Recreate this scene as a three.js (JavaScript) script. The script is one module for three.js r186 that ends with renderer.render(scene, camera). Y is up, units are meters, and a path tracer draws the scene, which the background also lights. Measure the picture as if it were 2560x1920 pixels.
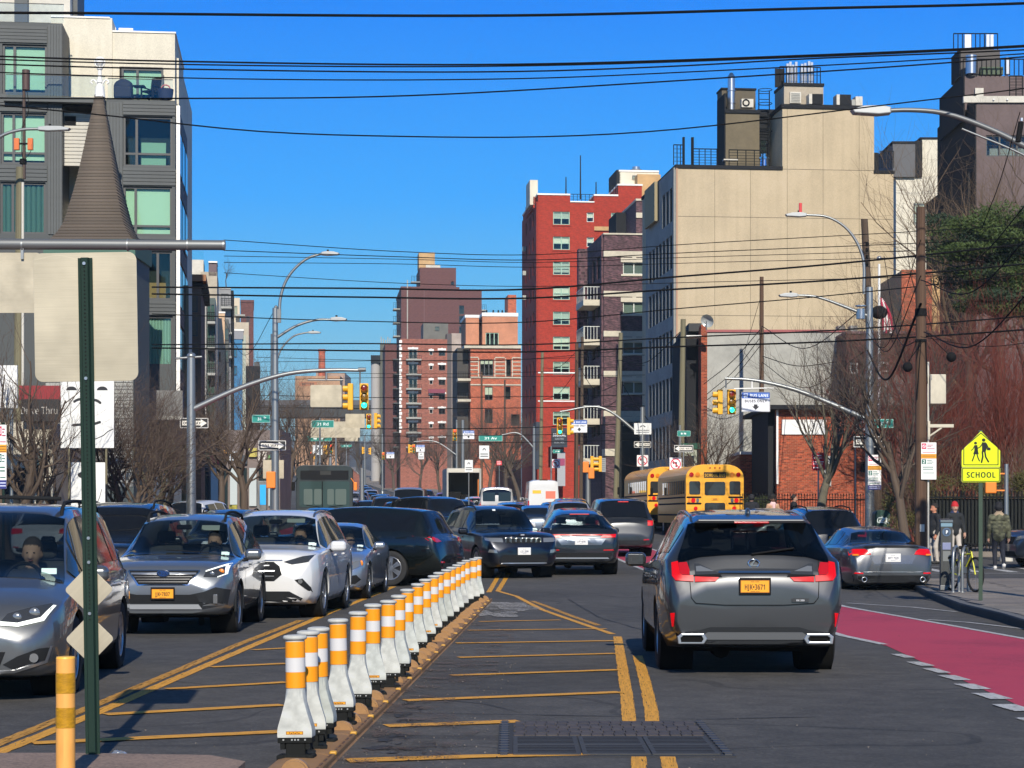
import * as THREE from 'three';
import { mergeGeometries, mergeVertices, toCreasedNormals } from 'three/addons/utils/BufferGeometryUtils.js';
import { RoundedBoxGeometry } from 'three/addons/geometries/RoundedBoxGeometry.js';
import { TessellateModifier } from 'three/addons/modifiers/TessellateModifier.js';
import { MarchingCubes } from 'three/addons/objects/MarchingCubes.js';
import { Brush, Evaluator, SUBTRACTION } from 'three-bvh-csg';

// ---------------------------------------------------------------- camera, sky, sun, exposure
const scene = new THREE.Scene();
const F = 5000, CX = 1280, HZ = 1285, EYE = 1.65;      // focal length, principal point (photo pixels) and eye height
const camera = new THREE.PerspectiveCamera(2 * Math.atan(HZ / F) * 180 / Math.PI, 2560 / 2570, 0.5, 4000);
camera.position.set(0, EYE, 0);
camera.lookAt(0, EYE, -10);
camera.setViewOffset(2560, 2570, 0, 0, 2560, 1920);
camera.updateProjectionMatrix();
const renderer = new THREE.WebGLRenderer({ antialias: true });
renderer.toneMapping = THREE.LinearToneMapping;
renderer.toneMappingExposure = 1.25;
renderer.shadowMap.enabled = true;
{
  const w = 512, h = 512, d = new Float32Array(w * h * 4);
  const stops = [[-90, .13, .14, .15], [-1, .24, .3, .33], [0, .38, .54, .57], [3, .22, .48, .59], [6, .10, .42, .73], [9, .032, .325, .84], [14.4, .006, .20, .79], [30, .028, .12, .38], [60, .032, .085, .20], [90, .032, .07, .16]];
  for (let j = 0; j < h; j++) {
    const el = ((j + .5) / h - .5) * 180;
    let k = 0; while (k < stops.length - 2 && el > stops[k + 1][0]) k++;
    const a = stops[k], b = stops[k + 1], t = Math.min(1, Math.max(0, (el - a[0]) / (b[0] - a[0])));
    for (let i = 0; i < w; i++) for (let c = 0; c < 4; c++) d[(j * w + i) * 4 + c] = c === 3 ? 1 : a[c + 1] + (b[c + 1] - a[c + 1]) * t;
  }
  const sky = new THREE.DataTexture(d, w, h, THREE.RGBAFormat, THREE.FloatType);
  sky.mapping = THREE.EquirectangularReflectionMapping; sky.magFilter = sky.minFilter = THREE.LinearFilter; sky.needsUpdate = true;
  scene.background = sky; scene.environment = sky;
}
const sun = new THREE.DirectionalLight(new THREE.Color(1, .93, .80), 4.3);
sun.position.set(8, 62, 100); sun.target.position.set(0, 0, 0);
sun.castShadow = true; sun.shadow.mapSize.set(4096, 4096); sun.shadow.radius = 1;
Object.assign(sun.shadow.camera, { left: -150, right: 150, top: 150, bottom: -150, near: 1, far: 800 });
scene.add(sun, sun.target);
scene.fog = new THREE.FogExp2(new THREE.Color(.62, .76, .84), .0002);

// ---------------------------------------------------------------- helpers
function rng(seed) { let a = seed >>> 0; return () => { a = (a + 0x6d2b79f5) | 0; let t = Math.imul(a ^ (a >>> 15), 1 | a); t = (t + Math.imul(t ^ (t >>> 7), 61 | t)) ^ t; return ((t ^ (t >>> 14)) >>> 0) / 4294967296; }; }
const V = (x, y, z) => new THREE.Vector3(x, y, z);
const lerp = (a, b, t) => a + (b - a) * t, clamp = (x, a, b) => Math.min(b, Math.max(a, x));
const smooth = (a, b, x) => { const t = clamp((x - a) / (b - a), 0, 1); return t * t * (3 - 2 * t); };
// the street climbs gently away from the camera; D is the distance ahead (world z = -D)
const gy = (D) => D < 30 ? 0 : D < 60 ? .00026 * (D - 30) ** 2 : .234 + .0156 * (D - 60) + (D > 170 ? .000035 * (Math.min(D, 520) - 170) ** 2 : 0) + (D > 520 ? .0245 * (D - 520) : 0);
const road0 = (D) => -.5 - .028 * (Math.min(D, 90) - 20) - .075 * clamp(D - 90, 0, 40) - .12 * Math.max(0, D - 130);      // centre line of the avenue
const KR = 9.1, KL = -8.6;                                                                 // kerbs, right and left of the centre line
const px = (p, D) => (p - CX) * D / F, py = (q, D) => EYE - (q - HZ) * D / F;
const at = (p, q, D) => V(px(p, D), py(q, D), -D);
const flatD = (q) => F * EYE / (q - HZ);
const onRoad = (p, q) => { const D = flatD(q); return [px(p, D), D]; };
const ORD = 'first second third fourth fifth sixth seventh eighth ninth tenth eleventh twelfth thirteenth fourteenth fifteenth sixteenth seventeenth eighteenth nineteenth twentieth twenty-first twenty-second twenty-third twenty-fourth twenty-fifth'.split(' ');
const used = {};
function numbered(name) { const n = used[name] = (used[name] ?? -1) + 1; return n ? name + '_' + String(n).padStart(3, '0') : name; }
function mesh(name, geo, m, parent) { const o = new THREE.Mesh(geo, m); o.name = name; parent.add(o); return o; }
function thing(name, label, category, pos = [0, 0, 0], turn = 0, group) {
  const o = new THREE.Group(); o.name = numbered(name); o.position.set(...pos); o.rotation.y = turn;
  o.userData = { label, category }; if (group) o.userData.group = group; scene.add(o); return o;
}
function single(name, geo, m, label, category, group) {
  const o = mesh(numbered(name), geo, m, scene); o.userData = { label, category }; if (group) o.userData.group = group; return o;
}
function struct(name, geo, m) { const o = mesh(numbered(name), geo, m, scene); o.userData = { kind: 'structure' }; return o; }
const T = (g, x, y, z) => g.translate(x, y, z);
const bx = (w, h, d, x = 0, y = 0, z = 0) => T(new THREE.BoxGeometry(w, h, d), x, y, z);
const rb = (w, h, d, x = 0, y = 0, z = 0, r = .01, s = 2) => T(new RoundedBoxGeometry(w, h, d, s, Math.min(r, w / 2.1, h / 2.1, d / 2.1)), x, y, z);
const cy = (r0, r1, h, x = 0, y = 0, z = 0, s = 12) => T(new THREE.CylinderGeometry(r0, r1, h, s), x, y, z);     // r0 top, r1 bottom
const cz = (r0, r1, h, x = 0, y = 0, z = 0, s = 16) => T(new THREE.CylinderGeometry(r0, r1, h, s).rotateX(Math.PI / 2), x, y, z); // axis along z
const cxg = (r0, r1, h, x = 0, y = 0, z = 0, s = 16) => T(new THREE.CylinderGeometry(r0, r1, h, s).rotateZ(Math.PI / 2), x, y, z);
const sp = (r, x = 0, y = 0, z = 0, sx = 1, sy = 1, sz = 1, s = 12) => T(new THREE.SphereGeometry(r, s, Math.max(6, s * .7 | 0)).scale(sx, sy, sz), x, y, z);
function mg(list) {
  const out = list.filter(Boolean).map((g) => { const q = g.index ? g.toNonIndexed() : g; for (const k of Object.keys(q.attributes)) if (!['position', 'normal', 'uv'].includes(k)) q.deleteAttribute(k); if (!q.attributes.uv) q.setAttribute('uv', new THREE.BufferAttribute(new Float32Array(q.attributes.position.count * 2), 2)); if (!q.attributes.normal) q.computeVertexNormals(); q.morphAttributes = {}; return q; });
  return mergeGeometries(out);
}
function bar(a, b, r, s = 6, r2 = r) {                // a round bar from a to b
  const d = b.clone().sub(a), l = d.length();
  const g = new THREE.CylinderGeometry(r2, r, l, s).translate(0, l / 2, 0);
  return g.applyQuaternion(new THREE.Quaternion().setFromUnitVectors(V(0, 1, 0), d.normalize())).translate(a.x, a.y, a.z);
}
function tube(pts, r, seg = 24, rad = 6, closed = false) { return new THREE.TubeGeometry(new THREE.CatmullRomCurve3(pts, closed, 'centripetal'), seg, r, rad, closed); }
function taperTube(pts, r0, r1, seg = 16, rad = 8) {
  const c = new THREE.CatmullRomCurve3(pts, false, 'centripetal'), g = new THREE.TubeGeometry(c, seg, 1, rad, false), p = g.attributes.position;
  for (let i = 0; i <= seg; i++) { const q = c.getPointAt(i / seg), r = lerp(r0, r1, i / seg); for (let j = 0; j <= rad; j++) { const k = i * (rad + 1) + j; p.setXYZ(k, q.x + (p.getX(k) - q.x) * r, q.y + (p.getY(k) - q.y) * r, q.z + (p.getZ(k) - q.z) * r); } }
  return g;
}
const shapeOf = (pts) => new THREE.Shape(pts.map((p) => new THREE.Vector2(p[0], p[1])));
function ext(pts, depth, bevel = 0, holes = []) {
  const s = shapeOf(pts); for (const h of holes) s.holes.push(new THREE.Path(h.map((p) => new THREE.Vector2(p[0], p[1]))));
  return new THREE.ExtrudeGeometry(s, { depth, bevelEnabled: bevel > 0, bevelSize: bevel, bevelThickness: bevel, bevelSegments: 2, curveSegments: 6 });
}
const rectPts = (x0, y0, x1, y1) => [[x0, y0], [x1, y0], [x1, y1], [x0, y1]];
function roundRect(w, h, r, n = 5) { const o = []; for (const [cx, cyy, a0] of [[w / 2 - r, h / 2 - r, 0], [-w / 2 + r, h / 2 - r, 90], [-w / 2 + r, -h / 2 + r, 180], [w / 2 - r, -h / 2 + r, 270]]) for (let i = 0; i <= n; i++) { const a = (a0 + 90 * i / n) * Math.PI / 180; o.push([cx + r * Math.cos(a), cyy + r * Math.sin(a)]); } return o; }
const C = (r, g, b) => new THREE.Color().setRGB(r, g, b);
const std = (c, roughness = .7, metalness = 0, more = {}) => new THREE.MeshStandardMaterial({ color: Array.isArray(c) ? C(...c) : new THREE.Color(c), roughness, metalness, ...more });
const matte = (c, roughness = .9) => new THREE.MeshPhysicalMaterial({ color: C(...c), roughness, specularIntensity: .35 });
const phys = (c, roughness = .4, metalness = 0, more = {}) => new THREE.MeshPhysicalMaterial({ color: Array.isArray(c) ? C(...c) : new THREE.Color(c), roughness, metalness, ...more });

// ---------------------------------------------------------------- textures
function valueNoise(seed) { // tileable value noise on an n-cell lattice
  const R = rng(seed), t = new Float32Array(65536); for (let i = 0; i < 65536; i++) t[i] = R();
  return (x, y, n) => { const xi = Math.floor(x), yi = Math.floor(y), fx = x - xi, fy = y - yi, u = fx * fx * (3 - 2 * fx), v = fy * fy * (3 - 2 * fy); const h = (a, b) => t[((((a % n) + n) % n) * 251 + (((b % n) + n) % n) * 1013 + n * 7) & 65535]; return lerp(lerp(h(xi, yi), h(xi + 1, yi), u), lerp(h(xi, yi + 1), h(xi + 1, yi + 1), u), v); };
}
function dataTex(n, fn, srgb = true, repeat = 1) {
  const d = new Uint8Array(n * n * 4);
  for (let j = 0; j < n; j++) for (let i = 0; i < n; i++) { const c = fn(i / n, j / n), k = (j * n + i) * 4; d[k] = clamp(c[0], 0, 1) * 255; d[k + 1] = clamp(c[1], 0, 1) * 255; d[k + 2] = clamp(c[2], 0, 1) * 255; d[k + 3] = c[3] === undefined ? 255 : clamp(c[3], 0, 1) * 255; }
  const t = new THREE.DataTexture(d, n, n); t.wrapS = t.wrapT = THREE.RepeatWrapping; t.magFilter = THREE.LinearFilter; t.minFilter = THREE.LinearMipmapLinearFilter; t.generateMipmaps = true;
  if (srgb) t.colorSpace = THREE.SRGBColorSpace; t.repeat.set(repeat, repeat); t.needsUpdate = true; return t;
}
function canvasTex(w, h, draw) { const c = document.createElement('canvas'); c.width = w; c.height = h; const g = c.getContext('2d'); draw(g, w, h); const t = new THREE.CanvasTexture(c); t.colorSpace = THREE.SRGBColorSpace; t.anisotropy = 8; return t; }
const fbm = (N, x, y, f, oct) => { let s = 0, a = .5, n = f; for (let o = 0; o < oct; o++) { s += a * N(x * n, y * n, n); a *= .5; n *= 2; } return s; };
const N1 = valueNoise(11), N2 = valueNoise(23), N3 = valueNoise(37);
// grey multiplier textures (average near 1) used over base colours
const speck = dataTex(512, (u, v) => { const a = fbm(N1, u, v, 8, 4), b = N2(u * 256, v * 256, 256), c = N3(u * 512, v * 512, 512); const g = .62 + .24 * a + .22 * b + .16 * c; return [g, g, g]; }, true, .25);
const grime = dataTex(512, (u, v) => { const a = fbm(N2, u, v, 4, 6), b = fbm(N3, u * 1, v, 32, 3); const g = .80 + .2 * a + .09 * b; return [g, g * .995, g * .985]; }, true, .22);
const bumpy = dataTex(256, (u, v) => { const g = .5 * N1(u * 128, v * 128, 128) + .5 * N2(u * 256, v * 256, 256); return [g, g, g]; }, false, .8);
function brickTex(c1, c2, mortar, seed, spread = .25) { // 1.6 m square: 8 x 21 courses
  const R = rng(seed), tone = []; for (let i = 0; i < 24 * 10; i++) tone.push([R(), R()]);
  return dataTex(512, (u, v) => { const row = Math.floor(v * 22), fv = v * 22 - row, uu = u * 8 + (row % 2) * .5, col = Math.floor(uu) % 8, fu = uu - Math.floor(uu); const m = fu < .05 || fv < .14; const [t, s] = tone[row * 9 + col]; const n = .85 + .3 * N1(u * 128, v * 128, 128); const k = 1 + (s - .5) * spread * 2; return m ? mortar.map((c) => c * n) : c1.map((c, i) => lerp(c, c2[i], t) * k * n); }, true, 1 / 1.6);
}
// ---------------------------------------------------------------- shared materials
const M = {
  galv: std([.36, .38, .39], .42, .75, { map: grime }), galvDark: std([.22, .23, .24], .5, .6, { map: grime }), chrome: std([.75, .76, .78], .12, 1), steel: std([.5, .51, .53], .3, .9),
  black: matte([.010, .010, .011]), rubber: matte([.016, .016, .017]), plastic: matte([.014, .015, .017]), wire: matte([.004, .004, .005]), iron: matte([.010, .011, .012]),
  white: std([.78, .77, .74], .55), offwhite: std([.66, .63, .56], .7, 0, { map: grime }), cream: std([.64, .585, .47], .8, 0, { map: grime }),
  signBack: std([.60, .545, .435], .45, .4, { map: dataTex(512, (u, v) => { const s = N2(u * 3, v * 256, 256) * .5 + N1(u * 8, v * 512, 512) * .5; let g = .80 + .07 * s + .24 * (fbm(N3, u, v, 3, 4) - .2); const c = Math.abs(v - .4 - .06 * N1(u * 5, 3, 64)); if (c < .0016 && u > .3) g += .07; return [g, g * .985, g * .95]; }, true, 1.1) }), yellowSig: std([.80, .40, .015], .45), orange: std([.80, .22, .02], .5), woodPole: null,
  greenSteel: matte([.012, .030, .023], .7), red: std([.55, .02, .025], .4),
};
{ const wood = dataTex(512, (u, v) => { const g = .55 * N1(u * 64, v * 3, 64) + .3 * N2(u * 128, v * 8, 128) + .3 * N3(u * 4, v * 4, 4); const k = .55 + .75 * g; return [k, k * .97, k * .93]; }, true, 1);
  wood.repeat.set(3, .35); M.woodPole = std([.12, .07, .045], .9, 0, { map: wood, bumpMap: wood, bumpScale: .01 }); M.woodGrey = std([.20, .185, .12], .9, 0, { map: wood, bumpMap: wood, bumpScale: .01 }); M.woodDark = std([.09, .062, .045], .9, 0, { map: wood }); M.bark = std([.105, .078, .06], .95, 0, { map: wood }); M.twig = std([.095, .066, .052], .95); M.twigRed = std([.19, .045, .03], .95); M.twigTan = std([.15, .10, .06], .95); }

// ---------------------------------------------------------------- asphalt
const asphaltMap = dataTex(2048, (u, v) => {
  const big = fbm(N1, u, v, 5, 5), fine = N2(u * 1024, v * 1024, 1024), mid = fbm(N3, u, v, 96, 3), s = N3(u * 2048, v * 2048, 2048);
  let g = .268 + .12 * (big - .48) + .10 * (mid - .44) + .07 * (fine - .5); if (s > .987) g += .12; if (s < .03) g -= .06;
  const w = u * 6 + .35 * fbm(N2, u, v, 7, 4), cr = Math.abs(N1(w, v * 9 + .6 * fbm(N3, u, v, 9, 4), 64) - .5); if (cr < .006) g -= .055;   // hairline cracks
  return [g * 1.04, g * 1.0, g * .955];
}, true, 1 / 20);
const asphaltBump = bumpy.clone(); asphaltBump.repeat.set(2.2, 2.2); asphaltBump.needsUpdate = true;
M.asphalt = std([1, 1, 1], .88, 0, { map: asphaltMap, bumpMap: asphaltBump, bumpScale: .006 });
const distances = []; for (let d = 1; d < 1400; d += d < 60 ? 2 : d < 200 ? 5 : 25) distances.push(d);
function sheet(xs, ds, yOf, xOff = () => 0) {
  const p = [], uv = [], idx = [];
  ds.forEach((D) => xs.forEach((x) => { const X = x + xOff(D); p.push(X, yOf(D, X), -D); uv.push(X, D); }));
  const n = xs.length; for (let j = 0; j < ds.length - 1; j++) for (let i = 0; i < n - 1; i++) { const a = j * n + i; idx.push(a, a + 1, a + n + 1, a, a + n + 1, a + n); }
  const g = new THREE.BufferGeometry(); g.setAttribute('position', new THREE.Float32BufferAttribute(p, 3)); g.setAttribute('uv', new THREE.Float32BufferAttribute(uv, 2)); g.setIndex(idx); g.computeVertexNormals(); return g;
}
M.soil = std([.10, .09, .075], .95, 0, { map: speck });
struct('ground', sheet([-1600, -300, -80, 0, 80, 300, 1600], [-60, -20, ...distances, 3000], (D) => gy(Math.max(D, 0)) - .06), M.soil);
struct('road', sheet([-70, -40, -20, -10, 0, 10, 20, 40, 70], [-40, -10, ...distances], (D) => gy(Math.max(D, 0)), (D) => D > 30 ? road0(D) + .8 : 0), M.asphalt);

// ---------------------------------------------------------------- pavements
const paveTone = [[.25, .212, .175], [.225, .19, .16], [.265, .225, .185], [.205, .178, .15]].map((c) => std(c, .9, 0, { map: speck, bumpMap: bumpy, bumpScale: .003 }));
M.joint = std([.13, .118, .10], .95, 0, { map: speck }); M.kerb = std([.30, .285, .26], .85, 0, { map: speck });
function slabGeo(poly, y0, y1) { const g = ext(poly.map(([x, d]) => [x, d]), y1 - y0); g.rotateX(-Math.PI / 2).translate(0, y0, 0); return g; }
{ // right corner, near: slabs one by one on a bed, with a steel-faced kerb
  const poly = [[7.31, 28.5], [7.46, 30.4], [7.57, 33.7], [8.1, 38.9], [8.75, 44], [9.4, 46], [30, 46], [30, 24], [7.05, 24]];
  const bed = struct('sidewalk', slabGeo(poly, -.02, .12), M.joint);
  const edge = (D) => { for (let i = 0; i < 5; i++) { const a = [[7.05, 24], [7.31, 28.5], [7.46, 30.4], [7.57, 33.7], [8.1, 38.9], [8.75, 44]]; if (D <= a[i + 1][1]) return lerp(a[i][0], a[i + 1][0], (D - a[i][1]) / (a[i + 1][1] - a[i][1])); } return 8.9; };
  const R = rng(5);
  for (let D = 24; D < 45.5; D += 1.52) { const x0 = Math.max(edge(D), edge(D + 1.52)) + .17; for (let k = 0; k < 6; k++) { const a = x0 + k * 1.55, h = .14 + R() * .006; mesh('paving_slab', slabGeo([[a, D], [a + 1.53, D], [a + 1.53, D + 1.5], [a, D + 1.5]], .1, h), paveTone[R() * 4 | 0], bed); } }
  const ks = []; const e = [[7.05, 24], [7.31, 28.5], [7.46, 30.4], [7.57, 33.7], [8.1, 38.9], [8.75, 44], [9.4, 46]];
  for (let i = 0; i < e.length - 1; i++) ks.push(slabGeo([[e[i][0], e[i][1]], [e[i][0] + .15, e[i][1]], [e[i + 1][0] + .15, e[i + 1][1]], [e[i + 1][0], e[i + 1][1]]], -.02, .147));
  mesh('kerb', mg(ks), std([.16, .155, .15], .8, .1, { map: grime }), bed);
}
function sideStrip(name, k, w, D0, D1, sgn, label) { // a pavement along the avenue
  const ds = []; for (let d = D0; d < D1; d += 6) ds.push(d); ds.push(D1);
  const p = [], uv = [], idx = [];
  ds.forEach((D) => { const c = road0(D) + (typeof k === 'function' ? k(D) : k), g = gy(D); for (const [o, h] of [[0, -.05], [0, .15], [.16 * sgn, .15], [w * sgn, .16], [w * sgn, -.05]]) { p.push(c + o, g + h, -D); uv.push(c + o + h, D); } });
  for (let j = 0; j < ds.length - 1; j++) for (let i = 0; i < 4; i++) { const a = j * 5 + i; idx.push(a, a + 1, a + 6, a, a + 6, a + 5); }
  for (const j of [0, ds.length - 1]) { const a = j * 5; idx.push(a, a + 1, a + 4, a + 1, a + 3, a + 4); }
  let g = new THREE.BufferGeometry(); g.setAttribute('position', new THREE.Float32BufferAttribute(p, 3)); g.setAttribute('uv', new THREE.Float32BufferAttribute(uv, 2)); g.setIndex(idx); g = g.toNonIndexed(); g.computeVertexNormals();
  struct(name, g, paveTone[0]);
}
sideStrip('sidewalk', (D) => KR + 2.7 * (1 - smooth(95, 135, D)), 9, 63.5, 640, 1);
sideStrip('sidewalk', KL, 9, 66, 640, -1);
sideStrip('sidewalk', KL, 9, 12, 47, -1);

// ---------------------------------------------------------------- painted markings (thin sheets just above the asphalt)
const wear = (lo, seed) => { const N = valueNoise(seed); return dataTex(512, (u, v) => { const e = Math.min(v, 1 - v) * 2, n = fbm(N, u, v, 16, 4), s = N(u * 256, v * 64, 256); const a = (e * 4 + (n - .5) * 2.2 + .35) > .35 && n > lo && s > .06 ? 1 : 0; return [a, a, a]; }, false); };
const wearA = wear(.27, 51), wearB = wear(.36, 52);
const paintTone = dataTex(256, (u, v) => { const g = .78 + .3 * fbm(N2, u, v, 16, 4) - .12 * N1(u * 128, v * 128, 128); return [g, g, g]; });
M.yellowPaint = std([.90, .42, .03], .7, 0, { map: paintTone, alphaMap: wearA, alphaTest: .5 });
M.yellowWorn = std([.68, .33, .04], .75, 0, { map: paintTone, alphaMap: wearB, alphaTest: .5 });
M.whitePaint = std([.60, .59, .57], .7, 0, { map: paintTone, alphaMap: wearA, alphaTest: .5 });
const redMap = dataTex(1024, (u, v) => { const a = fbm(N1, u, v, 6, 5), b = N2(u * 512, v * 512, 512), c = fbm(N3, u, v, 40, 3); const g = .70 + .3 * a + .16 * b + .14 * c; return [g, g, g * 1.04]; }, true, 1 / 9);
M.redLane = std([.41, .034, .072], .85, 0, { map: redMap, bumpMap: asphaltBump, bumpScale: .004 });
function ribbon(name, pts, width, lift, m, taper = 0) { // pts [x, D] along the middle
  const p = [], uv = [], idx = []; let len = 0; const R = rng(Math.abs(pts[0][0] * 997 + pts[0][1] * 131) | 0);
  const fine = []; pts.forEach((q, i) => { if (i) { const a = pts[i - 1], n = Math.max(1, Math.ceil(Math.hypot(q[0] - a[0], q[1] - a[1]) / 1.2)); for (let k = 1; k <= n; k++) fine.push([lerp(a[0], q[0], k / n), lerp(a[1], q[1], k / n)]); } else fine.push(q); });
  const off = R() * 7;
  fine.forEach((q, i) => { const a = fine[Math.max(0, i - 1)], b = fine[Math.min(fine.length - 1, i + 1)], l = Math.hypot(b[0] - a[0], b[1] - a[1]) || 1, nx = (b[1] - a[1]) / l, nd = -(b[0] - a[0]) / l; if (i) len += Math.hypot(q[0] - fine[i - 1][0], q[1] - fine[i - 1][1]); const w = width / 2 * (1 - taper * i / fine.length);
    for (const s of [-1, 1]) { const x = q[0] + s * nx * w, D = q[1] + s * nd * w; p.push(x, gy(D) + lift, -D); uv.push(len / 3 + off, s < 0 ? 0 : 1); } if (i) { const k = i * 2; idx.push(k - 2, k - 1, k + 1, k - 2, k + 1, k); } });
  const g = new THREE.BufferGeometry(); g.setAttribute('position', new THREE.Float32BufferAttribute(p, 3)); g.setAttribute('uv', new THREE.Float32BufferAttribute(uv, 2)); g.setIndex(idx); g.computeVertexNormals();
  return struct(name, g, m);
}
const P2 = (list) => list.map(([a, b]) => onRoad(a, b));
ribbon('yellow_line', [...P2([[-220, 1985], [0, 1881], [247, 1781], [458, 1689], [640, 1611]]), [-3.02, 34], [-2.6, 44]], .125, .005, M.yellowPaint);
ribbon('yellow_line', [...P2([[-220, 1955], [0, 1858], [247, 1760], [458, 1671], [600, 1610]]), [-3.27, 31]], .12, .005, M.yellowWorn);
ribbon('yellow_line', [...P2([[1574, 1812], [1566, 1734], [1551, 1637], [1544, 1592]])], .118, .005, M.yellowPaint);
ribbon('yellow_line', [...P2([[1631, 1811], [1629, 1780], [1612, 1702], [1594, 1640]])], .118, .005, M.yellowPaint);
ribbon('yellow_line', P2([[1597, 1892], [1600, 1990]]), .105, .005, M.yellowPaint);
ribbon('yellow_line', P2([[1669, 1893], [1690, 1990]]), .105, .005, M.yellowPaint);
ribbon('yellow_line', P2([[1532, 1586], [1450, 1558], [1357, 1526], [1291, 1494], [1243, 1482]]), .10, .005, M.yellowPaint);
ribbon('yellow_line', P2([[1497, 1564], [1430, 1541], [1366, 1517], [1330, 1505]]), .10, .005, M.yellowWorn);
ribbon('yellow_line', [...P2([[1222, 1485], [1253, 1440], [1262, 1426]]), [-.6, 64], [-1.1, 80], [-1.7, 102]], .11, .005, M.yellowPaint);
ribbon('yellow_line', [...P2([[1245, 1482], [1274, 1442], [1284, 1428]]), [-.35, 64], [-.85, 80], [-1.45, 102]], .11, .005, M.yellowPaint);
for (const [a, b, c, d, w] of [[1013, 1753, 1551, 1732, .19], [1128, 1690, 1545, 1676, .17], [1146, 1645, 1539, 1635, .17], [1140, 1609, 1540, 1603, .17], [1169, 1577, 1516, 1573, .15], [1198, 1555, 1400, 1551, .14], [965, 1817, 1298, 1805, .22],
  [527, 1669, 717, 1660, .17], [417, 1724, 717, 1707, .17], [262, 1788, 706, 1764, .19], [81, 1860, 706, 1831, .2], [631, 1626, 741, 1620, .15]]) { const [q0, q1] = P2([[a, b], [c, d]]); ribbon('hatch_line', [q0, q1], w, .009, M.yellowPaint); }
{ const [q0, q1, q2] = P2([[868, 1904], [1200, 1893], [1490, 1888]]); ribbon('hatch_line', [q0, q1, q2], .24, .009, M.yellowPaint, .75); }
// red bus lane, its edge lines and the dashes beside it
function polyStrip(name, left, right, lift, m) { const p = [], uv = [], idx = []; const ds = []; for (let d = left[0][1]; d <= left[left.length - 1][1] + .01; d += 2) ds.push(d); const f = (a, D) => { let i = 0; while (i < a.length - 2 && D > a[i + 1][1]) i++; return lerp(a[i][0], a[i + 1][0], (D - a[i][1]) / (a[i + 1][1] - a[i][1])); };
  ds.forEach((D, i) => { for (const x of [f(left, D), f(right, D)]) { p.push(x, gy(D) + lift, -D); uv.push(x, D); } if (i) { const k = i * 2; idx.push(k - 2, k - 1, k + 1, k - 2, k + 1, k); } });
  const g = new THREE.BufferGeometry(); g.setAttribute('position', new THREE.Float32BufferAttribute(p, 3)); g.setAttribute('uv', new THREE.Float32BufferAttribute(uv, 2)); g.setIndex(idx); g.computeVertexNormals(); return struct(name, g, m); }
const laneL = [[4.28, 13], [4.35, 17], [4.545, 21.8], [4.69, 25.2], [4.47, 27], [3.7, 49], [3.0, 69], [2.0, 101]], laneR = [[7.6, 13], [7.1, 22], [6.75, 26.4], [6.29, 31.5], [5.89, 35.3], [5.6, 49], [5.0, 69], [4.2, 101]];
polyStrip('bus_lane', laneL, laneR, .004, M.redLane);
polyStrip('bus_lane', [[-9.2, 20], [-9.9, 45], [-13.5, 170]], [[-6.4, 20], [-7.1, 45], [-10.2, 170]], .004, M.redLane);
ribbon('white_line', laneR.map(([x, d]) => [x, d]), .11, .009, M.whitePaint);
ribbon('white_line', laneL.filter(([, d]) => d >= 25.2), .13, .009, M.whitePaint);
ribbon('white_line', [[-6.4, 20], [-7.1, 45], [-10.2, 170]], .12, .009, M.whitePaint);
ribbon('white_line', P2([[2118, 1510], [2282, 1520], [2392, 1531]]), .09, .009, M.whitePaint);
ribbon('white_line', P2([[2318, 1550], [2420, 1557], [2506, 1567], [2600, 1578]]), .09, .009, M.whitePaint);
for (const [a, b, q] of [[2240, 2276, 1641], [2279, 2324, 1661], [2321, 2362, 1678], [2360, 2413, 1696], [2401, 2462, 1718], [2446, 2514, 1742], [2498, 2572, 1771], [2560, 2640, 1806]]) { const D = flatD(q), x0 = px(a, D), x1 = px(b, D); ribbon('white_dash', [[(x0 + x1) / 2 + .02, D - .3], [(x0 + x1) / 2 - .02, D + .3]], (x1 - x0) * .85, .009, M.whitePaint); }
for (const [D, x] of [[52, 4.2], [58, 4.3], [64, 4.0], [52, 5.2], [59, 5.0]]) ribbon('white_dash', [[x - .35, D], [x + .35, D + .5]], .5, .009, M.whitePaint);
for (let k = 0; k < 9; k++) ribbon('crosswalk_bar', [[10.4 + k * .9, 52.2], [10.4 + k * .9, 55.2]], .32, .006, M.whitePaint);
ribbon('white_line', [[9.4, 51.6], [19, 51.2]], .12, .006, M.whitePaint); ribbon('white_line', [[9.4, 56], [19, 55.6]], .12, .006, M.whitePaint);

// dark blots, pale crushed salt by the kerb end, wet-looking seam
function blot(name, cx0, D0, rx, rd, seed, lift, m) { const R = rng(seed), n = 48, pts = [], f1 = R() * 6, f2 = R() * 6, f3 = R() * 6; for (let i = 0; i < n; i++) { const a = i / n * Math.PI * 2, k = .78 + .18 * Math.sin(a * 2 + f1) + .13 * Math.sin(a * 5 + f2) + .08 * Math.sin(a * 11 + f3); pts.push([cx0 + Math.cos(a) * rx * k, D0 + Math.sin(a) * rd * k]); } const g = new THREE.ShapeGeometry(shapeOf(pts)); g.rotateX(-Math.PI / 2).translate(0, lift, 0); return struct(name, g, m); }
 const dustA = dataTex(512, (u, v) => { const a = .4 * fbm(N3, u, v, 8, 3) + .45 * N1(u * 256, v * 256, 256) + .45 * N2(u * 128, v * 128, 128) > .66 ? 1 : 0; return [a, a, a]; }, false, .45);
const blotA = dataTex(256, (u, v) => { const a = .8 * fbm(N1, u, v, 8, 4) + .25 * N2(u * 128, v * 128, 128) > .47 ? 1 : 0; return [a, a, a]; }, false, .9); M.darkMark = std([.022, .021, .021], .8, 0, { alphaMap: blotA, alphaTest: .5 });
M.dust = std([.42, .40, .38], .95, 0, { alphaMap: dustA, alphaTest: .5, map: speck });
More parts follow.
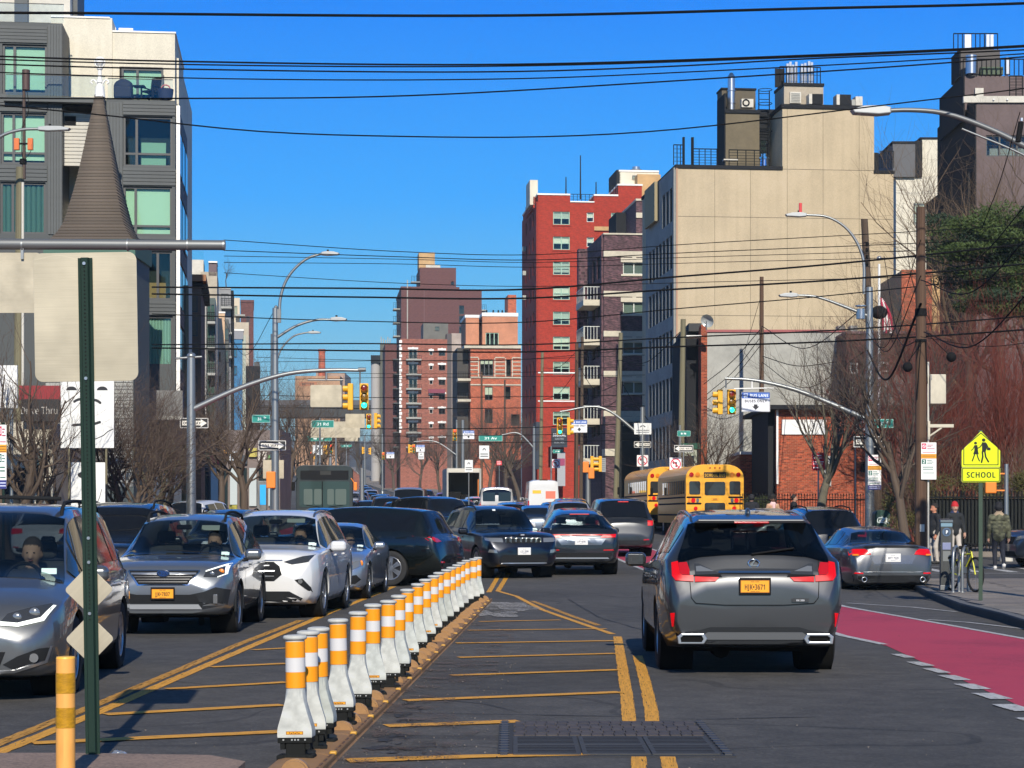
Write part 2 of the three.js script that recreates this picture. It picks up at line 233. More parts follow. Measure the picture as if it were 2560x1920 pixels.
const dustB = dataTex(512, (u, v) => { const a = .7 * fbm(N2, u, v, 8, 3) + .5 * N3(u * 256, v * 256, 256) > .72 ? 1 : 0; return [a, a, a]; }, false, .5); M.dirt = std([.15, .10, .08], .95, 0, { alphaMap: dustB, alphaTest: .5, map: speck });
for (const [p, q, rx, rd, s] of [[1015, 1795, .12, .55, 1], [985, 1845, .17, .45, 2], [960, 1875, .2, .25, 3], [1050, 1770, .06, .4, 4], [1022, 1760, .05, .3, 8]]) { const [x, D] = onRoad(p, q); blot('dark_blot', x, D, rx, rd, s, .006, M.darkMark); }
for (const [p, q, rx, rd, s] of [[1260, 1512, .75, 3.2, 5], [1230, 1530, .55, 2.2, 6], [1320, 1500, .5, 1.8, 7]]) { const [x, D] = onRoad(p, q); blot('salt_patch', x, D, rx, rd, s, .0135, M.dust); }
for (const [x, D, rx, rd, s] of [[-.75, 16, .5, 3.2, 11], [-.6, 21, .45, 3.5, 12], [-.4, 28, .5, 5, 13], [-1.7, 22, .35, 7, 14], [-.8, 13.5, .5, 1.6, 15]]) blot('dirt_patch', x, D, rx, rd, s, .0115, M.dirt);

for (const [w, ...q] of [[.03, [840, 1781], [1050, 1783], [1240, 1786], [1500, 1791], [1750, 1799], [2040, 1793]], [.02, [1070, 1736], [1120, 1752], [1210, 1760], [1300, 1782]], [.02, [400, 1700], [520, 1712], [660, 1706]], [.03, [1640, 1585], [1500, 1545], [1420, 1500]], [.02, [1000, 1870], [1180, 1866], [1290, 1874]]]) ribbon('crack_seal', P2(q), w * 1.6, .0045, M.darkMark);
{ const R = rng(88), g = [], o = new THREE.Object3D(); for (let i = 0; i < 420; i++) { const D = 12.5 + R() * R() * 24, x = i < 300 ? -1.2 + (D - 13) * .034 + (R() - .2) * 1.3 : -4 + R() * 10, s = .003 + R() * .007; g.push(new THREE.TetrahedronGeometry(s).rotateY(R() * 6).translate(x, s * .3 + .012, -D)); } const d = mesh('road_grit', mg(g), std([.15, .13, .112], .95), scene); d.userData = { kind: 'stuff', label: 'scattered pale grit and crumbs along the median kerb', category: 'grit' }; }
// steel vault cover with paving blocks, in the hatched area
{
  const bed = struct('vault_cover', (() => { const g = bx(1.62, .006, 2.3, .71, .004, -14.72); return g; })(), std([.03, .03, .032], .8));
  const R = rng(77), bm = [[.075, .06, .056], [.062, .052, .05], [.085, .07, .064]].map((c) => std(c, .8, 0, { map: speck }));
  for (let r = 0; r < 6; r++) for (let k = 0; k < 17; k++) mesh('paving_block', rb(.078, .012, .158, .05 + k * .083 + (r % 2) * .015, .010 + R() * .003, -14.86 - r * .165, .003, 1), bm[R() * 3 | 0], bed);
  const pl = std([.055, .055, .057], .8, .1, { map: speck });
  for (let r = 0; r < 2; r++) for (let k = 0; k < 3; k++) { const pt = mesh('steel_plate', rb(.465, .012, .54, .24 + k * .475, .011, -13.9 - r * .55, .004, 1), pl, bed); mesh('plate_slots', mg([0, 1, 2, 3, 4].map((i) => bx(.4, .003, .02, .24 + k * .475, .0175, -13.72 - r * .55 - i * .09))), M.black, pt); }
  for (const x of [-.055, 1.475]) mesh('side_rail', mg([bx(.05, .014, 2.2, x, .011, -14.72), ...[...Array(14)].map((_, i) => bx(.07, .004, .03, x, .02, -13.7 - i * .155))]), std([.06, .06, .064], .6, .4), bed);
}
// brown concrete nose of the traffic island, bottom left
{ const g = slabGeo([[-6, 9], [-1.75, 9], [-1.72, 12.9], [-2.0, 13.24], [-2.9, 13.36], [-6, 13.36]], -.02, .055); struct('traffic_island', g, std([.27, .19, .145], .9, 0, { map: speck, bumpMap: bumpy, bumpScale: .004 })); }
// ---------------------------------------------------------------- vehicles: a lofted body, panes and lamps that follow it
const csg = new Evaluator(); csg.useGroups = false; csg.attributes = ['position', 'normal', 'uv'];
function curve(pts) { // monotone cubic through [z, v], any order
  const a = [...pts].sort((p, q) => p[0] - q[0]), n = a.length, d = [], m = [];
  for (let i = 0; i < n - 1; i++) d.push((a[i + 1][1] - a[i][1]) / (a[i + 1][0] - a[i][0]));
  for (let i = 0; i < n; i++) m.push(i === 0 ? d[0] : i === n - 1 ? d[n - 2] : d[i - 1] * d[i] <= 0 ? 0 : 2 * d[i - 1] * d[i] / (d[i - 1] + d[i]));
  return (z) => { if (z <= a[0][0]) return a[0][1]; if (z >= a[n - 1][0]) return a[n - 1][1]; let i = 0; while (z > a[i + 1][0]) i++; const h = a[i + 1][0] - a[i][0], t = (z - a[i][0]) / h, t2 = t * t, t3 = t2 * t; return (2 * t3 - 3 * t2 + 1) * a[i][1] + (t3 - 2 * t2 + t) * h * m[i] + (-2 * t3 + 3 * t2) * a[i + 1][1] + (t3 - t2) * h * m[i + 1]; };
}
class CarShape {
  constructor(s) {
    this.s = s; const h = s.L / 2, w = s.W / 2;
    this.top = curve(s.top); this.belt0 = curve(s.belt);
    this.bot = curve(s.bot ?? [[h, s.gc + .06], [h - .25, s.gc + .02], [h - .6, s.gc], [-h + .6, s.gc], [-h + .2, s.gc + .04], [-h, s.gc + .09]]);
    this.half = curve((s.plan ?? [[h, .60], [h - .06, .78], [h - .18, .90], [h - .45, .975], [h - 1.1, 1], [-h + 1.0, 1], [-h + .4, .975], [-h + .14, .93], [-h + .04, .86], [-h, .78]]).map(([z, k]) => [z, k * w]));
    this.tmp = [];
  }
  cantT(z) { const s = this.s; return Math.min(clamp((s.cowl - z) / (s.cowl - s.hdr), 0, 1), clamp((z - s.tg) / (s.rh - s.tg), 0, 1)); }
  ring(z) {
    const s = this.s, w = this.half(z), b = this.bot(z), top = Math.max(this.top(z), b + .06), belt = clamp(this.belt0(z), b + .04, top - .012), c = this.cantT(z), e = smooth(0, 1, c) * .5 + c * .5;
    const yC = Math.max(belt + .006, lerp(belt + Math.min(.03, (top - belt) * .4), top - (s.crown ?? .065), e)), wC = lerp(w * (s.hoodW ?? .86), s.roofW, e);
    const q = smooth(s.L / 2 - .8, s.L / 2 - .1, Math.abs(z)) * (s.tuck ?? .3);
    return [[0, b], [(.72 - .14 * q) * w, b], [(.92 - .16 * q) * w, b + .02], [(.985 - .05 * q) * w, b + (belt - b) * .2], [w, b + (belt - b) * .5], [.995 * w, b + (belt - b) * .74], [.972 * w, belt - Math.min(.035, (belt - b) * .2)], [lerp(.945 * w, s.beltW ?? .93 * w, c), belt], [wC, yC], [wC * .72, lerp(yC, top, .72)], [wC * .38, lerp(yC, top, .95)], [0, top]];
  }
  pt(z, k, side) { const r = this.ring(z), i = clamp(Math.floor(k), 0, 10), t = k - i; return V(side * lerp(r[i][0], r[i + 1][0], t), lerp(r[i][1], r[i + 1][1], t), z); }
  geometry() {
    const s = this.s, h = s.L / 2, zs = new Set(); const n = 46; for (let i = 0; i <= n; i++) zs.add(+(h * Math.cos(Math.PI * i / n)).toFixed(4));
    for (const q of [s.cowl, s.hdr, s.rh, s.tg, ...(s.top.map((p) => p[0]))]) zs.add(+q.toFixed(4));
    let Z = [...zs].sort((a, b) => b - a); Z = Z.filter((z, i) => i === 0 || Z[i - 1] - z > .008);
    const p = [], uv = [], idx = [], m = 23;
    for (const z of Z) { const r = this.ring(z); for (let i = 0; i < m; i++) { const k = i <= 11 ? i : 22 - i, sd = i <= 11 ? 1 : -1; p.push(sd * r[k][0], r[k][1], z); uv.push(z, i / 12); } }
    const nz = Z.length; for (let j = 0; j < nz - 1; j++) for (let i = 0; i < m - 1; i++) { const a = j * m + i, b = a + 1, c = a + m, d = c + 1; if (i === 0) { } idx.push(a, c, b, b, c, d); }
    // bottom centre seam (ring point 0 and 22 coincide), then end caps as fans
    for (const [j, flip] of [[0, false], [nz - 1, true]]) { const r = this.ring(Z[j]), c = p.length / 3; p.push(0, (r[0][1] + r[11][1]) / 2, Z[j]); uv.push(0, 0); for (let i = 0; i < m - 1; i++) { const a = j * m + i; flip ? idx.push(c, a + 1, a) : idx.push(c, a, a + 1); } }
    const g = new THREE.BufferGeometry(); g.setAttribute('position', new THREE.Float32BufferAttribute(p, 3)); g.setAttribute('uv', new THREE.Float32BufferAttribute(uv, 2)); g.setIndex(idx); g.computeVertexNormals();
    // weld the two copies of the bottom centre so that the body is closed
    return g;
  }
  body() {
    const s = this.s, g = this.geometry(); let A = new Brush(g); A.updateMatrixWorld();
    for (const [z] of this.axles()) for (const sd of [1, -1]) { const c = new Brush(cxg(s.wr + .055, s.wr + .055, .5, sd * (s.W / 2 - .13), s.wr, z, 28)); c.updateMatrixWorld(); A = csg.evaluate(A, c, SUBTRACTION); }
    if (s.open) { const g2 = A.geometry.index ? A.geometry.toNonIndexed() : A.geometry, P = g2.attributes.position, U = g2.attributes.uv, keep = []; for (let i = 0; i < P.count; i += 3) { let lo = 99, hi = -1, z0 = 9, z1 = -9; for (let k = i; k < i + 3; k++) { const r = U.getY(k) * 12, z = P.getZ(k); lo = Math.min(lo, r); hi = Math.max(hi, r); z0 = Math.min(z0, z); z1 = Math.max(z1, z); } if (lo > 7.98 && hi < 14.02 && ((z0 > s.hdr - .01 && z1 < s.cowl + .01) || (z1 < s.rh + .01 && z0 > s.tg - .01))) continue; keep.push(i); }
      const out = new THREE.BufferGeometry(); for (const a of ['position', 'normal', 'uv']) { const src = g2.attributes[a], n = src.itemSize, d = new Float32Array(keep.length * 3 * n); keep.forEach((i, j) => d.set(src.array.subarray(i * n, (i + 3) * n), j * 3 * n)); out.setAttribute(a, new THREE.BufferAttribute(d, n)); } return out; }
    return A.geometry;
  }
  axles() { const s = this.s, f = s.L / 2 - s.fo; return [[f], [f - s.wb]]; }
  hw(z, y) { const r = this.ring(z); let best = -1; for (let i = 1; i < 11; i++) { const [x0, y0] = r[i], [x1, y1] = r[i + 1]; if ((y - y0) * (y - y1) <= 0 && y0 !== y1) best = Math.max(best, lerp(x0, x1, (y - y0) / (y1 - y0))); } if (y < r[1][1] || y > r[11][1]) return -1; return best; }
  endZ(x, y, dir) { const h = this.s.L / 2; let lo = 0, a = 0; for (a = 0; a < 1.3; a += .02) if (this.hw(dir * (h - a), y) >= Math.abs(x)) break; lo = Math.max(0, a - .02); let hi = a; for (let i = 0; i < 6; i++) { const m = (lo + hi) / 2; if (this.hw(dir * (h - m), y) >= Math.abs(x)) hi = m; else lo = m; } return dir * (h - hi); }
  sideX(z, y) { return Math.max(this.hw(z, y), .2); }
  // a pane between stations z0..z1 and ring positions k0..k1
  pane(z0, z1, k0, k1, side, off = .007, nz = 8, nk = 5) {
    const p = [], idx = [];
    const both = side === 0, us = []; for (let j = 0; j <= nk * (both ? 2 : 1); j++) us.push(j / (nk * (both ? 2 : 1)));
    const z0f = typeof z0 === 'function' ? z0 : () => z0, z1f = typeof z1 === 'function' ? z1 : () => z1;
    for (let i = 0; i <= nz; i++) for (const u of us) {
      let k, sd; if (both) { const q = u * 2 - 1; k = lerp(11, k0, Math.abs(q)); sd = q < 0 ? 1 : -1; } else { k = lerp(k0, k1, u); sd = side; }
      const uu = both ? Math.abs(u * 2 - 1) : u, z = lerp(z0f(uu), z1f(uu), i / nz), e = .01, c = this.pt(z, k, sd), a = this.pt(z + e, k, sd).sub(this.pt(z - e, k, sd)), b = this.pt(z, Math.min(10.999, k + .05), sd).sub(this.pt(z, Math.min(10.999, k + .05) - .1, sd)), nrm = a.cross(b).normalize(); if (nrm.dot(V(c.x, c.y - .9 + (both ? .4 : 0), both ? c.z * .5 : 0)) < 0) nrm.negate();
      c.addScaledVector(nrm, off); p.push(c.x, c.y, c.z);
    }
    const m = us.length; for (let i = 0; i < nz; i++) for (let j = 0; j < m - 1; j++) { const a = i * m + j; idx.push(a, a + 1, a + m + 1, a, a + m + 1, a + m); }
    const g = new THREE.BufferGeometry(); g.setAttribute('position', new THREE.Float32BufferAttribute(p, 3)); g.setIndex(idx); g.computeVertexNormals(); return g;
  }
  // a lamp, grille or trim with outline pts (x, y) laid on the front (dir 1) or rear (dir -1)
  patch(pts, dir, off = .008, edge = .07) {
    let g = new THREE.ShapeGeometry(shapeOf(pts)).toNonIndexed(); g = new TessellateModifier(edge, 5).modify(g);
    const p = g.attributes.position; for (let i = 0; i < p.count; i++) { const x = p.getX(i), y = p.getY(i); p.setZ(i, this.endZ(x, y, dir) + dir * off); }
    const rim = [], n = pts.length; for (let i = 0; i < n; i++) { const a = pts[i], b = pts[(i + 1) % n], l = Math.hypot(a[0] - b[0], a[1] - b[1]), m = Math.max(1, Math.ceil(l / edge)); for (let k = 0; k < m; k++) { const q = [lerp(a[0], b[0], k / m), lerp(a[1], b[1], k / m)], r = [lerp(a[0], b[0], (k + 1) / m), lerp(a[1], b[1], (k + 1) / m)], zq = this.endZ(q[0], q[1], dir) + dir * off, zr = this.endZ(r[0], r[1], dir) + dir * off, t = dir * .035; rim.push(q[0], q[1], zq, r[0], r[1], zr, r[0], r[1], zr - t, q[0], q[1], zq, r[0], r[1], zr - t, q[0], q[1], zq - t); } }
    const k = new THREE.BufferGeometry(); k.setAttribute('position', new THREE.Float32BufferAttribute(rim, 3)); k.computeVertexNormals(); g.deleteAttribute('normal'); g.deleteAttribute('uv'); g = mergeVertices(g, 1e-4); g.computeVertexNormals(); return mg([g, k]);
  }
  sidePatch(pts, side, off = .006, edge = .25) { // pts (z, y)
    let g = new THREE.ShapeGeometry(shapeOf(pts)).toNonIndexed(); g = new TessellateModifier(edge, 4).modify(g); const p = g.attributes.position;
    for (let i = 0; i < p.count; i++) { const z = p.getX(i), y = p.getY(i); p.setXYZ(i, side * (this.sideX(z, y) + off), y, z); } g.deleteAttribute('normal'); g.computeVertexNormals(); return g;
  }
}
const glassDark = phys([.006, .007, .009], .05, 0, { ior: 1.48 });
const glassTint = phys([.022, .034, .036], .05, 0, { ior: 1.5 });
const glassClear = phys([.50, .56, .55], .02, 0, { transmission: 1, thickness: 0, ior: 1.5 }), glassPrivacy = phys([.16, .18, .19], .02, 0, { transmission: 1, thickness: 0, ior: 1.5 }), interiorM = matte([.03, .031, .033]), seatM = matte([.055, .055, .058]);
const lampRed = phys([.42, .006, .010], .12, 0, { clearcoat: 1 }), lampRedLit = phys([.26, .002, .004], .25, 0, { emissive: C(1, .002, .01), emissiveIntensity: .42 });
const lampClear = phys([.24, .25, .26], .14, .5, { clearcoat: 1 }), lampDark = phys([.05, .052, .056], .12, .3, { clearcoat: 1 }), lampWhite = std([.85, .86, .85], .3, 0, { emissive: C(1, .97, .9), emissiveIntensity: 1.6 }), lampAmber = phys([.75, .22, .01], .2, 0, { clearcoat: 1 });
const drl = std([.85, .86, .84], .3, 0, { emissive: C(.9, 1, .85), emissiveIntensity: .5 }), tyreMat = matte([.032, .032, .033], .95), rimMat = std([.46, .47, .49], .3, .85), rimDark = std([.03, .03, .032], .4, .5), well = matte([.006, .006, .006], 1), cladding = matte([.020, .022, .025]);
const paint = (c, metal = .55, rough = .32, more = {}) => phys(c, rough, metal, { clearcoat: 1, clearcoatRoughness: .035, ...more });
const tyreCache = {};
function wheel(parent, x, r, z, sd, tw, rim = rimMat, spokes = 5, hub = .66) {
  const key = [r, tw, spokes, hub].join();
  if (!tyreCache[key]) {
    const h = tw / 2, prof = [[r * hub, -h * .9], [r * .8, -h], [r * .93, -h * .98], [r * .985, -h * .82]]; for (let i = 0; i < 4; i++) { const c = -h * .62 + i * h * .413; prof.push([r, c - h * .12], [r, c + h * .06], [r - .012, c + h * .07], [r - .012, c + h * .13], [r, c + h * .14]); } prof.push([r * .985, h * .82], [r * .93, h * .98], [r * .8, h], [r * hub, h * .9]);
    const ty = new THREE.LatheGeometry(prof.map(([a, b]) => new THREE.Vector2(a, b)), 40).rotateZ(-Math.PI / 2);
    const rg = [cxg(r * hub * 1.01, r * hub * 1.01, tw * .5, 0, 0, 0, 28)], sg = [new THREE.TorusGeometry(r * hub * .955, .018, 6, 32).rotateY(Math.PI / 2).translate(h * .72, 0, 0), cxg(.055, .06, .05, h * .62, 0, 0, 14)];
    for (let i = 0; i < spokes; i++) for (const o of [-.13, .13]) { const a = i / spokes * Math.PI * 2 + o; const b = bx(.035, r * hub * .92, .05, h * .6, r * hub * .47, 0); b.rotateX(a); sg.push(b); }
    tyreCache[key] = [ty, mg(rg), mg(sg)];
  }
  const [ty, disc, sg] = tyreCache[key]; const t = mesh('wheel', ty, tyreMat, parent); t.position.set(x, r, z); if (sd < 0) t.rotation.y = Math.PI; mesh('rim_disc', disc, rimDark, t); mesh('rim', sg, rim, t); return t;
}
const plateTex = {};
function plateMat(text, style) { const key = text + style; return plateTex[key] ??= std([1, 1, 1], .45, 0, { map: canvasTex(256, 128, (g, w, h) => {
  g.fillStyle = style === 'gold' ? '#f0a01c' : '#e9e7e4'; g.fillRect(0, 0, w, h); g.strokeStyle = style === 'gold' ? '#b46d08' : '#8a8f98'; g.lineWidth = 5; g.strokeRect(3, 3, w - 6, h - 6);
  g.fillStyle = style === 'gold' ? '#3c2406' : '#2c3550'; g.textAlign = 'center'; g.textBaseline = 'middle'; g.save(); g.translate(w / 2, h * .55); g.scale(.72, 1.25); g.font = 'bold 62px sans-serif'; g.fillText(text, 0, 0); if (text === ' ') for (let i = -3; i < 4; i++) if (i) g.fillRect(i * 40 - 12, -22, 24, 44); g.restore(); g.font = 'bold 15px sans-serif'; g.fillText(style === 'gold' ? 'NEW YORK' : 'NEW YORK', w / 2, 15); g.font = 'bold 12px sans-serif'; g.fillText('EMPIRE STATE', w / 2, h - 11); }) }); }
function plate(parent, cs, y, dir, text, style = 'gold', frame = M.black, off = .02, x = 0) {
  const z = cs.endZ(x, y, dir) + dir * off; const f = mesh('licence_plate', rb(.325, .175, .014, 0, 0, 0, .012), frame, parent); f.position.set(x, y, z); if (dir < 0) f.rotation.y = Math.PI;
  const q = mesh('plate_face', new THREE.PlaneGeometry(.292, .125).translate(0, 0, .0085), plateMat(text, style), f); return f;
}
function mirrorPair(t, cs, m, z, y, big = 1, dark = M.plastic) { for (const sd of [1, -1]) { const x = sd * (cs.sideX(z, y - .06) + .13 * big); const o = mesh('side_mirror', mg([T(new RoundedBoxGeometry(.235 * big, .155 * big, .13, 3, .06).rotateY(sd * .12), x, y, z)]), m, t); mesh('mirror_glass', rb(.17 * big, .115 * big, .012, x + sd * .005, y, z - .066, .02), lampDark, o); mesh('mirror_stalk', rb(.12, .05, .07, x - sd * .13 * big, y - .07, z, .02), dark, o); } }
function mirrored(t, cs, name, pts, dir, m, off, label) { for (const sd of [1, -1]) { const o = mesh(name, cs.patch(sd > 0 ? pts : pts.map(([x, y]) => [-x, y]).reverse(), dir, off), m, t); if (label) o.userData = { label }; } }
function buildCar(s, name, label, pos, turn, group) {
  const t = thing(name, label, s.cat ?? 'car', pos, turn, group), cs = new CarShape(s), h = s.L / 2, P = s.paint;
  mesh('body', s.geo ??= cs.body(), P, t);
  if (!s.panes) {
    const hd = s.hdr, cw = s.cowl;
    s.panes = { ws: cs.pane((u) => hd + (s.open ? 0 : .03), (u) => cw - (s.open ? 0 : .04), s.open ? 8.0 : 8.22, 11, 0, .008, 10, 8), rw: cs.pane((u) => s.rh - (s.open ? 0 : .02), (u) => s.tg + (s.open ? 0 : s.rwIn ?? .03), s.open ? 8.0 : s.rwK ?? 8.25, 11, 0, .008, 8, 8), sides: [] };
    for (const [z0, z1, k0 = 7.12, k1 = 7.9] of s.sideWin) for (const sd of [1, -1]) s.panes.sides.push(cs.pane(z0, z1, k0, k1, sd, .007, 10, 4));
  }
  mesh('windshield', s.panes.ws, s.open ? glassClear : s.wsMat ?? glassDark, t); mesh('rear_window', s.panes.rw, s.open ? (s.open > 1 ? glassPrivacy : glassClear) : s.rwMat ?? glassDark, t);
  if (s.open) { const yb = s.belt[3][1], zf = s.cowl - .25, zs = s.hdr - .35; mesh('dashboard', rb(s.W * .78, .22, .5, 0, yb - .1, zf, .06), interiorM, t); mesh('cabin_floor', bx(s.W * .8, .05, s.L * .55, 0, .42, -.3), interiorM, t); mesh('steering_wheel', T(new THREE.TorusGeometry(.18, .018, 6, 20).rotateX(-.35), .38, yb + .02, zf - .38), M.black, t); for (const sd of [1, -1]) { const st = mesh('seat', mg([rb(.5, .62, .16, sd * .38, yb - .12, zs - .3, .06), rb(.5, .16, .5, sd * .38, yb - .42, zs, .06)]), seatM, t); mesh('headrest', rb(.27, .18, .1, sd * .38, yb + .30, zs - .33, .05), seatM, st); } mesh('rear_seat', rb(s.W * .68, .6, .18, 0, yb - .12, zs - 1.25, .06), seatM, t); mesh('rear_view_mirror', rb(.22, .07, .04, 0, s.top[5][1] - .1, s.hdr + .12, .02), M.black, t); } for (const g of s.panes.sides) mesh('side_window', g, s.sideMat ?? glassTint, t);
  const ax = cs.axles(); for (const [z] of ax) for (const sd of [1, -1]) { wheel(t, sd * (s.W / 2 - .135), s.wr, z, sd, s.tw ?? .235, s.rim ?? rimMat, s.spokes ?? 5, s.hub ?? .68); mesh('wheel_well', mg([T(new THREE.CylinderGeometry(s.wr + .05, s.wr + .05, .34, 24, 1, true).rotateZ(Math.PI / 2), sd * (s.W / 2 - .21), s.wr, z), cxg(s.wr + .05, s.wr + .05, .01, sd * (s.W / 2 - .38), s.wr, z, 20)]), well, t); }
  if (s.clad) for (const [z] of ax) for (const sd of [1, -1]) { const y = s.wr, xs = s.W / 2 + .004; const gg = new THREE.TorusGeometry(s.wr + .075, .034, 5, 26, Math.PI * 1.06).rotateZ(-.09); gg.scale(1, 1, .6).rotateY(Math.PI / 2).translate(sd * (xs - .03), y, z); mesh('arch_trim', gg, cladding, t); }
  mesh('underbody', mg([bx(s.W * .72, .09, s.L * .8, 0, s.gc + .02, 0), ...ax.map(([z]) => cxg(.05, .05, s.W * .8, 0, s.wr * .9, z, 8)), cz(.09, .09, .6, .3, s.gc - .01, -h + .75, 10)]), well, t);
  if (s.rails) for (const sd of [1, -1]) { const x = sd * (s.roofW * .93), zz = [s.hdr - .1, s.hdr - .22, s.hdr - .5, (s.hdr + s.rh) / 2, s.rh + .5, s.rh + .22, s.rh + .1]; const pts = zz.map((z, i) => V(x, cs.top(z) - .05 + (i === 0 || i === 6 ? -.02 : s.rails), z)); mesh('roof_rail', tube(pts, .02, 20, 6), s.railMat ?? M.plastic, t); }
  if (s.mirror) mirrorPair(t, cs, s.mirrorMat ?? P, s.mirror[0], s.mirror[1], s.mirror[2] ?? 1);
  for (const z of s.handles ?? []) for (const sd of [1, -1]) mesh('door_handle', rb(.03, .035, .17, sd * (cs.sideX(z, s.handleY) + .012), s.handleY, z, .012), s.handleMat ?? P, t);
  for (const z of s.seams ?? []) for (const sd of [1, -1]) mesh('door_seam', cs.sidePatch([[z - .006, s.gc + .12], [z + .006, s.gc + .12], [z + .006, s.belt0 ?? cs.belt0(z) - .03], [z - .006, cs.belt0(z) - .03]], sd, .002), M.black, t);
  if (s.front) s.front(t, cs, P); if (s.rear) s.rear(t, cs, P);
  return t;
}
const fw = (c, D) => [c, gy(D), -D];
const AWAY = (a) => Math.PI - a, TOWARD = (a) => a;   // headings: along the view, turned by a (radians)
// common proportions
function suv(o) { const L = o.L ?? 4.8, h = L / 2, H = o.H ?? 1.72, hood = o.hood ?? 1.08, b = o.b ?? 1.08; return { L, W: 1.9, wb: 2.8, fo: .95, wr: .37, gc: .24, roofW: .62, cat: 'car', beltW: undefined, cowl: h - 1.28, hdr: h - 2.0, rh: -h + .55, tg: -h + .2, crown: .06,
  top: [[h, .72], [h - .05, .86], [h - .16, hood - .08], [h - .4, hood - .02], [h - 1.28, hood + .05], [h - 2.0, H - .10], [h - 2.5, H - .015], [h - 3.0, H], [-h + 1.2, H - .03], [-h + .55, H - .10], [-h + .2, b + .03], [-h + .08, b - .1], [-h + .02, .72], [-h, .66]],
  belt: [[h, .62], [h - .2, hood - .16], [h - .6, hood - .07], [h - 1.3, b - .02], [-h + .9, b + .05], [-h + .2, b], [-h + .06, .75], [-h, .5]],
  sideWin: [[h - 1.55, h - 2.33], [h - 2.42, h - 3.2], [h - 3.28, -h + .62, 7.15, 7.85]], ...o }; }
function sedan(o) { const L = o.L ?? 4.75, h = L / 2, H = o.H ?? 1.45, hood = o.hood ?? .93, b = o.b ?? .95, deck = o.deck ?? 1.07; return { L, W: 1.83, wb: 2.78, fo: .9, wr: .335, gc: .18, roofW: .58, cowl: h - 1.2, hdr: h - 2.05, rh: -h + 1.35, tg: -h + .72, crown: .05,
  top: [[h, .58], [h - .05, .7], [h - .2, hood - .12], [h - .5, hood - .03], [h - 1.2, hood + .05], [h - 2.05, H - .06], [h - 2.6, H], [-h + 1.7, H - .05], [-h + 1.35, H - .10], [-h + .72, deck], [-h + .2, deck - .01], [-h + .08, deck - .07], [-h + .03, .8], [-h, .6]],
  belt: [[h, .52], [h - .25, hood - .16], [h - .8, hood - .06], [h - 1.3, b - .03], [-h + .9, b + .06], [-h + .3, b + .03], [-h + .06, .78], [-h, .45]],
  sideWin: [[h - 1.5, h - 2.3], [h - 2.4, h - 3.15], [h - 3.22, -h + 1.05, 7.15, 7.8]], ...o }; }
// ---------------------------------------------------------------- the cars
const grpA = 'cars queuing on the avenue', parked = 'cars parked along the right kerb';
const gunmetal = paint([.062, .064, .068], .75, .36), silverGrey = paint([.20, .215, .235], .7, .3), darkGrey = paint([.085, .088, .094], .7, .34), white = paint([.64, .64, .64], .05, .35), silver = paint([.36, .39, .44], .7, .28), blackP = paint([.006, .007, .010], .3, .25), navy = paint([.006, .008, .016], .5, .28), greenBlack = paint([.006, .009, .009], .4, .25), midGrey = paint([.16, .165, .172], .7, .3);
function oval(rx, ry, n = 28) { return [...Array(n)].map((_, i) => [rx * Math.cos(i / n * 6.2832), ry * Math.sin(i / n * 6.2832)]); }
const shift = (pts, x, y) => pts.map(([a, b]) => [a + x, b + y]);
function textPlate(w, h, text, fill, bg, font = 'bold 60px sans-serif') { return std([1, 1, 1], .35, .3, { map: canvasTex(256, 64, (g, W, H) => { if (bg) { g.fillStyle = bg; g.fillRect(0, 0, W, H); } g.fillStyle = fill; g.font = font; g.textAlign = 'center'; g.textBaseline = 'middle'; g.fillText(text, W / 2, H / 2 + 2, W - 8); }) }); }
function genericRear(o) { // simple rear: lamps, plate, bumper, reflectors
  return (t, cs, P) => { const y = o.y ?? .98; mirrored(t, cs, 'tail_light', o.lamp ?? [[.52, y - .07], [.86, y - .1], [.88, y + .07], [.55, y + .06]], -1, o.lit ? lampRedLit : lampRed, .012);
    mesh('rear_bumper', cs.patch([[-.62, .32], [.62, .32], [.7, .5], [-.7, .5]], -1, .01), cladding, t); mirrored(t, cs, 'reflector', [[.6, .5], [.78, .51], [.77, .545], [.6, .535]], -1, lampRed, .014);
    if (o.plate) plate(t, cs, o.py ?? .8, -1, o.plate, o.style ?? 'white');
    if (o.top) mesh('brake_light', rb(.34, .03, .03, 0, o.top, cs.endZ(0, o.top, -1) - .02, .01), o.lit ? lampRedLit : lampRed, t); };
}
function genericFront(o = {}) { return (t, cs, P) => { const y = o.y ?? .82;
  mirrored(t, cs, 'headlight', o.lamp ?? [[.50, y - .07], [.84, y], [.86, y + .09], [.52, y + .05]], 1, o.lit ? lampWhite : lampClear, .012);
  mesh('grille', cs.patch(o.grille ?? [[-.36, y - .16], [.36, y - .16], [.44, y + .04], [-.44, y + .04]], 1, .008), M.plastic, t); mesh('lower_grille', cs.patch([[-.6, .32], [.6, .32], [.5, .46], [-.5, .46]], 1, .008), M.plastic, t);
  if (o.plate) plate(t, cs, o.py ?? .52, 1, o.plate, o.style ?? 'white'); }; }

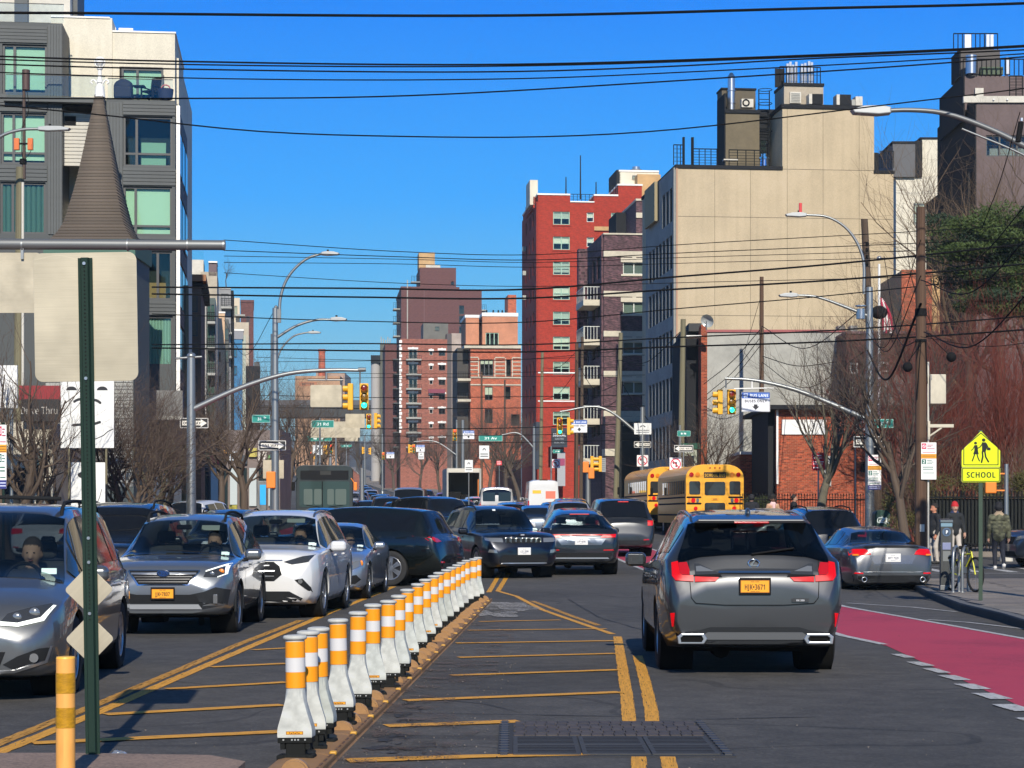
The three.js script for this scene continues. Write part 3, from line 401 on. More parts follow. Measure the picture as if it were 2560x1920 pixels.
// 1 the grey luxury SUV ahead, seen from behind
{
  const L = 4.89, h = L / 2;
  const s = suv({ L, W: 1.9, H: 1.70, open: 2, tuck: 1, bot: [[h, .42], [h - .25, .3], [h - .6, .25], [-h + .6, .25], [-h + .2, .29], [-h, .33]], wb: 2.79, fo: .96, wr: .365, gc: .25, roofW: .64, paint: gunmetal, rails: .03, railMat: darkGrey, mirror: [h - 1.72, 1.12, 1.05], mirrorMat: darkGrey, hood: 1.06, b: 1.14, rh: -h + .52, tg: -h + .17, rwK: 8.12, rwIn: .0, spokes: 10,
    plan: [[h, .60], [h - .06, .78], [h - .18, .90], [h - .45, .975], [h - 1.1, 1], [-h + 1.2, 1], [-h + .5, .985], [-h + .2, .955], [-h + .07, .90], [-h, .80]],
    top: [[h, .72], [h - .05, .86], [h - .16, .98], [h - .4, 1.04], [h - 1.28, 1.11], [h - 2.0, 1.60], [h - 2.5, 1.685], [h - 3.0, 1.70], [-h + 1.2, 1.675], [-h + .52, 1.60], [-h + .17, 1.23], [-h + .10, 1.10], [-h + .03, 1.0], [-h + .01, .9], [-h, .86]],
    belt: [[h, .62], [h - .2, .92], [h - .6, 1.0], [h - 1.3, 1.07], [-h + .9, 1.18], [-h + .3, 1.19], [-h + .1, 1.03], [-h, .72]], handles: [.35, -.65], handleY: .96, seams: [.95, -.1, -1.1], tw: .24 });
  s.front = genericFront();
  s.rear = (t, cs, P) => {
    const R = -1;
    mesh('roof_spoiler', ext([[-.58, -.006], [.58, -.006], [.54, .016], [-.54, .016]], .2, .012).rotateX(-.2).translate(0, 1.568, -h + .38), P, t);
    mesh('brake_light', rb(.36, .022, .03, .0, 1.562, -h + .325, .008), lampRed, t);
    mesh('antenna_fin', sp(.04, 0, 1.655, -h + .72, .8, 1.5, 2, 10), darkGrey, t);
    mesh('wiper', bar(V(.02, 1.24, cs.endZ(0, 1.24, -1) - .03), V(-.42, 1.30, cs.endZ(-.42, 1.3, -1) - .03), .011), M.black, t);
    // lamps: a red hook of light round a clear block, on the flank and on the tailgate
    mirrored(t, cs, 'tail_light', [[.62, .965], [.80, .975], [.835, 1.02], [.835, 1.155], [.77, 1.17], [.755, 1.05], [.73, 1.03], [.62, 1.025]], R, lampRedLit, .016);
    mirrored(t, cs, 'tail_light_housing', [[.66, 1.03], [.735, 1.035], [.755, 1.06], [.765, 1.155], [.68, 1.16], [.655, 1.08]], R, lampRed, .012);
    mirrored(t, cs, 'tail_light', [[.40, .968], [.605, .962], [.605, 1.015], [.36, 1.008]], R, lampRedLit, .016);
    mirrored(t, cs, 'lamp_housing', [[.33, 1.035], [.60, 1.03], [.605, 1.145], [.56, 1.145]], R, lampDark, .010); mirrored(t, cs, 'reversing_light', [[.40, 1.068], [.59, 1.065], [.59, 1.118], [.545, 1.122]], R, lampClear, .016);
    mirrored(t, cs, 'lamp_trim', [[.33, 1.012], [.62, 1.022], [.615, 1.032], [.35, 1.04]], R, M.black, .012);
    mesh('chrome_bar', cs.patch([[-.37, 1.052], [.37, 1.052], [.36, 1.072], [-.36, 1.072]], R, .022), M.chrome, t);
    const em = mesh('emblem', new THREE.TorusGeometry(.055, .009, 8, 28).scale(1, .78, 1).translate(0, 1.145, cs.endZ(0, 1.145, R) - .012), M.chrome, t);
    mesh('emblem_letter', ext([[-.038, -.026], [.036, -.026], [.044, -.012], [-.012, -.012], [.018, .034], [.004, .034], [-.04, -.014]], .012).rotateY(Math.PI).translate(.0, 1.145, cs.endZ(0, 1.145, R) - .008), M.chrome, em);
    plate(t, cs, .915, R, 'HJK\u20223671', 'gold', M.black, .014);
    const bad = mesh('model_badge', new THREE.PlaneGeometry(.17, .04).rotateY(Math.PI).translate(-.46, .775, cs.endZ(.46, .775, R) - .006), textPlate(.2, .05, 'RX 350', '#d6d6d8', '#3c3d3f', 'bold 40px sans-serif'), t);
    // shut lines of the tailgate
    const line = (pts, w, nm) => { for (let i = 0; i < pts.length - 1; i++) { const [a, b] = [pts[i], pts[i + 1]], l = Math.hypot(b[0] - a[0], b[1] - a[1]), nx = -(b[1] - a[1]) / l * w, ny = (b[0] - a[0]) / l * w; mesh(nm, cs.patch([[a[0] - nx, a[1] - ny], [b[0] - nx, b[1] - ny], [b[0] + nx, b[1] + ny], [a[0] + nx, a[1] + ny]], R, .0035, .1), M.black, t); } };
    line([[-.665, 1.2], [-.655, .96], [-.645, .80], [-.60, .745], [-.3, .725], [.3, .725], [.60, .745], [.645, .80], [.655, .96], [.665, 1.2]], .004, 'tailgate_seam');
    mesh('bumper_lip', cs.patch([[-.48, .45], [.48, .45], [.55, .40], [.50, .375], [-.50, .375], [-.55, .40]], R, .02), std([.13, .132, .135], .4, .8), t);
    mesh('lower_valance', cs.patch([[-.80, .44], [-.56, .47], [-.45, .50], [.45, .50], [.56, .47], [.80, .44], [.76, .33], [-.76, .33]], R, .008), cladding, t);
    mirrored(t, cs, 'reflector', [[.835, .50], [.855, .64], [.812, .645], [.822, .50]], R, lampRedLit, .012);  // reflectors are no lamps; their red glow is added in the material
    for (const sd of [1, -1]) { const z = cs.endZ(.64, .385, R) - .02, ex = mesh('exhaust_tip', ext(shift([[-.15, .0], [-.12, .05], [.10, .05], [.14, .02], [.13, -.045], [-.12, -.045]], 0, 0).map(([a, b]) => [a * sd, b]), .06, .006, [shift([[-.12, 0], [-.1, .036], [.085, .036], [.115, .012], [.107, -.032], [-.1, -.032]], 0, 0).map(([a, b]) => [a * sd, b])]).translate(sd * .645, .385, z - .04), M.steel, t); mesh('exhaust_opening', bx(.22, .075, .01, sd * .645, .385, z - .012), well, ex); }
  };
  const rearD = 20.3; buildCar(s, 'sport_utility_vehicle', 'dark grey crossover with amber plate HJK 3671, nearest car seen from behind', fw(2.50, rearD + h), AWAY(.014));
}
// 2 grey minivan cut off by the left edge
{
  const L = 5.17, h = L / 2, s = suv({ L, W: 2.0, H: 1.76, open: 2, wb: 3.09, fo: 1.02, wr: .36, gc: .19, roofW: .70, paint: midGrey, hood: 1.02, b: 1.06, cowl: h - 1.0, hdr: h - 2.05, rh: -h + .5, tg: -h + .18, rails: .07, railMat: M.plastic, mirror: [h - 1.62, 1.08, 1], mirrorMat: midGrey, spokes: 9, tw: .23,
    top: [[h, .60], [h - .05, .72], [h - .2, .86], [h - .5, .97], [h - 1.0, 1.07], [h - 2.05, 1.66], [h - 2.5, 1.745], [h - 3.2, 1.76], [-h + 1.2, 1.74], [-h + .5, 1.66], [-h + .18, 1.1], [-h + .06, .98], [-h + .02, .72], [-h, .66]],
    belt: [[h, .52], [h - .25, .8], [h - .6, .9], [h - 1.1, .99], [h - 1.8, 1.03], [-h + .8, 1.08], [-h + .2, 1.0], [-h, .5]], sideWin: [[h - 1.45, h - 1.78, 7.1, 7.85], [h - 1.84, h - 2.85], [h - 2.95, h - 3.85], [h - 3.93, -h + .6]] });
  s.front = (t, cs) => {
    mirrored(t, cs, 'headlight', [[.46, .70], [.60, .685], [.82, .73], [.90, .84], [.86, .86], [.70, .83], [.52, .78]], 1, lampDark, .012);
    mirrored(t, cs, 'running_light', [[.46, .682], [.62, .668], [.83, .715], [.905, .84], [.88, .845], [.80, .745], [.61, .70], [.46, .715]], 1, drl, .020);
    for (const sd of [1, -1]) { for (const [x, y, r] of [[.60, .745, .042], [.74, .778, .05]]) mesh('lamp_lens', sp(r, sd * x, y, cs.endZ(x, y, 1) + .002, 1, 1, .45, 16), lampClear, t); }
    mirrored(t, cs, 'fog_light_recess', [[.50, .34], [.58, .30], [.84, .37], [.88, .48], [.80, .475], [.62, .41]], 1, M.plastic, .010);
    mirrored(t, cs, 'chrome_strip', [[.40, .26], [.60, .265], [.86, .345], [.90, .49], [.885, .49], [.845, .365], [.6, .29], [.40, .285]], 1, M.steel, .016);
    for (const sd of [1, -1]) mesh('fog_light', cz(.04, .04, .03, sd * .76, .395, cs.endZ(.76, .395, 1) + .008, 16), lampClear, t);
    mesh('grille', cs.patch([[-.34, .70], [.34, .70], [.42, .80], [-.42, .80]], 1, .01), M.plastic, t); mesh('lower_grille', cs.patch([[-.44, .24], [.44, .24], [.52, .45], [-.52, .45]], 1, .01), M.plastic, t);
    mesh('inspection_sticker', rb(.14, .055, .004, 0, 0, 0, .004, 1), std([.55, .75, .7], .6), t).position.copy(cs.pt(h - 1.2, 8.6, 1).add(V(.0, .03, .012)));
    mesh('roof_crossbar', tube([V(-.62, 1.80, .25), V(0, 1.815, .25), V(.62, 1.80, .25)], .022, 12, 6), M.plastic, t);
  };
  s.rear = genericRear({});
  buildCar(s, 'minivan', 'dark grey minivan with lit white running light at the left edge', fw(-5.08, 17.35 + h), TOWARD(.06));
}
// 3 grey wagon with black cladding
{
  const L = 4.86, h = L / 2, s = suv({ L, W: 1.87, H: 1.66, open: 1, wb: 2.745, fo: .96, wr: .35, gc: .25, roofW: .60, paint: silverGrey, clad: true, rails: .075, railMat: M.plastic, hood: 1.03, b: 1.03, mirror: [h - 1.68, 1.07, 1], spokes: 5, handles: [.2, -.8], handleY: .92, seams: [.95, -.05, -1.05], sideMat: glassTint,
    wsMat: phys([.016, .020, .022], .05, 0, { clearcoat: 1 }) });
  s.front = (t, cs) => {
    mesh('grille', cs.patch([[-.40, .80], [-.46, .865], [-.47, .885], [.47, .885], [.46, .865], [.40, .80], [.33, .70], [-.33, .70]], 1, .010), M.plastic, t);
    mesh('grille_frame', cs.patch([[-.48, .895], [.48, .895], [.49, .875], [.40, .755], [.35, .685], [-.35, .685], [-.40, .755], [-.49, .875]].reverse(), 1, .004), M.chrome, t);
    for (let i = 0; i < 3; i++) mesh('grille_bar', cs.patch(shift(rectPts(-.33 - i * .03, -.006, .33 + i * .03, .006), 0, .735 + i * .035), 1, .02), std([.05, .05, .055], .4, .4), t);
    mesh('grille_wing', cs.patch([[-.44, .835], [-.1, .83], [.1, .83], [.44, .835], [.44, .858], [.1, .862], [-.1, .862], [-.44, .858]], 1, .022), M.steel, t);
    const e = mesh('emblem', ext(oval(.085, .048), .012, .004).translate(0, .845, cs.endZ(0, .845, 1) + .022), M.chrome, t); mesh('emblem_field', ext(oval(.07, .036), .004).translate(0, .845, cs.endZ(0, .845, 1) + .040), std([.02, .06, .2], .3, .4), e); mesh('emblem_stars', mg([[-.04, .008, .014], [.0, .012, .007], [.016, -.01, .007], [.034, .004, .007], [-.004, -.012, .006], [.045, -.012, .006]].map(([x, y, r]) => cz(r, r, .006, x, .845 + y, cs.endZ(0, .845, 1) + .046, 8))), M.chrome, e);
    mirrored(t, cs, 'headlight', [[.535, .80], [.73, .80], [.84, .85], [.85, .965], [.80, .955], [.56, .865]], 1, lampDark, .012);
    mirrored(t, cs, 'running_light', [[.56, .868], [.80, .945], [.815, .84], [.72, .803], [.72, .79], [.845, .835], [.858, .975], [.80, .968], [.56, .885]], 1, drl, .02);
    for (const sd of [1, -1]) { mesh('lamp_lens', sp(.036, sd * .645, .838, cs.endZ(.645, .838, 1) + .004, 1, 1, .4, 14), lampClear, t); mesh('turn_signal', sp(.04, sd * .765, .868, cs.endZ(.765, .868, 1) + .0, 1, 1, .4, 12), lampAmber, t); }
    mesh('lower_cladding', cs.patch([[-.84, .42], [-.88, .62], [-.70, .66], [-.55, .60], [-.36, .56], [.36, .56], [.55, .60], [.70, .66], [.88, .62], [.84, .42], [.5, .36], [-.5, .36]].reverse(), 1, .012), cladding, t);
    mesh('lower_grille', cs.patch([[-.50, .455], [.50, .455], [.44, .56], [-.44, .56]], 1, .018), M.plastic, t);
    mesh('skid_plate', cs.patch([[-.53, .365], [.53, .365], [.48, .43], [-.48, .43]], 1, .026), std([.38, .39, .40], .4, .7), t);
    for (const sd of [1, -1]) mesh('fog_light', rb(.06, .13, .03, sd * .70, .50, cs.endZ(.70, .5, 1) + .012, .012), lampClear, t);
    plate(t, cs, .575, 1, 'JJK\u20227807', 'gold', M.black, .035);
    for (const [z, k, w, hh, c] of [[h - 1.34, 8.62, .09, .05, [.5, .68, .62]], [h - 1.34, 8.45, .06, .05, [.5, .68, .62]]]) { const q = cs.pt(z, k, 1); const o = mesh('windshield_sticker', rb(w, hh, .004, 0, 0, 0, .004, 1), std(c, .6), t); o.position.copy(q).add(V(0, .03, .022)); o.rotation.x = -.62; }
    { const o = mesh('sun_visor', rb(.26, .10, .01, 0, 0, 0, .02), std([.07, .10, .085], .7), t); o.position.copy(cs.pt(h - 1.84, 9.3, 1)).add(V(0, .0, .03)); o.rotation.x = -.78; }
    mesh('wiper', bar(cs.pt(h - 1.33, 9.5, 1).add(V(0, .02, .03)), cs.pt(h - 1.4, 10.4, -1).add(V(0, .02, .03)), .008), M.black, t);
  };
  s.rear = genericRear({});
  buildCar(s, 'station_wagon', 'grey wagon with black cladding and amber plate JJK 7807', fw(-4.74, 27.0 + h), TOWARD(.012), grpA);
}
// 4 white SUV
{
  const L = 4.95, h = L / 2, s = suv({ L, W: 1.93, H: 1.72, open: 1, wb: 2.85, fo: .97, wr: .375, gc: .21, roofW: .64, paint: white, rails: .03, railMat: midGrey, hood: 1.10, b: 1.09, mirror: [h - 1.66, 1.12, 1.1], spokes: 6, handles: [.25, -.75], handleY: .97, seams: [.95, -.05, -1.1], handleMat: white });
  s.front = (t, cs) => {
    mirrored(t, cs, 'headlight', [[.42, .90], [.55, .86], [.80, .90], [.88, 1.01], [.70, .985]], 1, lampDark, .014);
    mesh('grille', cs.patch([[-.28, .60], [.28, .60], [.40, .70], [.36, .83], [.26, .90], [-.26, .90], [-.36, .83], [-.40, .70]], 1, .008), M.plastic, t); for (let i = 0; i < 6; i++) { const w = .2 + .1 * Math.sin((i + .7) * .55); mesh('grille_bar', cs.patch(shift(rectPts(-w, -.008, w, .008), 0, .635 + i * .042), 1, .018), i % 2 ? M.steel : M.black, t); }
    mesh('chrome_strip', cs.patch([[-.40, .915], [.40, .915], [.40, .93], [-.40, .93]], 1, .012), M.chrome, t);
    mirrored(t, cs, 'fog_light_recess', [[.60, .62], [.72, .64], [.84, .50], [.86, .42], [.80, .45], [.66, .56]], 1, M.plastic, .010); for (const sd of [1, -1]) mesh('fog_light', cz(.036, .036, .03, sd * .69, .595, cs.endZ(.69, .595, 1) + .01, 14), lampClear, t);
    mesh('lower_grille', cs.patch([[-.66, .26], [.66, .26], [.72, .33], [.52, .44], [-.52, .44], [-.72, .33]], 1, .010), M.plastic, t);
    for (const [z, k, w] of [[h - 1.36, 8.62, .1], [h - 1.36, 8.42, .06]]) { const o = mesh('windshield_sticker', rb(w, .05, .004, 0, 0, 0, .004, 1), std([.6, .72, .68], .6), t); o.position.copy(cs.pt(z, k, 1)).add(V(0, .03, .02)); o.rotation.x = -.62; }
    { const o = mesh('sun_visor', rb(.3, .09, .01, 0, 0, 0, .02), std([.07, .10, .085], .7), t); o.position.copy(cs.pt(h - 1.86, 9.6, 1)).add(V(0, .0, .03)); o.rotation.x = -.78; }
  };
  s.rear = genericRear({}); buildCar(s, 'sport_utility_vehicle', 'white family SUV with dark grille behind the grey wagon', fw(-3.88, 31.2 + h), TOWARD(-.045), grpA);
}
// 5 silver sedan
{
  const L = 4.69, h = L / 2, s = sedan({ L, W: 1.81, H: 1.45, open: 1, wb: 2.84, fo: .82, wr: .335, gc: .15, paint: silver, mirror: [h - 1.68, 1.0, .95], spokes: 5, hood: .93, seams: [.8, -.25], handles: [.1], handleY: .82 });
  s.front = (t, cs) => { mirrored(t, cs, 'headlight', [[.48, .60], [.62, .56], [.82, .64], [.85, .75], [.74, .74], [.52, .68]], 1, lampClear, .014); for (const sd of [1, -1]) mesh('turn_signal', sp(.035, sd * .80, .69, cs.endZ(.8, .69, 1), 1, 1.6, .4, 10), lampAmber, t);
    mesh('grille', cs.patch([[-.36, .52], [.36, .52], [.44, .62], [.38, .74], [-.38, .74], [-.44, .62]], 1, .01), M.plastic, t); mirrored(t, cs, 'air_intake', [[.46, .30], [.70, .30], [.80, .38], [.72, .47], [.50, .44]], 1, M.plastic, .012); mesh('chin_trim', cs.patch([[-.76, .235], [.76, .235], [.80, .265], [-.80, .265]], 1, .02), M.steel, t);
    for (const [z, k, w] of [[h - 1.3, 8.62, .1], [h - 1.3, 8.42, .05]]) { const o = mesh('windshield_sticker', rb(w, .05, .004, 0, 0, 0, .004, 1), std([.6, .72, .68], .6), t); o.position.copy(cs.pt(z, k, 1)).add(V(0, .03, .02)); o.rotation.x = -.9; } };
  s.rear = genericRear({ y: .86 }); buildCar(s, 'sedan', 'silver sedan between the white SUV and the black turning SUV', fw(-3.55, 37.8 + h), TOWARD(-.05), grpA);
}
// 6 dark green-black SUV seen from its flank
{
  const L = 5.0, h = L / 2, s = suv({ L, W: 1.96, H: 1.76, wb: 2.9, fo: .95, wr: .385, gc: .23, roofW: .66, paint: greenBlack, clad: false, hood: 1.1, b: 1.08, sideMat: glassDark, spokes: 6, mirror: [h - 1.68, 1.1, 1], handles: [.35, -.7], handleY: .98, seams: [.95, -.05, -1.15] });
  s.front = genericFront(); s.rear = genericRear({ y: 1.02, lamp: [[.55, .98], [.80, .96], [.92, 1.0], [.93, 1.1], [.70, 1.06]] });
  const ang = -1.25, D = 45.6, X = -1.3 - .95 * h; buildCar(s, 'sport_utility_vehicle', 'black SUV turning across the junction, its flank and rear wheel showing', fw(X, D), AWAY(ang), grpA);
}
// 7 black off-road SUV facing the camera
{
  const L = 4.82, h = L / 2, s = suv({ L, W: 1.94, H: 1.76, open: 1, wb: 2.915, fo: .9, wr: .375, gc: .24, roofW: .64, paint: navy, hood: 1.12, b: 1.10, mirror: [h - 1.62, 1.12, 1.05], mirrorMat: navy, rails: .05, spokes: 5, handles: [.3, -.7], handleY: .98, seams: [.95, -.05] });
  s.front = (t, cs) => { const zf = cs.endZ(0, .92, 1);
    mesh('grille', cs.patch([[-.45, .84], [.45, .84], [.47, .97], [-.47, .97]], 1, .008), M.plastic, t);
    for (let i = 0; i < 7; i++) { const x = -.39 + i * .13; mesh('grille_slot', ext(shift(roundRect(.115, .125, .02, 3), 0, 0), .012, .002, [shift(roundRect(.092, .102, .015, 3), 0, 0)]).translate(x, .905, cs.endZ(x, .905, 1) + .012), M.chrome, t); }
    mirrored(t, cs, 'headlight', [[.51, .86], [.78, .87], [.90, .91], [.90, .975], [.52, .965]], 1, lampClear, .012);
    mesh('lower_grille', cs.patch([[-.55, .36], [.55, .36], [.62, .46], [.50, .56], [-.50, .56], [-.62, .46]], 1, .012), M.plastic, t); mesh('chrome_surround', cs.patch([[-.58, .345], [.58, .345], [.56, .372], [-.56, .372]], 1, .022), M.steel, t);
    mirrored(t, cs, 'fog_light', [[.66, .60], [.86, .62], [.84, .69], [.68, .68]], 1, lampClear, .012); plate(t, cs, .645, 1, 'LSX 2099', 'white', M.white);
    mesh('hood_badge', new THREE.PlaneGeometry(.2, .06).rotateX(-.5).translate(0, 1.045, cs.endZ(0, 1.03, 1) + .018), textPlate(.2, .06, 'Jeep', '#dfe2e8', '#0b101c', 'bold 56px sans-serif'), t);
    for (const [z, k, w, c] of [[h - 1.33, 8.6, .1, [.6, .72, .68]], [h - 1.33, 8.42, .05, [.6, .72, .68]], [h - 1.9, 10.2, .08, [.62, .66, .66]]]) { const o = mesh('windshield_sticker', rb(w, .05, .004, 0, 0, 0, .004, 1), std(c, .6), t); o.position.copy(cs.pt(z, k, k > 9 ? -1 : 1)).add(V(0, .03, .02)); o.rotation.x = -.62; } };
  s.rear = genericRear({}); buildCar(s, 'sport_utility_vehicle', 'glossy black off-road SUV with seven slot grille facing the camera', fw(-.42, 48.2 + h * .93), TOWARD(.30), grpA);
}
// 8 dark coupe-backed SUV in the centre lane
{
  const L = 4.99, h = L / 2, s = suv({ L, W: 1.99, H: 1.68, open: 2, wb: 2.99, fo: .94, wr: .40, gc: .24, roofW: .60, paint: paint([.020, .024, .032], .6, .28), hood: 1.05, b: 1.10, rh: -h + .85, tg: -h + .22, mirror: [h - 1.7, 1.08, 1], spokes: 5, rwIn: .02,
    top: [[h, .72], [h - .05, .86], [h - .16, .98], [h - .4, 1.04], [h - 1.28, 1.1], [h - 2.0, 1.58], [h - 2.6, 1.68], [-h + 1.6, 1.63], [-h + .85, 1.52], [-h + .22, 1.16], [-h + .08, 1.06], [-h + .03, .95], [-h, .86]], belt: [[h, .62], [h - .2, .9], [h - .6, 1.0], [h - 1.3, 1.05], [-h + .9, 1.13], [-h + .3, 1.12], [-h + .08, .98], [-h, .72]] });
  s.front = genericFront(); s.rear = (t, cs) => { mesh('tail_light_bar', cs.patch([[-.86, .985], [.86, .985], [.85, 1.012], [-.85, 1.012]], -1, .014), lampRedLit, t); mirrored(t, cs, 'tail_light', [[.48, .925], [.86, .935], [.88, 1.02], [.55, 1.0]], -1, lampRedLit, .018); mesh('tailgate_panel', cs.patch([[-.5, .74], [.5, .74], [.62, .90], [-.62, .90]], -1, .01), paint([.10, .12, .15], .5, .3), t); mesh('lower_valance', cs.patch([[-.8, .34], [.8, .34], [.84, .55], [-.84, .55]], -1, .01), M.plastic, t); mesh('bumper_strip', cs.patch([[-.7, .40], [.7, .40], [.66, .43], [-.66, .43]], -1, .02), M.steel, t); mirrored(t, cs, 'reflector', [[.55, .60], [.82, .605], [.80, .635], [.56, .63]], -1, lampRed, .014); mesh('brake_light', rb(.5, .02, .03, 0, 1.515, -h + .80, .008), lampRedLit, t); plate(t, cs, .835, -1, 'LVP 4690', 'white', M.white); };
  buildCar(s, 'sport_utility_vehicle', 'black SUV with a full-width red light bar in the centre lane', fw(1.66, 50 + h), AWAY(-.03), grpA);
}
// shared shapes for the rest of the traffic: built once, repainted and placed
const kinds = {};
function kind(key, make) { return kinds[key] ??= make(); }
function place(key, make, name, label, Xc, D, turn, colour, over = {}, group = grpA) { const base = kind(key, make); const s = { ...base, ...over, paint: colour, mirrorMat: undefined }; const o = buildCar(s, name, label, fw(Xc, D), turn, group); base.geo ??= s.geo; base.panes ??= s.panes; return o; }
const K = {
  suvA: () => suv({ L: 4.75, W: 1.9, H: 1.70, mirror: [4.75 / 2 - 1.66, 1.1, 1] }), suvB: () => suv({ L: 5.1, W: 2.02, H: 1.86, wr: .40, hood: 1.16, b: 1.15, roofW: .72, mirror: [5.1 / 2 - 1.64, 1.16, 1.1] }),
  sedA: () => sedan({ L: 4.8, mirror: [4.8 / 2 - 1.66, .98, .95] }), sedB: () => sedan({ L: 4.6, H: 1.5, deck: 1.1, mirror: [4.6 / 2 - 1.66, 1.0, .95] }),
  hatch: () => suv({ L: 4.35, W: 1.8, H: 1.56, wb: 2.64, fo: .9, wr: .33, gc: .19, hood: .98, b: 1.0, roofW: .57 }),
  van: () => ({ L: 5.7, W: 2.02, wb: 3.5, fo: .9, wr: .37, gc: .26, roofW: .82, cat: 'van', cowl: 2.05, hdr: 1.35, rh: -2.74, tg: -2.83, crown: .09, hoodW: .84, top: [[2.85, .8], [2.8, .95], [2.65, 1.12], [2.05, 1.28], [1.35, 1.98], [.8, 2.08], [-2.4, 2.08], [-2.74, 2.03], [-2.83, 1.3], [-2.845, 1.0], [-2.85, .9]], belt: [[2.85, .6], [2.6, .95], [2.0, 1.12], [-2.7, 1.2], [-2.82, 1.15], [-2.85, .75]], plan: [[2.85, .66], [2.78, .85], [2.5, .96], [1.9, 1], [-2.5, 1], [-2.8, .96], [-2.85, .92]], sideWin: [[1.75, .95]], mirror: [1.6, 1.3, 1.2] }),
  tallvan: () => ({ L: 5.9, W: 2.05, wb: 3.6, fo: .95, wr: .36, gc: .24, roofW: .86, cat: 'van', cowl: 2.25, hdr: 1.4, rh: -2.86, tg: -2.92, crown: .08, hoodW: .84, top: [[2.95, .8], [2.9, .95], [2.75, 1.12], [2.25, 1.3], [1.4, 2.3], [.8, 2.5], [-2.5, 2.5], [-2.86, 2.44], [-2.92, 1.4], [-2.94, 1.0], [-2.95, .9]], belt: [[2.95, .6], [2.7, .95], [2.2, 1.15], [-2.8, 1.3], [-2.92, 1.2], [-2.95, .75]], plan: [[2.95, .66], [2.88, .85], [2.6, .96], [2.0, 1], [-2.6, 1], [-2.9, .96], [-2.95, .92]], sideWin: [[1.9, 1.0]], mirror: [1.7, 1.35, 1.2] }),
};
const R1 = (lit, o = {}) => ({ rear: genericRear({ lit, ...o }), front: genericFront(), ...(o.more ?? {}) }), F1 = (lit, o = {}) => ({ front: genericFront({ lit, ...o }), rear: genericRear({}) });
const charcoal = paint([.030, .032, .035], .6, .3), bronze = paint([.10, .09, .08], .6, .3), bluegrey = paint([.05, .065, .09], .6, .3);
place('suvB', K.suvB, 'sport_utility_vehicle', 'charcoal SUV with glowing brake lights beside the school buses', 3.42, 63 + 2.5, AWAY(-.05), charcoal, R1(true, { y: 1.05, top: 1.72, lamp: [[.74, .96], [.90, .97], [.91, 1.12], [.74, 1.13]], more: { rails: .0 } }));
place('suvA', K.suvA, 'sport_utility_vehicle', 'pale silver SUV with a wide black rear window in the queue', 2.05, 72 + 2.4, AWAY(-.04), paint([.46, .47, .49], .6, .3), R1(false, { y: .95 }));
place('sedB', K.sedB, 'sedan', 'grey sedan with one red lamp left of the pale silver SUV', .95, 74 + 2.3, AWAY(-.05), bluegrey, R1(true, { y: .9 }));
place('hatch', K.hatch, 'hatchback', 'dark grey small hatchback behind the black slot-grilled SUV', -.02, 80 + 2.2, AWAY(-.03), midGrey, R1(false, { y: .98 }));
place('suvA', K.suvA, 'sport_utility_vehicle', 'white SUV nosing out from behind the black slot-grilled SUV', -.6, 57 + 2.4, TOWARD(.22), white, F1(false));
place('sedA', K.sedA, 'sedan', 'dark blue sedan roof between the silver van and white SUV', -.95, 77 + 2.4, AWAY(-.03), navy, R1(false));
place('van', K.van, 'passenger_van', 'silver passenger van with twin rear windows', -.92, 108 + 2.85, AWAY(-.035), paint([.42, .41, .40], .4, .35), { rear: (t, cs) => { for (const sd of [1, -1]) { mesh('rear_door_window', cs.patch(shift(rectPts(-.33, -.24, .33, .24), sd * .42, 1.55), -1, .012), glassTint, t); mesh('tail_light', cs.patch(shift(rectPts(-.05, -.28, .05, .28), sd * .9, 1.0), -1, .012), lampRed, t); } mesh('rear_bumper', bx(1.7, .2, .14, 0, .52, -2.88), M.steel, t); }, noWs: false });
place('tallvan', K.tallvan, 'cargo_van', 'white high-roofed cargo van with yellow and red rear stickers', 1.8, 122 + 2.9, AWAY(-.045), white, { rwMat: white, rear: (t, cs) => { mesh('yellow_sticker', cs.patch(shift(rectPts(-.26, -.1, .26, .1), .42, 1.75), -1, .012), std([.75, .45, .02], .6), t); mesh('red_sticker', cs.patch(shift(rectPts(-.3, -.26, .3, .2), -.42, 1.6), -1, .012), std([.75, .16, .10], .6), t); mirrored(t, cs, 'tail_light', shift(rectPts(-.05, -.18, .05, .18), .93, 1.05), -1, lampRed, .012); mesh('roof_sign_bar', rb(.5, .07, .06, 0, 2.47, -2.82), M.plastic, t); mesh('rear_bumper', bx(1.7, .16, .12, 0, .5, -2.97), cladding, t); } });
place('sedA', K.sedA, 'sedan', 'black sedan with a pink-red tail lamp before the open truck', -2.75, 106 + 2.4, AWAY(-.05), blackP, R1(true));
place('hatch', K.hatch, 'hatchback', 'white hatchback with red high lamp left of the silver van', -2.1, 112 + 2.2, AWAY(-.05), white, R1(true, { top: 1.5 }));
place('sedA', K.sedA, 'sedan', 'dark sedan right of the white cargo van', 2.0, 92 + 2.4, AWAY(-.05), charcoal, R1(false));
place('suvA', K.suvA, 'sport_utility_vehicle', 'black SUV directly ahead of the pale silver SUV', 2.45, 84 + 2.4, AWAY(-.05), blackP, R1(false));
place('suvB', K.suvB, 'sport_utility_vehicle', 'large glossy black SUV turning out of the oncoming queue', -2.75, 74, TOWARD(.62), blackP, { ...F1(false), sideMat: glassDark });
place('van', K.van, 'passenger_van', 'pale grey passenger van facing the camera in the oncoming queue', -5.7, 112, TOWARD(.0), paint([.30, .30, .29], .4, .35), F1(false));
place('sedA', K.sedA, 'taxi', 'green-topped taxi in the oncoming queue', -6.2, 108, TOWARD(.05), paint([.12, .34, .10], .2, .35), F1(false));
place('sedB', K.sedB, 'sedan', 'dark grey sedan leading the oncoming lane beside the bus', -7.0, 98, TOWARD(.05), charcoal, F1(false));
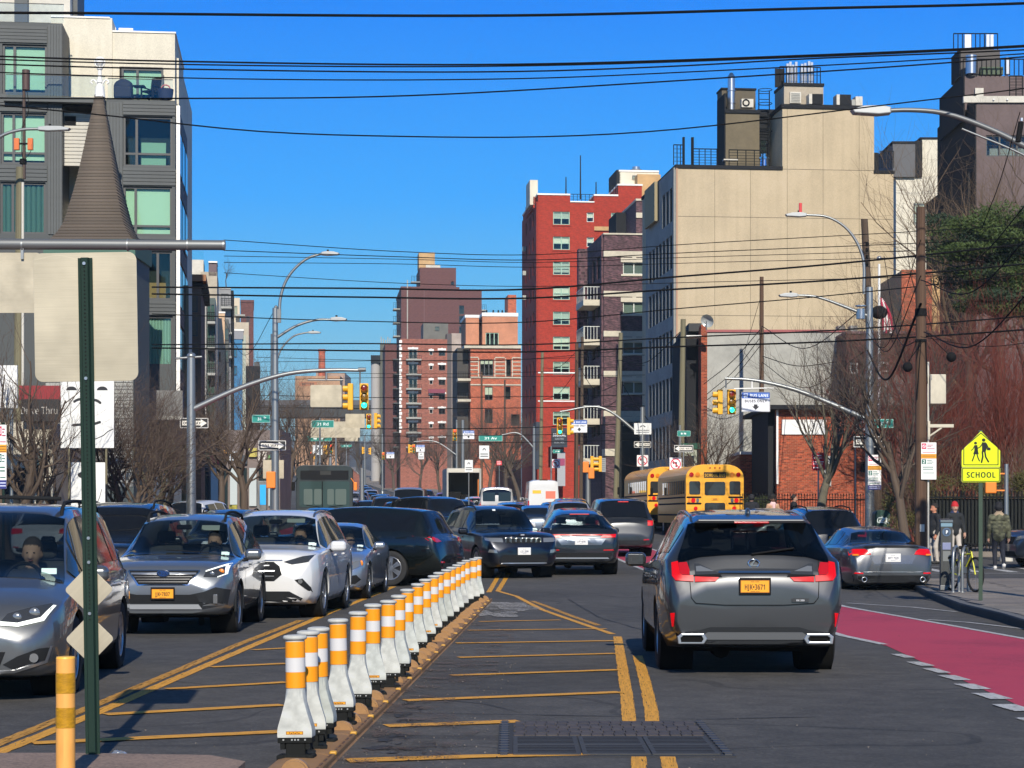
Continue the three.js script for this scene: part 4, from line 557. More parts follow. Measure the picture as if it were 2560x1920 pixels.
place('suvA', K.suvA, 'sport_utility_vehicle', 'boxy grey-green SUV with round white lamp in the oncoming queue', -6.05, 97, TOWARD(.1), paint([.05, .055, .05], .5, .35), F1(true));
place('sedB', K.sedB, 'sedan', 'dark sedan with warm headlight in the oncoming queue', -5.15, 91, TOWARD(.12), blackP, F1(true));
place('sedA', K.sedA, 'sedan', 'dark sedan in front of the grey-green city bus', -6.85, 72, TOWARD(.03), bluegrey, F1(false));
// far up the hill
[[-17.6, 236, 'black', blackP, 'suvA', 1], [-17.3, 228, 'charcoal', charcoal, 'suvA', 1], [-15.8, 216, 'dark green', greenBlack, 'suvA', 0], [-14.7, 201, 'black', blackP, 'suvB', 1], [-13.4, 190, 'pale', paint([.5, .5, .5], .3, .3), 'suvA', 1], [-12.6, 178, 'dark blue', navy, 'sedA', 1], [-9.0, 172, 'white', white, 'hatch', 0], [-10.2, 158, 'dark', charcoal, 'sedA', 1], [-9.4, 142, 'grey', midGrey, 'sedB', 0], [-5.6, 165, 'red', paint([.35, .02, .03], .3, .3), 'hatch', 0], [-12.2, 160, 'silver', silver, 'suvA', 1], [-11.2, 146, 'bronze', bronze, 'sedA', 0], [-16.2, 205, 'white', white, 'hatch', 1], [-18.4, 246, 'silver', silver, 'suvB', 1], [-8.0, 186, 'black', blackP, 'suvA', 0]]
  .sort((a, b) => a[1] - b[1]).forEach(([x, D, word, col, k, lit], i) => place(k, K[k], k === 'sedA' || k === 'sedB' ? 'sedan' : 'sport_utility_vehicle', `distant ${word} car facing us, ${ORD[i]} from the nearest up the hill`, x, D, TOWARD(.06), col, F1(!!lit), 'cars far up the hill'));
place('suvA', K.suvA, 'sport_utility_vehicle', 'pink-sided delivery car far up the oncoming lane', -8.6, 180, TOWARD(.06), paint([.62, .2, .32], .1, .4), F1(false), 'cars far up the hill');
// parked on the right
{
  const L = 4.9, h = L / 2, s = sedan({ L, W: 1.85, H: 1.44, open: 1, wb: 2.83, wr: .335, paint: darkGrey, deck: 1.09, rwMat: phys([.015, .03, .055], .04, 0, { clearcoat: 1 }), mirror: [h - 1.7, 1.0, 1] });
  s.front = genericFront(); s.rear = (t, cs) => { mirrored(t, cs, 'tail_light', [[.46, .86], [.88, .83], [.88, .97], [.58, .975], [.5, .93]], -1, lampRedLit, .014); for (const sd of [1, -1]) mesh('turn_signal', cs.patch(shift(rectPts(-.06, -.016, .06, .016), sd * .78, .852), -1, .02), lampAmber, t); mesh('deck_lip', cs.patch([[-.6, 1.005], [.6, 1.005], [.55, 1.03], [-.55, 1.03]], -1, .012), M.plastic, t); mesh('bumper_strip', cs.patch([[-.82, .485], [.82, .485], [.8, .50], [-.8, .50]], -1, .012), M.steel, t); mesh('plate_recess', cs.patch([[-.4, .66], [.4, .66], [.5, .84], [-.5, .84]], -1, .004), paint([.15, .155, .16], .7, .25), t); mesh('lower_valance', cs.patch([[-.8, .27], [.8, .27], [.84, .42], [-.84, .42]], -1, .01), M.plastic, t); mirrored(t, cs, 'reflector', [[.64, .45], [.82, .455], [.8, .485], [.64, .48]], -1, lampRedLit, .014); for (const sd of [1, -1]) { const e = mesh('exhaust_tip', T(new THREE.TorusGeometry(.05, .012, 8, 20), sd * .62, .335, cs.endZ(.62, .34, -1) - .03), M.steel, t); mesh('exhaust_opening', cz(.045, .045, .03, sd * .62, .335, cs.endZ(.62, .34, -1) - .02, 14), well, e); } plate(t, cs, .79, -1, 'MYT 7520', 'white', M.white); };  // the bumper reflectors get an added glow from the lit lamp material
  buildCar(s, 'sedan', 'grey sedan parked at the right kerb by the parking meter', [7.86, -.06, -(42 + h)], AWAY(-.06), parked);
}
place('suvA', K.suvA, 'sport_utility_vehicle', 'black SUV with roof bars parked ahead of the grey sedan', 8.15, 51.5 + 2.4, AWAY(-.07), blackP, { ...R1(false, { y: 1.0, plate: ' ', style: 'gold', py: .86 }), rails: .07 }, parked);
place('sedB', K.sedB, 'sedan', 'dark grey car roof showing ahead of the parked black SUV', 8.55, 65 + 2.3, AWAY(-.07), darkGrey, R1(false), parked);
place('suvA', K.suvA, 'sport_utility_vehicle', 'blue-grey SUV on the side street, cut by the right edge', 16.05, 55.5, -1.45, bluegrey, R1(true));
// left side
place('suvB', K.suvB, 'sport_utility_vehicle', 'black SUV with roof rack behind the sign post, left of the wagon', -7.15, 36.5, TOWARD(.03), blackP, { ...F1(false), rails: .08 });
place('suvA', K.suvA, 'sport_utility_vehicle', 'dark car roof with long black roof box behind the grey wagon', -6.5, 46, TOWARD(.05), charcoal, { ...F1(false), rails: .05 });
place('suvA', K.suvA, 'sport_utility_vehicle', 'white SUV with purple-red lamp parked by the left signal pole', -11.6, 76, AWAY(.25), white, R1(false));
place('suvA', K.suvA, 'sport_utility_vehicle', 'white SUV with a lit red brake strip at the far left kerb', -12.9, 58, AWAY(.1), paint([.5, .5, .52], .2, .35), R1(true, { top: 1.64 }));
// ---------------------------------------------------------------- buses and the open truck
const busYellow = paint([.80, .37, .012], .0, .55, { clearcoat: .35, clearcoatRoughness: .15 }), busGlass = phys([.030, .032, .034], .08, 0, { clearcoat: 1 });
function busSection(w, h, y0, r, n = 7) { const o = [[-w / 2, y0], [w / 2, y0]]; for (let i = 0; i <= n; i++) { const a = i / n * Math.PI / 2; o.push([w / 2 - r + r * Math.cos(a), h - r * .72 + r * .72 * Math.sin(a)]); } for (let i = 0; i <= n; i++) { const a = Math.PI / 2 + i / n * Math.PI / 2; o.push([-w / 2 + r + r * Math.cos(a), h - r * .72 + r * .72 * Math.sin(a)]); } return o; }
const busWord = std([1, 1, 1], .5, 0, { map: canvasTex(256, 64, (g, w, h) => { g.fillStyle = '#1c1608'; g.fillRect(0, 0, w, h); g.fillStyle = '#f3b52a'; g.font = 'bold 44px sans-serif'; g.textAlign = 'center'; g.textBaseline = 'middle'; g.fillText('SCHOOL BUS', w / 2, h / 2 + 2, w - 16); }) });
const wordMat = (s, bg, fg) => std([1, 1, 1], .5, 0, { map: canvasTex(128, 48, (g, w, h) => { g.fillStyle = bg; g.fillRect(0, 0, w, h); g.fillStyle = fg; g.font = 'bold 38px sans-serif'; g.textAlign = 'center'; g.textBaseline = 'middle'; g.fillText(s, w / 2, h / 2 + 2, w - 6); }) });
function schoolBus(label, X, D, ang, num) {
  const W = 2.38, H = 3.02, L = 9.4, h = L / 2, t = thing('school_bus', label, 'school bus', fw(X, D + h), AWAY(ang), 'school buses'), z = -h;
  mesh('body', ext(busSection(W, H, .62, .72), L, .02).translate(0, 0, -h), busYellow, t); mesh('roof', ext(busSection(W * .93, H + .015, 2.62, .66), L - .5, .01).translate(0, 0, -h + .3), std([.40, .41, .42], .35, .3), t);
  const P = (nm, w, hh, x, y, m, d = .02, r = .04) => mesh(nm, ext(roundRect(w, hh, r), d).rotateY(Math.PI).translate(x, y, z - .02), m, t);
  for (const s of [-1, 1]) { P('rear_window', .46, .55, s * .84, 2.07, busGlass, .02, .07); for (const [x, c] of [[.98, lampRed], [.72, lampAmber]]) mesh('warning_lamp', cz(.095, .095, .05, s * x, 2.62, z - .04, 18), c, t); P('rub_rail', .62, .07, s * .87, 1.68, M.black); P('rub_rail', .62, .07, s * .87, 1.42, M.black); P('tail_light', .18, .18, s * .90, 1.55, lampRedLit, .03, .08); P('turn_light', .12, .16, s * 1.07, 1.55, lampAmber, .03, .05); P('reverse_light', .12, .16, s * .72, 1.55, lampClear, .03, .05); mesh('stop_lamp', cz(.08, .08, .05, s * .80, 1.22, z - .04, 16), lampRedLit, t); }
  P('rear_door', 1.04, 2.1, 0, 1.62, busYellow, .03, .05); P('door_window', .86, .56, 0, 2.04, busGlass, .045, .08); P('lower_door_window', .86, .38, 0, 1.26, busGlass, .045, .08); mesh('bus_lettering', new THREE.PlaneGeometry(.92, .24).rotateY(Math.PI).translate(0, 2.60, z - .055), busWord, t); mesh('bus_number', new THREE.PlaneGeometry(.3, .11).rotateY(Math.PI).translate(0, 1.60, z - .07), wordMat(num, '#e89a12', '#2a1c06'), t); mesh('phone_lettering', new THREE.PlaneGeometry(.8, .1).rotateY(Math.PI).translate(0, .93, z - .055), wordMat('718-276-7500', '#e89a12', '#5a3c0a'), t);
  for (const x of [-.2, 0, .2]) mesh('marker_lamp', rb(.06, .05, .05, x, 2.90, z - .03, .01), lampRed, t); mesh('bumper', rb(2.36, .30, .18, 0, .62, z - .1, .03), M.black, t); mesh('licence_plate', rb(.3, .15, .02, -.8, .98, z - .04), M.white, t);
  for (const s of [-1, 1]) { for (let i = 0; i < 10; i++) { const o = mesh('side_window', rb(.03, .62, .62, s * (W / 2 + .005), 2.1, -h + .7 + i * .74, .02), frameDk, t); mesh('pane', bx(.01, .54, .54, s * (W / 2 + .024), 2.1, -h + .7 + i * .74), busGlass, o); } for (const y of [1.68, 1.42, .95]) mesh('side_rail', bx(.04, .07, L - .4, s * (W / 2 + .01), y, 0), M.black, t); mesh('side_mirror', rb(.12, .4, .2, s * (W / 2 + .35), 2.0, h - .3, .05), M.black, t); for (const zz of [-h + 2.2, h - 1.2]) wheel(t, s * (W / 2 - .2), .48, zz, s, .28, rimMat, 5, .55); }
  mesh('underbody', mg([bx(2, .3, L * .9, 0, .55, 0), bx(.5, .3, .8, .5, .35, -h + 1.2)]), well, t); mesh('mud_flaps', mg([-1, 1].map((s) => bx(.5, .6, .02, s * .85, .4, -h + 1.5))), M.rubber, t); mesh('engine_hood', rb(1.9, 1.0, 1.2, 0, 1.1, h + .5, .15), busYellow, t); mesh('windshield', bx(2.0, .8, .02, 0, 2.1, h + .03), busGlass, t);
}
const frameDk = std([.03, .03, .03], .6);
schoolBus('nearer yellow school bus, whole rear end visible', 8.18, 83, -.05, '2255'); schoolBus('yellow school bus ahead, half hidden by the nearer one', 7.35, 95, -.06, '2241');
{ // city bus coming towards us on the left
  const W = 2.56, H = 3.05, L = 11, h = L / 2, D = 92, t = thing('city_bus', 'dark grey-green city bus facing us on the left', 'bus', fw(-8.9, D + h), TOWARD(.05)), z = h; const P = paint([.014, .018, .018], .3, .4), gl = phys([.035, .06, .058], .06, 0);
  mesh('body', ext(busSection(W, H, .35, .35), L, .03).translate(0, 0, -h), P, t); const F2 = (nm, w, hh, x, y, m, d = .02, r = .04, o = 0) => mesh(nm, ext(roundRect(w, hh, r), d).translate(x, y, z + .03 + o), m, t);
  F2('destination_sign', 2.2, .42, 0, 2.62, M.plastic); mesh('route_text', new THREE.PlaneGeometry(.5, .18).translate(.05, 2.72, z + .055), wordMat('\u2261\u2261', '#111413', '#c9cdc8'), t); F2('windshield', 2.3, 1.18, 0, 1.74, gl, .02, .1); F2('windshield_divider', .04, 1.18, -.1, 1.74, M.black, .03); for (const [x, w] of [[-.75, .4], [-.3, .34], [.28, .3], [.75, .5]]) F2('interior_seat_glimpse', w, .72, x, 1.62, std([.075, .11, .10], .7), .004, .06, .021); F2('bumper', 2.5, .3, 0, .5, M.plastic, .08); for (const s of [-1, 1]) { F2('headlight', .34, .16, s * .98, .82, lampClear, .03, .07); mesh('wiper', bar(V(s * .2, 1.16, z + .07), V(s * .85, 1.24, z + .07), .015), M.black, t); mesh('side_mirror', mg([rb(.16, .4, .14, s * 1.42, 2.1, z + .2, .04), bar(V(s * 1.2, 2.5, z), V(s * 1.42, 2.2, z + .2), .02)]), s > 0 ? M.orange : M.black, t); for (const zz of [h - 2.6, -h + 3]) wheel(t, s * (W / 2 - .2), .48, zz, s, .28, rimMat, 5, .55); for (let i = 0; i < 6; i++) mesh('side_window', rb(.02, .95, 1.3, s * (W / 2 + .01), 1.85, h - 1.2 - i * 1.5, .02), gl, t); mesh('licence_plate', bx(.3, .15, .02, -.6, .62, z + .12), M.white, t); }
  mesh('underbody', bx(2.1, .3, L * .9, 0, .36, 0), well, t); }
{ const D = 140, W = 2.3, t = thing('box_truck', 'box truck with its empty rear box standing open', 'truck', fw(-3.37, D), AWAY(-.1)); const fr = std([.36, .35, .32], .6), inn = std([.30, .26, .22], .85); for (const s of [-1, 1]) { mesh('side_panel', bx(.06, 2.3, 5, s * W / 2, 2.15, 2.5), fr, t); mesh('rear_post', bx(.12, 2.4, .12, s * W / 2, 2.15, -.02), fr, t); mesh('inner_lining', bx(.02, 2.1, 4.9, s * (W / 2 - .06), 2.15, 2.5), inn, t); mesh('tail_light', bx(.14, .1, .04, s * 1, .9, -.06), lampRed, t); for (const z of [.9, 5.6]) wheel(t, s * .95, .42, z, s, .28, rimMat, 5, .55); } mesh('roof_panel', bx(W, .08, 5, 0, 3.34, 2.5), fr, t); mesh('header', bx(W, .26, .1, 0, 3.2, -.03), M.offwhite, t); mesh('bulkhead', bx(W, 2.3, .06, 0, 2.15, 5), inn, t); mesh('floor', bx(W, .12, 5, 0, 1.0, 2.5), M.woodDark, t); mesh('cab', rb(2.1, 1.7, 1.8, 0, 1.6, 6.1, .2), white, t); mesh('cargo', mg([rb(.9, .7, .8, .5, 1.4, 2, .1), rb(.7, .5, .6, -.2, 1.3, 1.6, .1)]), M.black, t); mesh('chassis', bx(1.4, .3, 6.6, 0, .7, 3.2), well, t); mesh('grab_bar', bx(.05, 1.4, .05, -1.0, 1.9, -.05), M.orange, t); }
// ---------------------------------------------------------------- striped delineator posts on their kerb
{
  const tops = [[742, 1587], [773, 1576], [798, 1567], [850, 1546], [894, 1528], [932, 1509], [969, 1500], [997, 1487], [1020, 1472], [1043, 1458], [1067, 1447], [1083, 1438], [1098, 1430], [1114, 1423], [1129, 1417], [1140, 1411], [1154, 1405.6], [1167, 1400.5], [1182, 1397], [1194, 1394]];
  const spots = tops.map(([p, q]) => { const D = .80 * F / (q - HZ); return [px(p, D), D]; });
  const scuff = dataTex(256, (u, v) => { const n = fbm(N1, u, v, 8, 6), g = .84 + .24 * n - (N2(u * 64, v * 24, 64) > .93 ? .08 : 0); return [g, g, g * .98]; }, true, 3), plastic = std([.50, .525, .52], .55, 0, { map: scuff }), plasticB = std([.44, .465, .45], .6, 0, { map: scuff }), plasticC = std([.53, .54, .53], .55, 0, { map: scuff }), capM = std([.55, .56, .54], .6, 0, { map: grime }), ora = std([.86, .30, .004], .35), wht = std([.60, .59, .59], .4), rub = matte([.012, .013, .013]), rivet = std([.6, .6, .58], .3, .6), tag = std([1, 1, 1], .5, 0, { map: canvasTex(128, 32, (g, w, h) => { g.fillStyle = '#e59a12'; g.fillRect(0, 0, w, h); g.strokeStyle = '#2a1a04'; g.lineWidth = 3; g.strokeRect(3, 3, w - 6, h - 6); g.fillStyle = '#20160a'; for (let i = 0; i < 6; i++) g.fillRect(22 + i * 14, 11 + (i % 2) * 3, 10, 9); }) });
  // the body: a rectangular foot that turns into a round neck, lofted ring by ring
  const N = 24, ring = (hw, hd, r, k, y) => { const o = []; for (let i = 0; i < N; i++) { const a = i / N * Math.PI * 2, c = Math.cos(a), s = Math.sin(a), m = Math.max(Math.abs(c), Math.abs(s)), sx = c / m * hw, sz = s / m * hd; o.push([lerp(r * c, sx, k), y, lerp(r * s, sz, k)]); } return o; };
  const rings = [ring(.113, .058, .064, 1, .17), ring(.116, .06, .064, 1, .185), ring(.116, .06, .064, 1, .215), ring(.112, .058, .064, 1, .245), ring(.095, .060, .064, .82, .33), ring(.079, .062, .064, .5, .415), ring(.063, .063, .063, .0, .495), ring(.063, .063, .063, 0, .83)];
  const p = [], idx = []; rings.forEach((r) => r.forEach((q) => p.push(...q))); for (let j = 0; j < rings.length - 1; j++) for (let i = 0; i < N; i++) { const a = j * N + i, b = j * N + (i + 1) % N; idx.push(a, a + N, b, b, a + N, b + N); }
  const bodyG = new THREE.BufferGeometry(); bodyG.setAttribute('position', new THREE.Float32BufferAttribute(p, 3)); bodyG.setIndex(idx); bodyG.setAttribute('uv', new THREE.Float32BufferAttribute([...Array(p.length / 3)].flatMap((_, i) => [Math.atan2(p[i * 3 + 2], p[i * 3]) * .06, p[i * 3 + 1]]), 2)); const bodyC = toCreasedNormals(bodyG, .22);
  const band = (y0, y1) => new THREE.CylinderGeometry(.0655, .0665, y1 - y0, 26, 1, true).translate(0, (y0 + y1) / 2, 0);
  const capG = new THREE.LatheGeometry([[0, .815], [.062, .815], [.072, .818], [.079, .825], [.080, .836], [.074, .845], [.05, .85], [0, .852]].map(([a, b]) => new THREE.Vector2(a, b)), 26);
  const baseG = mg([rb(.232, .042, .118, 0, .158, 0, .006), rb(.13, .11, .095, 0, .09, 0, .008), bx(.022, .11, .10, -.04, .09, 0), bx(.022, .11, .10, .04, .09, 0), rb(.20, .03, .11, 0, .045, 0, .008), ...[-1, 1].map((s) => rb(.05, .05, .13, s * .10, .035, 0, .012)), ...[-1, 1].map((s) => bx(.03, .05, .1, s * .085, .12, 0))]);
  const rivG = [-.075, -.018, .003, .024, .07].map((x) => cz(.006, .006, .008, x, .16, .06, 8));
  const place = ['nearest, at the bottom of the row', 'second', 'third', 'fourth', 'fifth', 'sixth', 'seventh', 'eighth', 'ninth', 'tenth', 'eleventh', 'twelfth', 'thirteenth', 'fourteenth', 'fifteenth', 'sixteenth', 'seventeenth', 'eighteenth', 'nineteenth', 'twentieth and farthest'];
  const R = rng(9);
  spots.forEach(([x, D], i) => {
    const t = thing('delineator_post', `orange and white banded grey delineator post, ${place[i]}${i ? ' from the bottom of the row' : ''}`, 'delineator', [x, gy(D), -D], (R() - .5) * .3, 'delineator posts on the median kerb'); t.rotation.z = (R() - .5) * .045; t.rotation.x = (R() - .5) * .04;
    mesh('post_body', bodyC, [plastic, plasticB, plasticC][R() * 3 | 0], t); mesh('orange_band', band(.70, .805), ora, t); mesh('white_band', band(.605, .70), wht, t); mesh('orange_band', band(.50, .605), ora, t); mesh('cap', capG, capM, t); const b = mesh('base_bracket', baseG, rub, t); if (i < 10) for (const g of rivG) mesh('rivet', g, rivet, b);
    if ([0, 1, 3, 5, 8, 10, 11].includes(i)) mesh('maker_label', new THREE.PlaneGeometry(.115, .022).translate(0, .205, .0612), tag, t);
  });
  // the rubber kerb: bed, lips and humps
  const kerbM = std([.30, .165, .07], .75, 0, { map: grime, bumpMap: bumpy, bumpScale: .004 }), hump = std([.36, .20, .085], .35, 0, { map: grime }), slot = std([.11, .055, .03], .8);
  const line = (D) => { const a = spots[0], b = spots[spots.length - 1]; let i = 0; while (i < spots.length - 2 && D > spots[i + 1][1]) i++; return D < a[1] ? a[0] - (a[1] - D) * .03 : lerp(spots[i][0], spots[i + 1][0], (D - spots[i][1]) / (spots[i + 1][1] - spots[i][1])); };
  const lx = (D) => lerp(-1.43, -.66, (D - 13.3) / 23.3);
  const R2 = rng(31), slotG = [...Array(5)].map((_, i) => bx(.012, .006, .13, .165, .049, -.14 - i * .225));
  const humpG = (() => { return mg([cz(.095, .1, .13, 0, 0, 0, 22), cz(.108, .108, .03, 0, 0, .02, 22)]); })();
  let n = 0; for (let D = 12.2; D < 36.6; D += 1.22) {
    const a = lx(D), b = lx(D + 1.2), dir = Math.atan2(b - a, 1.2), t = thing('kerb_unit', `rust brown rubber kerb section under the posts, ${ORD[n]} from the bottom edge`, 'kerb', [a + .06, gy(D), -D], -dir, 'rubber kerb sections on the median');
    mesh('kerb_bed', mg([ext([[-.2, 0], [-.17, .03], [-.12, .042], [.10, .042], [.15, .03], [.20, 0]], 1.19, .0).translate(0, .0, -1.19)]), kerbM, t);
    mesh('kerb_lip', mg([rb(.045, .05, 1.19, .165, .022, -.6, .012)]), kerbM, t); for (let i = 0; i < 5; i++) mesh('lip_slot', slotG[i], slot, t); mesh('reflector_stud', rb(.05, .03, .06, .165, .045, -.02, .012), std([.55, .28, .03], .4), t);
    for (const k of [.3, .9]) if (spots.every((q) => Math.abs(q[1] - D - k) > .16)) { const o = mesh('hump', humpG, hump, t); o.position.set(.03 + R2() * .02, .03, -k); o.scale.set(.85, .7 + R2() * .2, .9); }
    n++;
  }
}
// yellow flexible marker in the foreground
{
  const D = 12.05, t = thing('marker_post', 'yellow flexible marker post with darker bands, bottom left', 'marker post', [px(164, D), 0, -D]);
  const y1 = std([.92, .44, .10], .6, 0, { map: grime }), y2 = std([.62, .31, .012], .35, 0, { map: paintTone });
  mesh('post', cy(.0565, .0575, .78, 0, .39, 0, 32), y1, t); mesh('reflective_band', cy(.0585, .0585, .122, 0, .633, 0, 32), y2, t); mesh('reflective_band', cy(.0585, .0585, .122, 0, .425, 0, 32), y2, t); mesh('top_cap', cy(.054, .0575, .012, 0, .785, 0, 32), std([.85, .46, .05], .5), t); mesh('foot', cy(.09, .11, .04, 0, .02, 0, 24), M.plastic, t);
}
// ---------------------------------------------------------------- signs: thin plates with printed faces
function signPlate(parent, name, w, h, x, y, z, face, r = .02, back = M.signBack, turn = 0) { const o = mesh(name, ext(roundRect(w, h, Math.min(r, w / 2.2, h / 2.2)), .004, .0015).translate(0, 0, -.006), back, parent); o.position.set(x, y, z); o.rotation.y = turn; if (face) { const g = new THREE.ShapeGeometry(shapeOf(roundRect(w - .002, h - .002, Math.min(r, w / 2.2, h / 2.2)))); const p = g.attributes.position, uv = g.attributes.uv; for (let i = 0; i < p.count; i++) uv.setXY(i, p.getX(i) / w + .5, p.getY(i) / h + .5); mesh('sign_face', g.translate(0, 0, .003), face, o); } return o; }
const face = (w, h, draw, rough = .5) => std([1, 1, 1], rough, 0, { map: canvasTex(w, h, draw) });
const txt = (g, s, x, y, font, col, wmax) => { g.fillStyle = col; g.font = font; g.textAlign = 'center'; g.textBaseline = 'middle'; g.fillText(s, x, y, wmax); };
const oneWayR = face(256, 96, (g, w, h) => { g.fillStyle = '#e8e6e2'; g.fillRect(0, 0, w, h); g.fillStyle = '#141418'; g.fillRect(5, 5, w - 10, h - 10); g.fillStyle = '#e4e0d6'; g.beginPath(); g.moveTo(20, 26); g.lineTo(188, 26); g.lineTo(188, 10); g.lineTo(244, 48); g.lineTo(188, 86); g.lineTo(188, 70); g.lineTo(20, 70); g.fill(); txt(g, 'ONE WAY', 108, 49, 'bold 38px sans-serif', '#141418', 160); });
const oneWayL = face(256, 96, (g, w, h) => { g.fillStyle = '#e8e6e2'; g.fillRect(0, 0, w, h); g.fillStyle = '#141418'; g.fillRect(5, 5, w - 10, h - 10); g.fillStyle = '#e4e0d6'; g.beginPath(); g.moveTo(236, 26); g.lineTo(68, 26); g.lineTo(68, 10); g.lineTo(12, 48); g.lineTo(68, 86); g.lineTo(68, 70); g.lineTo(236, 70); g.fill(); txt(g, 'ONE WAY', 148, 49, 'bold 38px sans-serif', '#141418', 160); });
const street = (s, small) => face(256, 96, (g, w, h) => { g.fillStyle = '#0c8478'; g.fillRect(0, 0, w, h); g.strokeStyle = '#cfe6e0'; g.lineWidth = 3; g.strokeRect(3, 3, w - 6, h - 6); if (s) txt(g, s, small ? 108 : 128, 50, 'bold 54px sans-serif', '#e6f2ee', 220); else { g.fillStyle = '#dcebe6'; g.fillRect(70, 34, 34, 30); g.fillRect(124, 34, 48, 30); } if (small) txt(g, small, 184, 34, 'bold 34px sans-serif', '#e6f2ee'); });
const busLane = face(256, 180, (g, w, h) => { g.fillStyle = '#e2e2e6'; g.fillRect(0, 0, w, h); g.fillStyle = '#2f5cae'; g.fillRect(4, 4, w - 8, 54); g.fillStyle = '#dfe6f4'; g.fillRect(22, 14, 36, 32); g.fillStyle = '#2f5cae'; g.fillRect(27, 19, 26, 13); g.fillStyle = '#dfe6f4'; g.fillRect(26, 46, 8, 6); g.fillRect(46, 46, 8, 6); txt(g, 'BUS LANE', 158, 32, 'bold 36px sans-serif', '#e9eefa', 170); txt(g, 'BUSES ONLY', 128, 82, 'bold 34px sans-serif', '#1a1a20', 220); g.fillStyle = '#1a1a20'; g.fillRect(112, 112, 32, 18); g.beginPath(); g.moveTo(96, 130); g.lineTo(160, 130); g.lineTo(128, 162); g.fill(); g.strokeStyle = '#2a2a30'; g.lineWidth = 3; g.strokeRect(3, 3, w - 6, h - 6); });
const noLeft = face(128, 128, (g, w, h) => { g.fillStyle = '#ece6e6'; g.fillRect(0, 0, w, h); g.fillStyle = '#16161a'; g.fillRect(62, 50, 16, 46); g.fillRect(46, 44, 32, 16); g.beginPath(); g.moveTo(48, 34); g.lineTo(26, 52); g.lineTo(48, 70); g.fill(); g.strokeStyle = '#c0143c'; g.lineWidth = 11; g.beginPath(); g.arc(64, 64, 50, 0, 7); g.stroke(); g.beginPath(); g.moveTo(29, 29); g.lineTo(99, 99); g.stroke(); });
const parking = (blue) => face(160, 400, (g, w, h) => { g.fillStyle = '#e8e6e4'; g.fillRect(0, 0, w, h); g.fillStyle = '#c81e46'; g.fillRect(8, 10, 46, 60); g.strokeStyle = '#f2e6ea'; g.lineWidth = 6; g.beginPath(); g.arc(31, 40, 15, 0, 7); g.stroke(); g.beginPath(); g.moveTo(21, 30); g.lineTo(41, 50); g.stroke(); g.fillStyle = '#9a3450'; for (const [y, l] of [[24, 60], [42, 44], [64, 78]]) g.fillRect(64, y, l, 8); g.fillStyle = '#b02646'; g.fillRect(14, 104, 132, 6); g.fillStyle = '#e29a1e'; g.fillRect(0, 124, w, 50); g.fillStyle = '#7a4c08'; for (let y = 134; y < 168; y += 16) g.fillRect(10, y, 138, 5); g.fillStyle = '#175c4c'; g.fillRect(8, 182, 44, 52); txt(g, '2', 30, 209, 'bold 46px sans-serif', '#f0f4f2'); g.fillStyle = '#2f6a5c'; for (const [y, l] of [[190, 50], [208, 70], [226, 56]]) g.fillRect(62, y, l, 7); for (const y of [262, 284]) g.fillRect(16, y, 110, 9); g.fillRect(20, 326, 118, 7); if (blue) { g.fillStyle = '#262e78'; g.fillRect(0, 346, w, 54); g.fillStyle = '#cdd2ea'; for (const y of [360, 378]) g.fillRect(14, y, 130, 7); } });
const redSign = face(96, 128, (g, w, h) => { g.fillStyle = '#d02438'; g.fillRect(0, 0, w, h); g.fillStyle = '#f4dede'; for (const y of [14, 32, 60, 76, 104]) g.fillRect(10, y, w - 20 - (y % 3) * 8, 8); });
const schoolFace = face(256, 256, (g, w, h) => { g.fillStyle = '#dcea06'; g.fillRect(0, 0, w, h); g.strokeStyle = '#16180a'; g.lineWidth = 6; g.beginPath(); g.moveTo(14, 242); g.lineTo(14, 118); g.lineTo(128, 14); g.lineTo(242, 118); g.lineTo(242, 242); g.closePath(); g.stroke(); g.fillStyle = '#14160a'; g.strokeStyle = '#14160a'; g.lineCap = 'round';
  g.beginPath(); g.arc(146, 64, 12, 0, 7); g.fill(); g.beginPath(); g.moveTo(134, 80); g.lineTo(160, 80); g.lineTo(172, 112); g.lineTo(158, 150); g.lineTo(136, 150); g.fill(); g.lineWidth = 11; g.beginPath(); g.moveTo(138, 148); g.lineTo(140, 184); g.lineTo(132, 224); g.moveTo(154, 148); g.lineTo(160, 186); g.lineTo(178, 220); g.stroke(); g.lineWidth = 7; g.beginPath(); g.moveTo(138, 90); g.lineTo(122, 114); g.lineTo(108, 122); g.moveTo(164, 90); g.lineTo(178, 122); g.stroke(); g.fillRect(168, 118, 24, 20);
  g.beginPath(); g.arc(92, 86, 10, 0, 7); g.fill(); g.beginPath(); g.moveTo(84, 100); g.lineTo(104, 100); g.lineTo(110, 150); g.lineTo(114, 166); g.lineTo(76, 166); g.lineTo(84, 140); g.fill(); g.lineWidth = 8; g.beginPath(); g.moveTo(86, 166); g.lineTo(78, 192); g.lineTo(70, 214); g.moveTo(102, 166); g.lineTo(108, 190); g.lineTo(118, 214); g.stroke(); g.lineWidth = 6; g.beginPath(); g.moveTo(86, 106); g.lineTo(74, 130); g.lineTo(64, 138); g.stroke(); }, .35);
const schoolWord = face(256, 96, (g, w, h) => { g.fillStyle = '#dcea06'; g.fillRect(0, 0, w, h); g.strokeStyle = '#16180a'; g.lineWidth = 5; g.strokeRect(6, 6, w - 12, h - 12); txt(g, 'SCHOOL', 128, 50, 'bold 50px sans-serif', '#14160a', 216); }, .35);

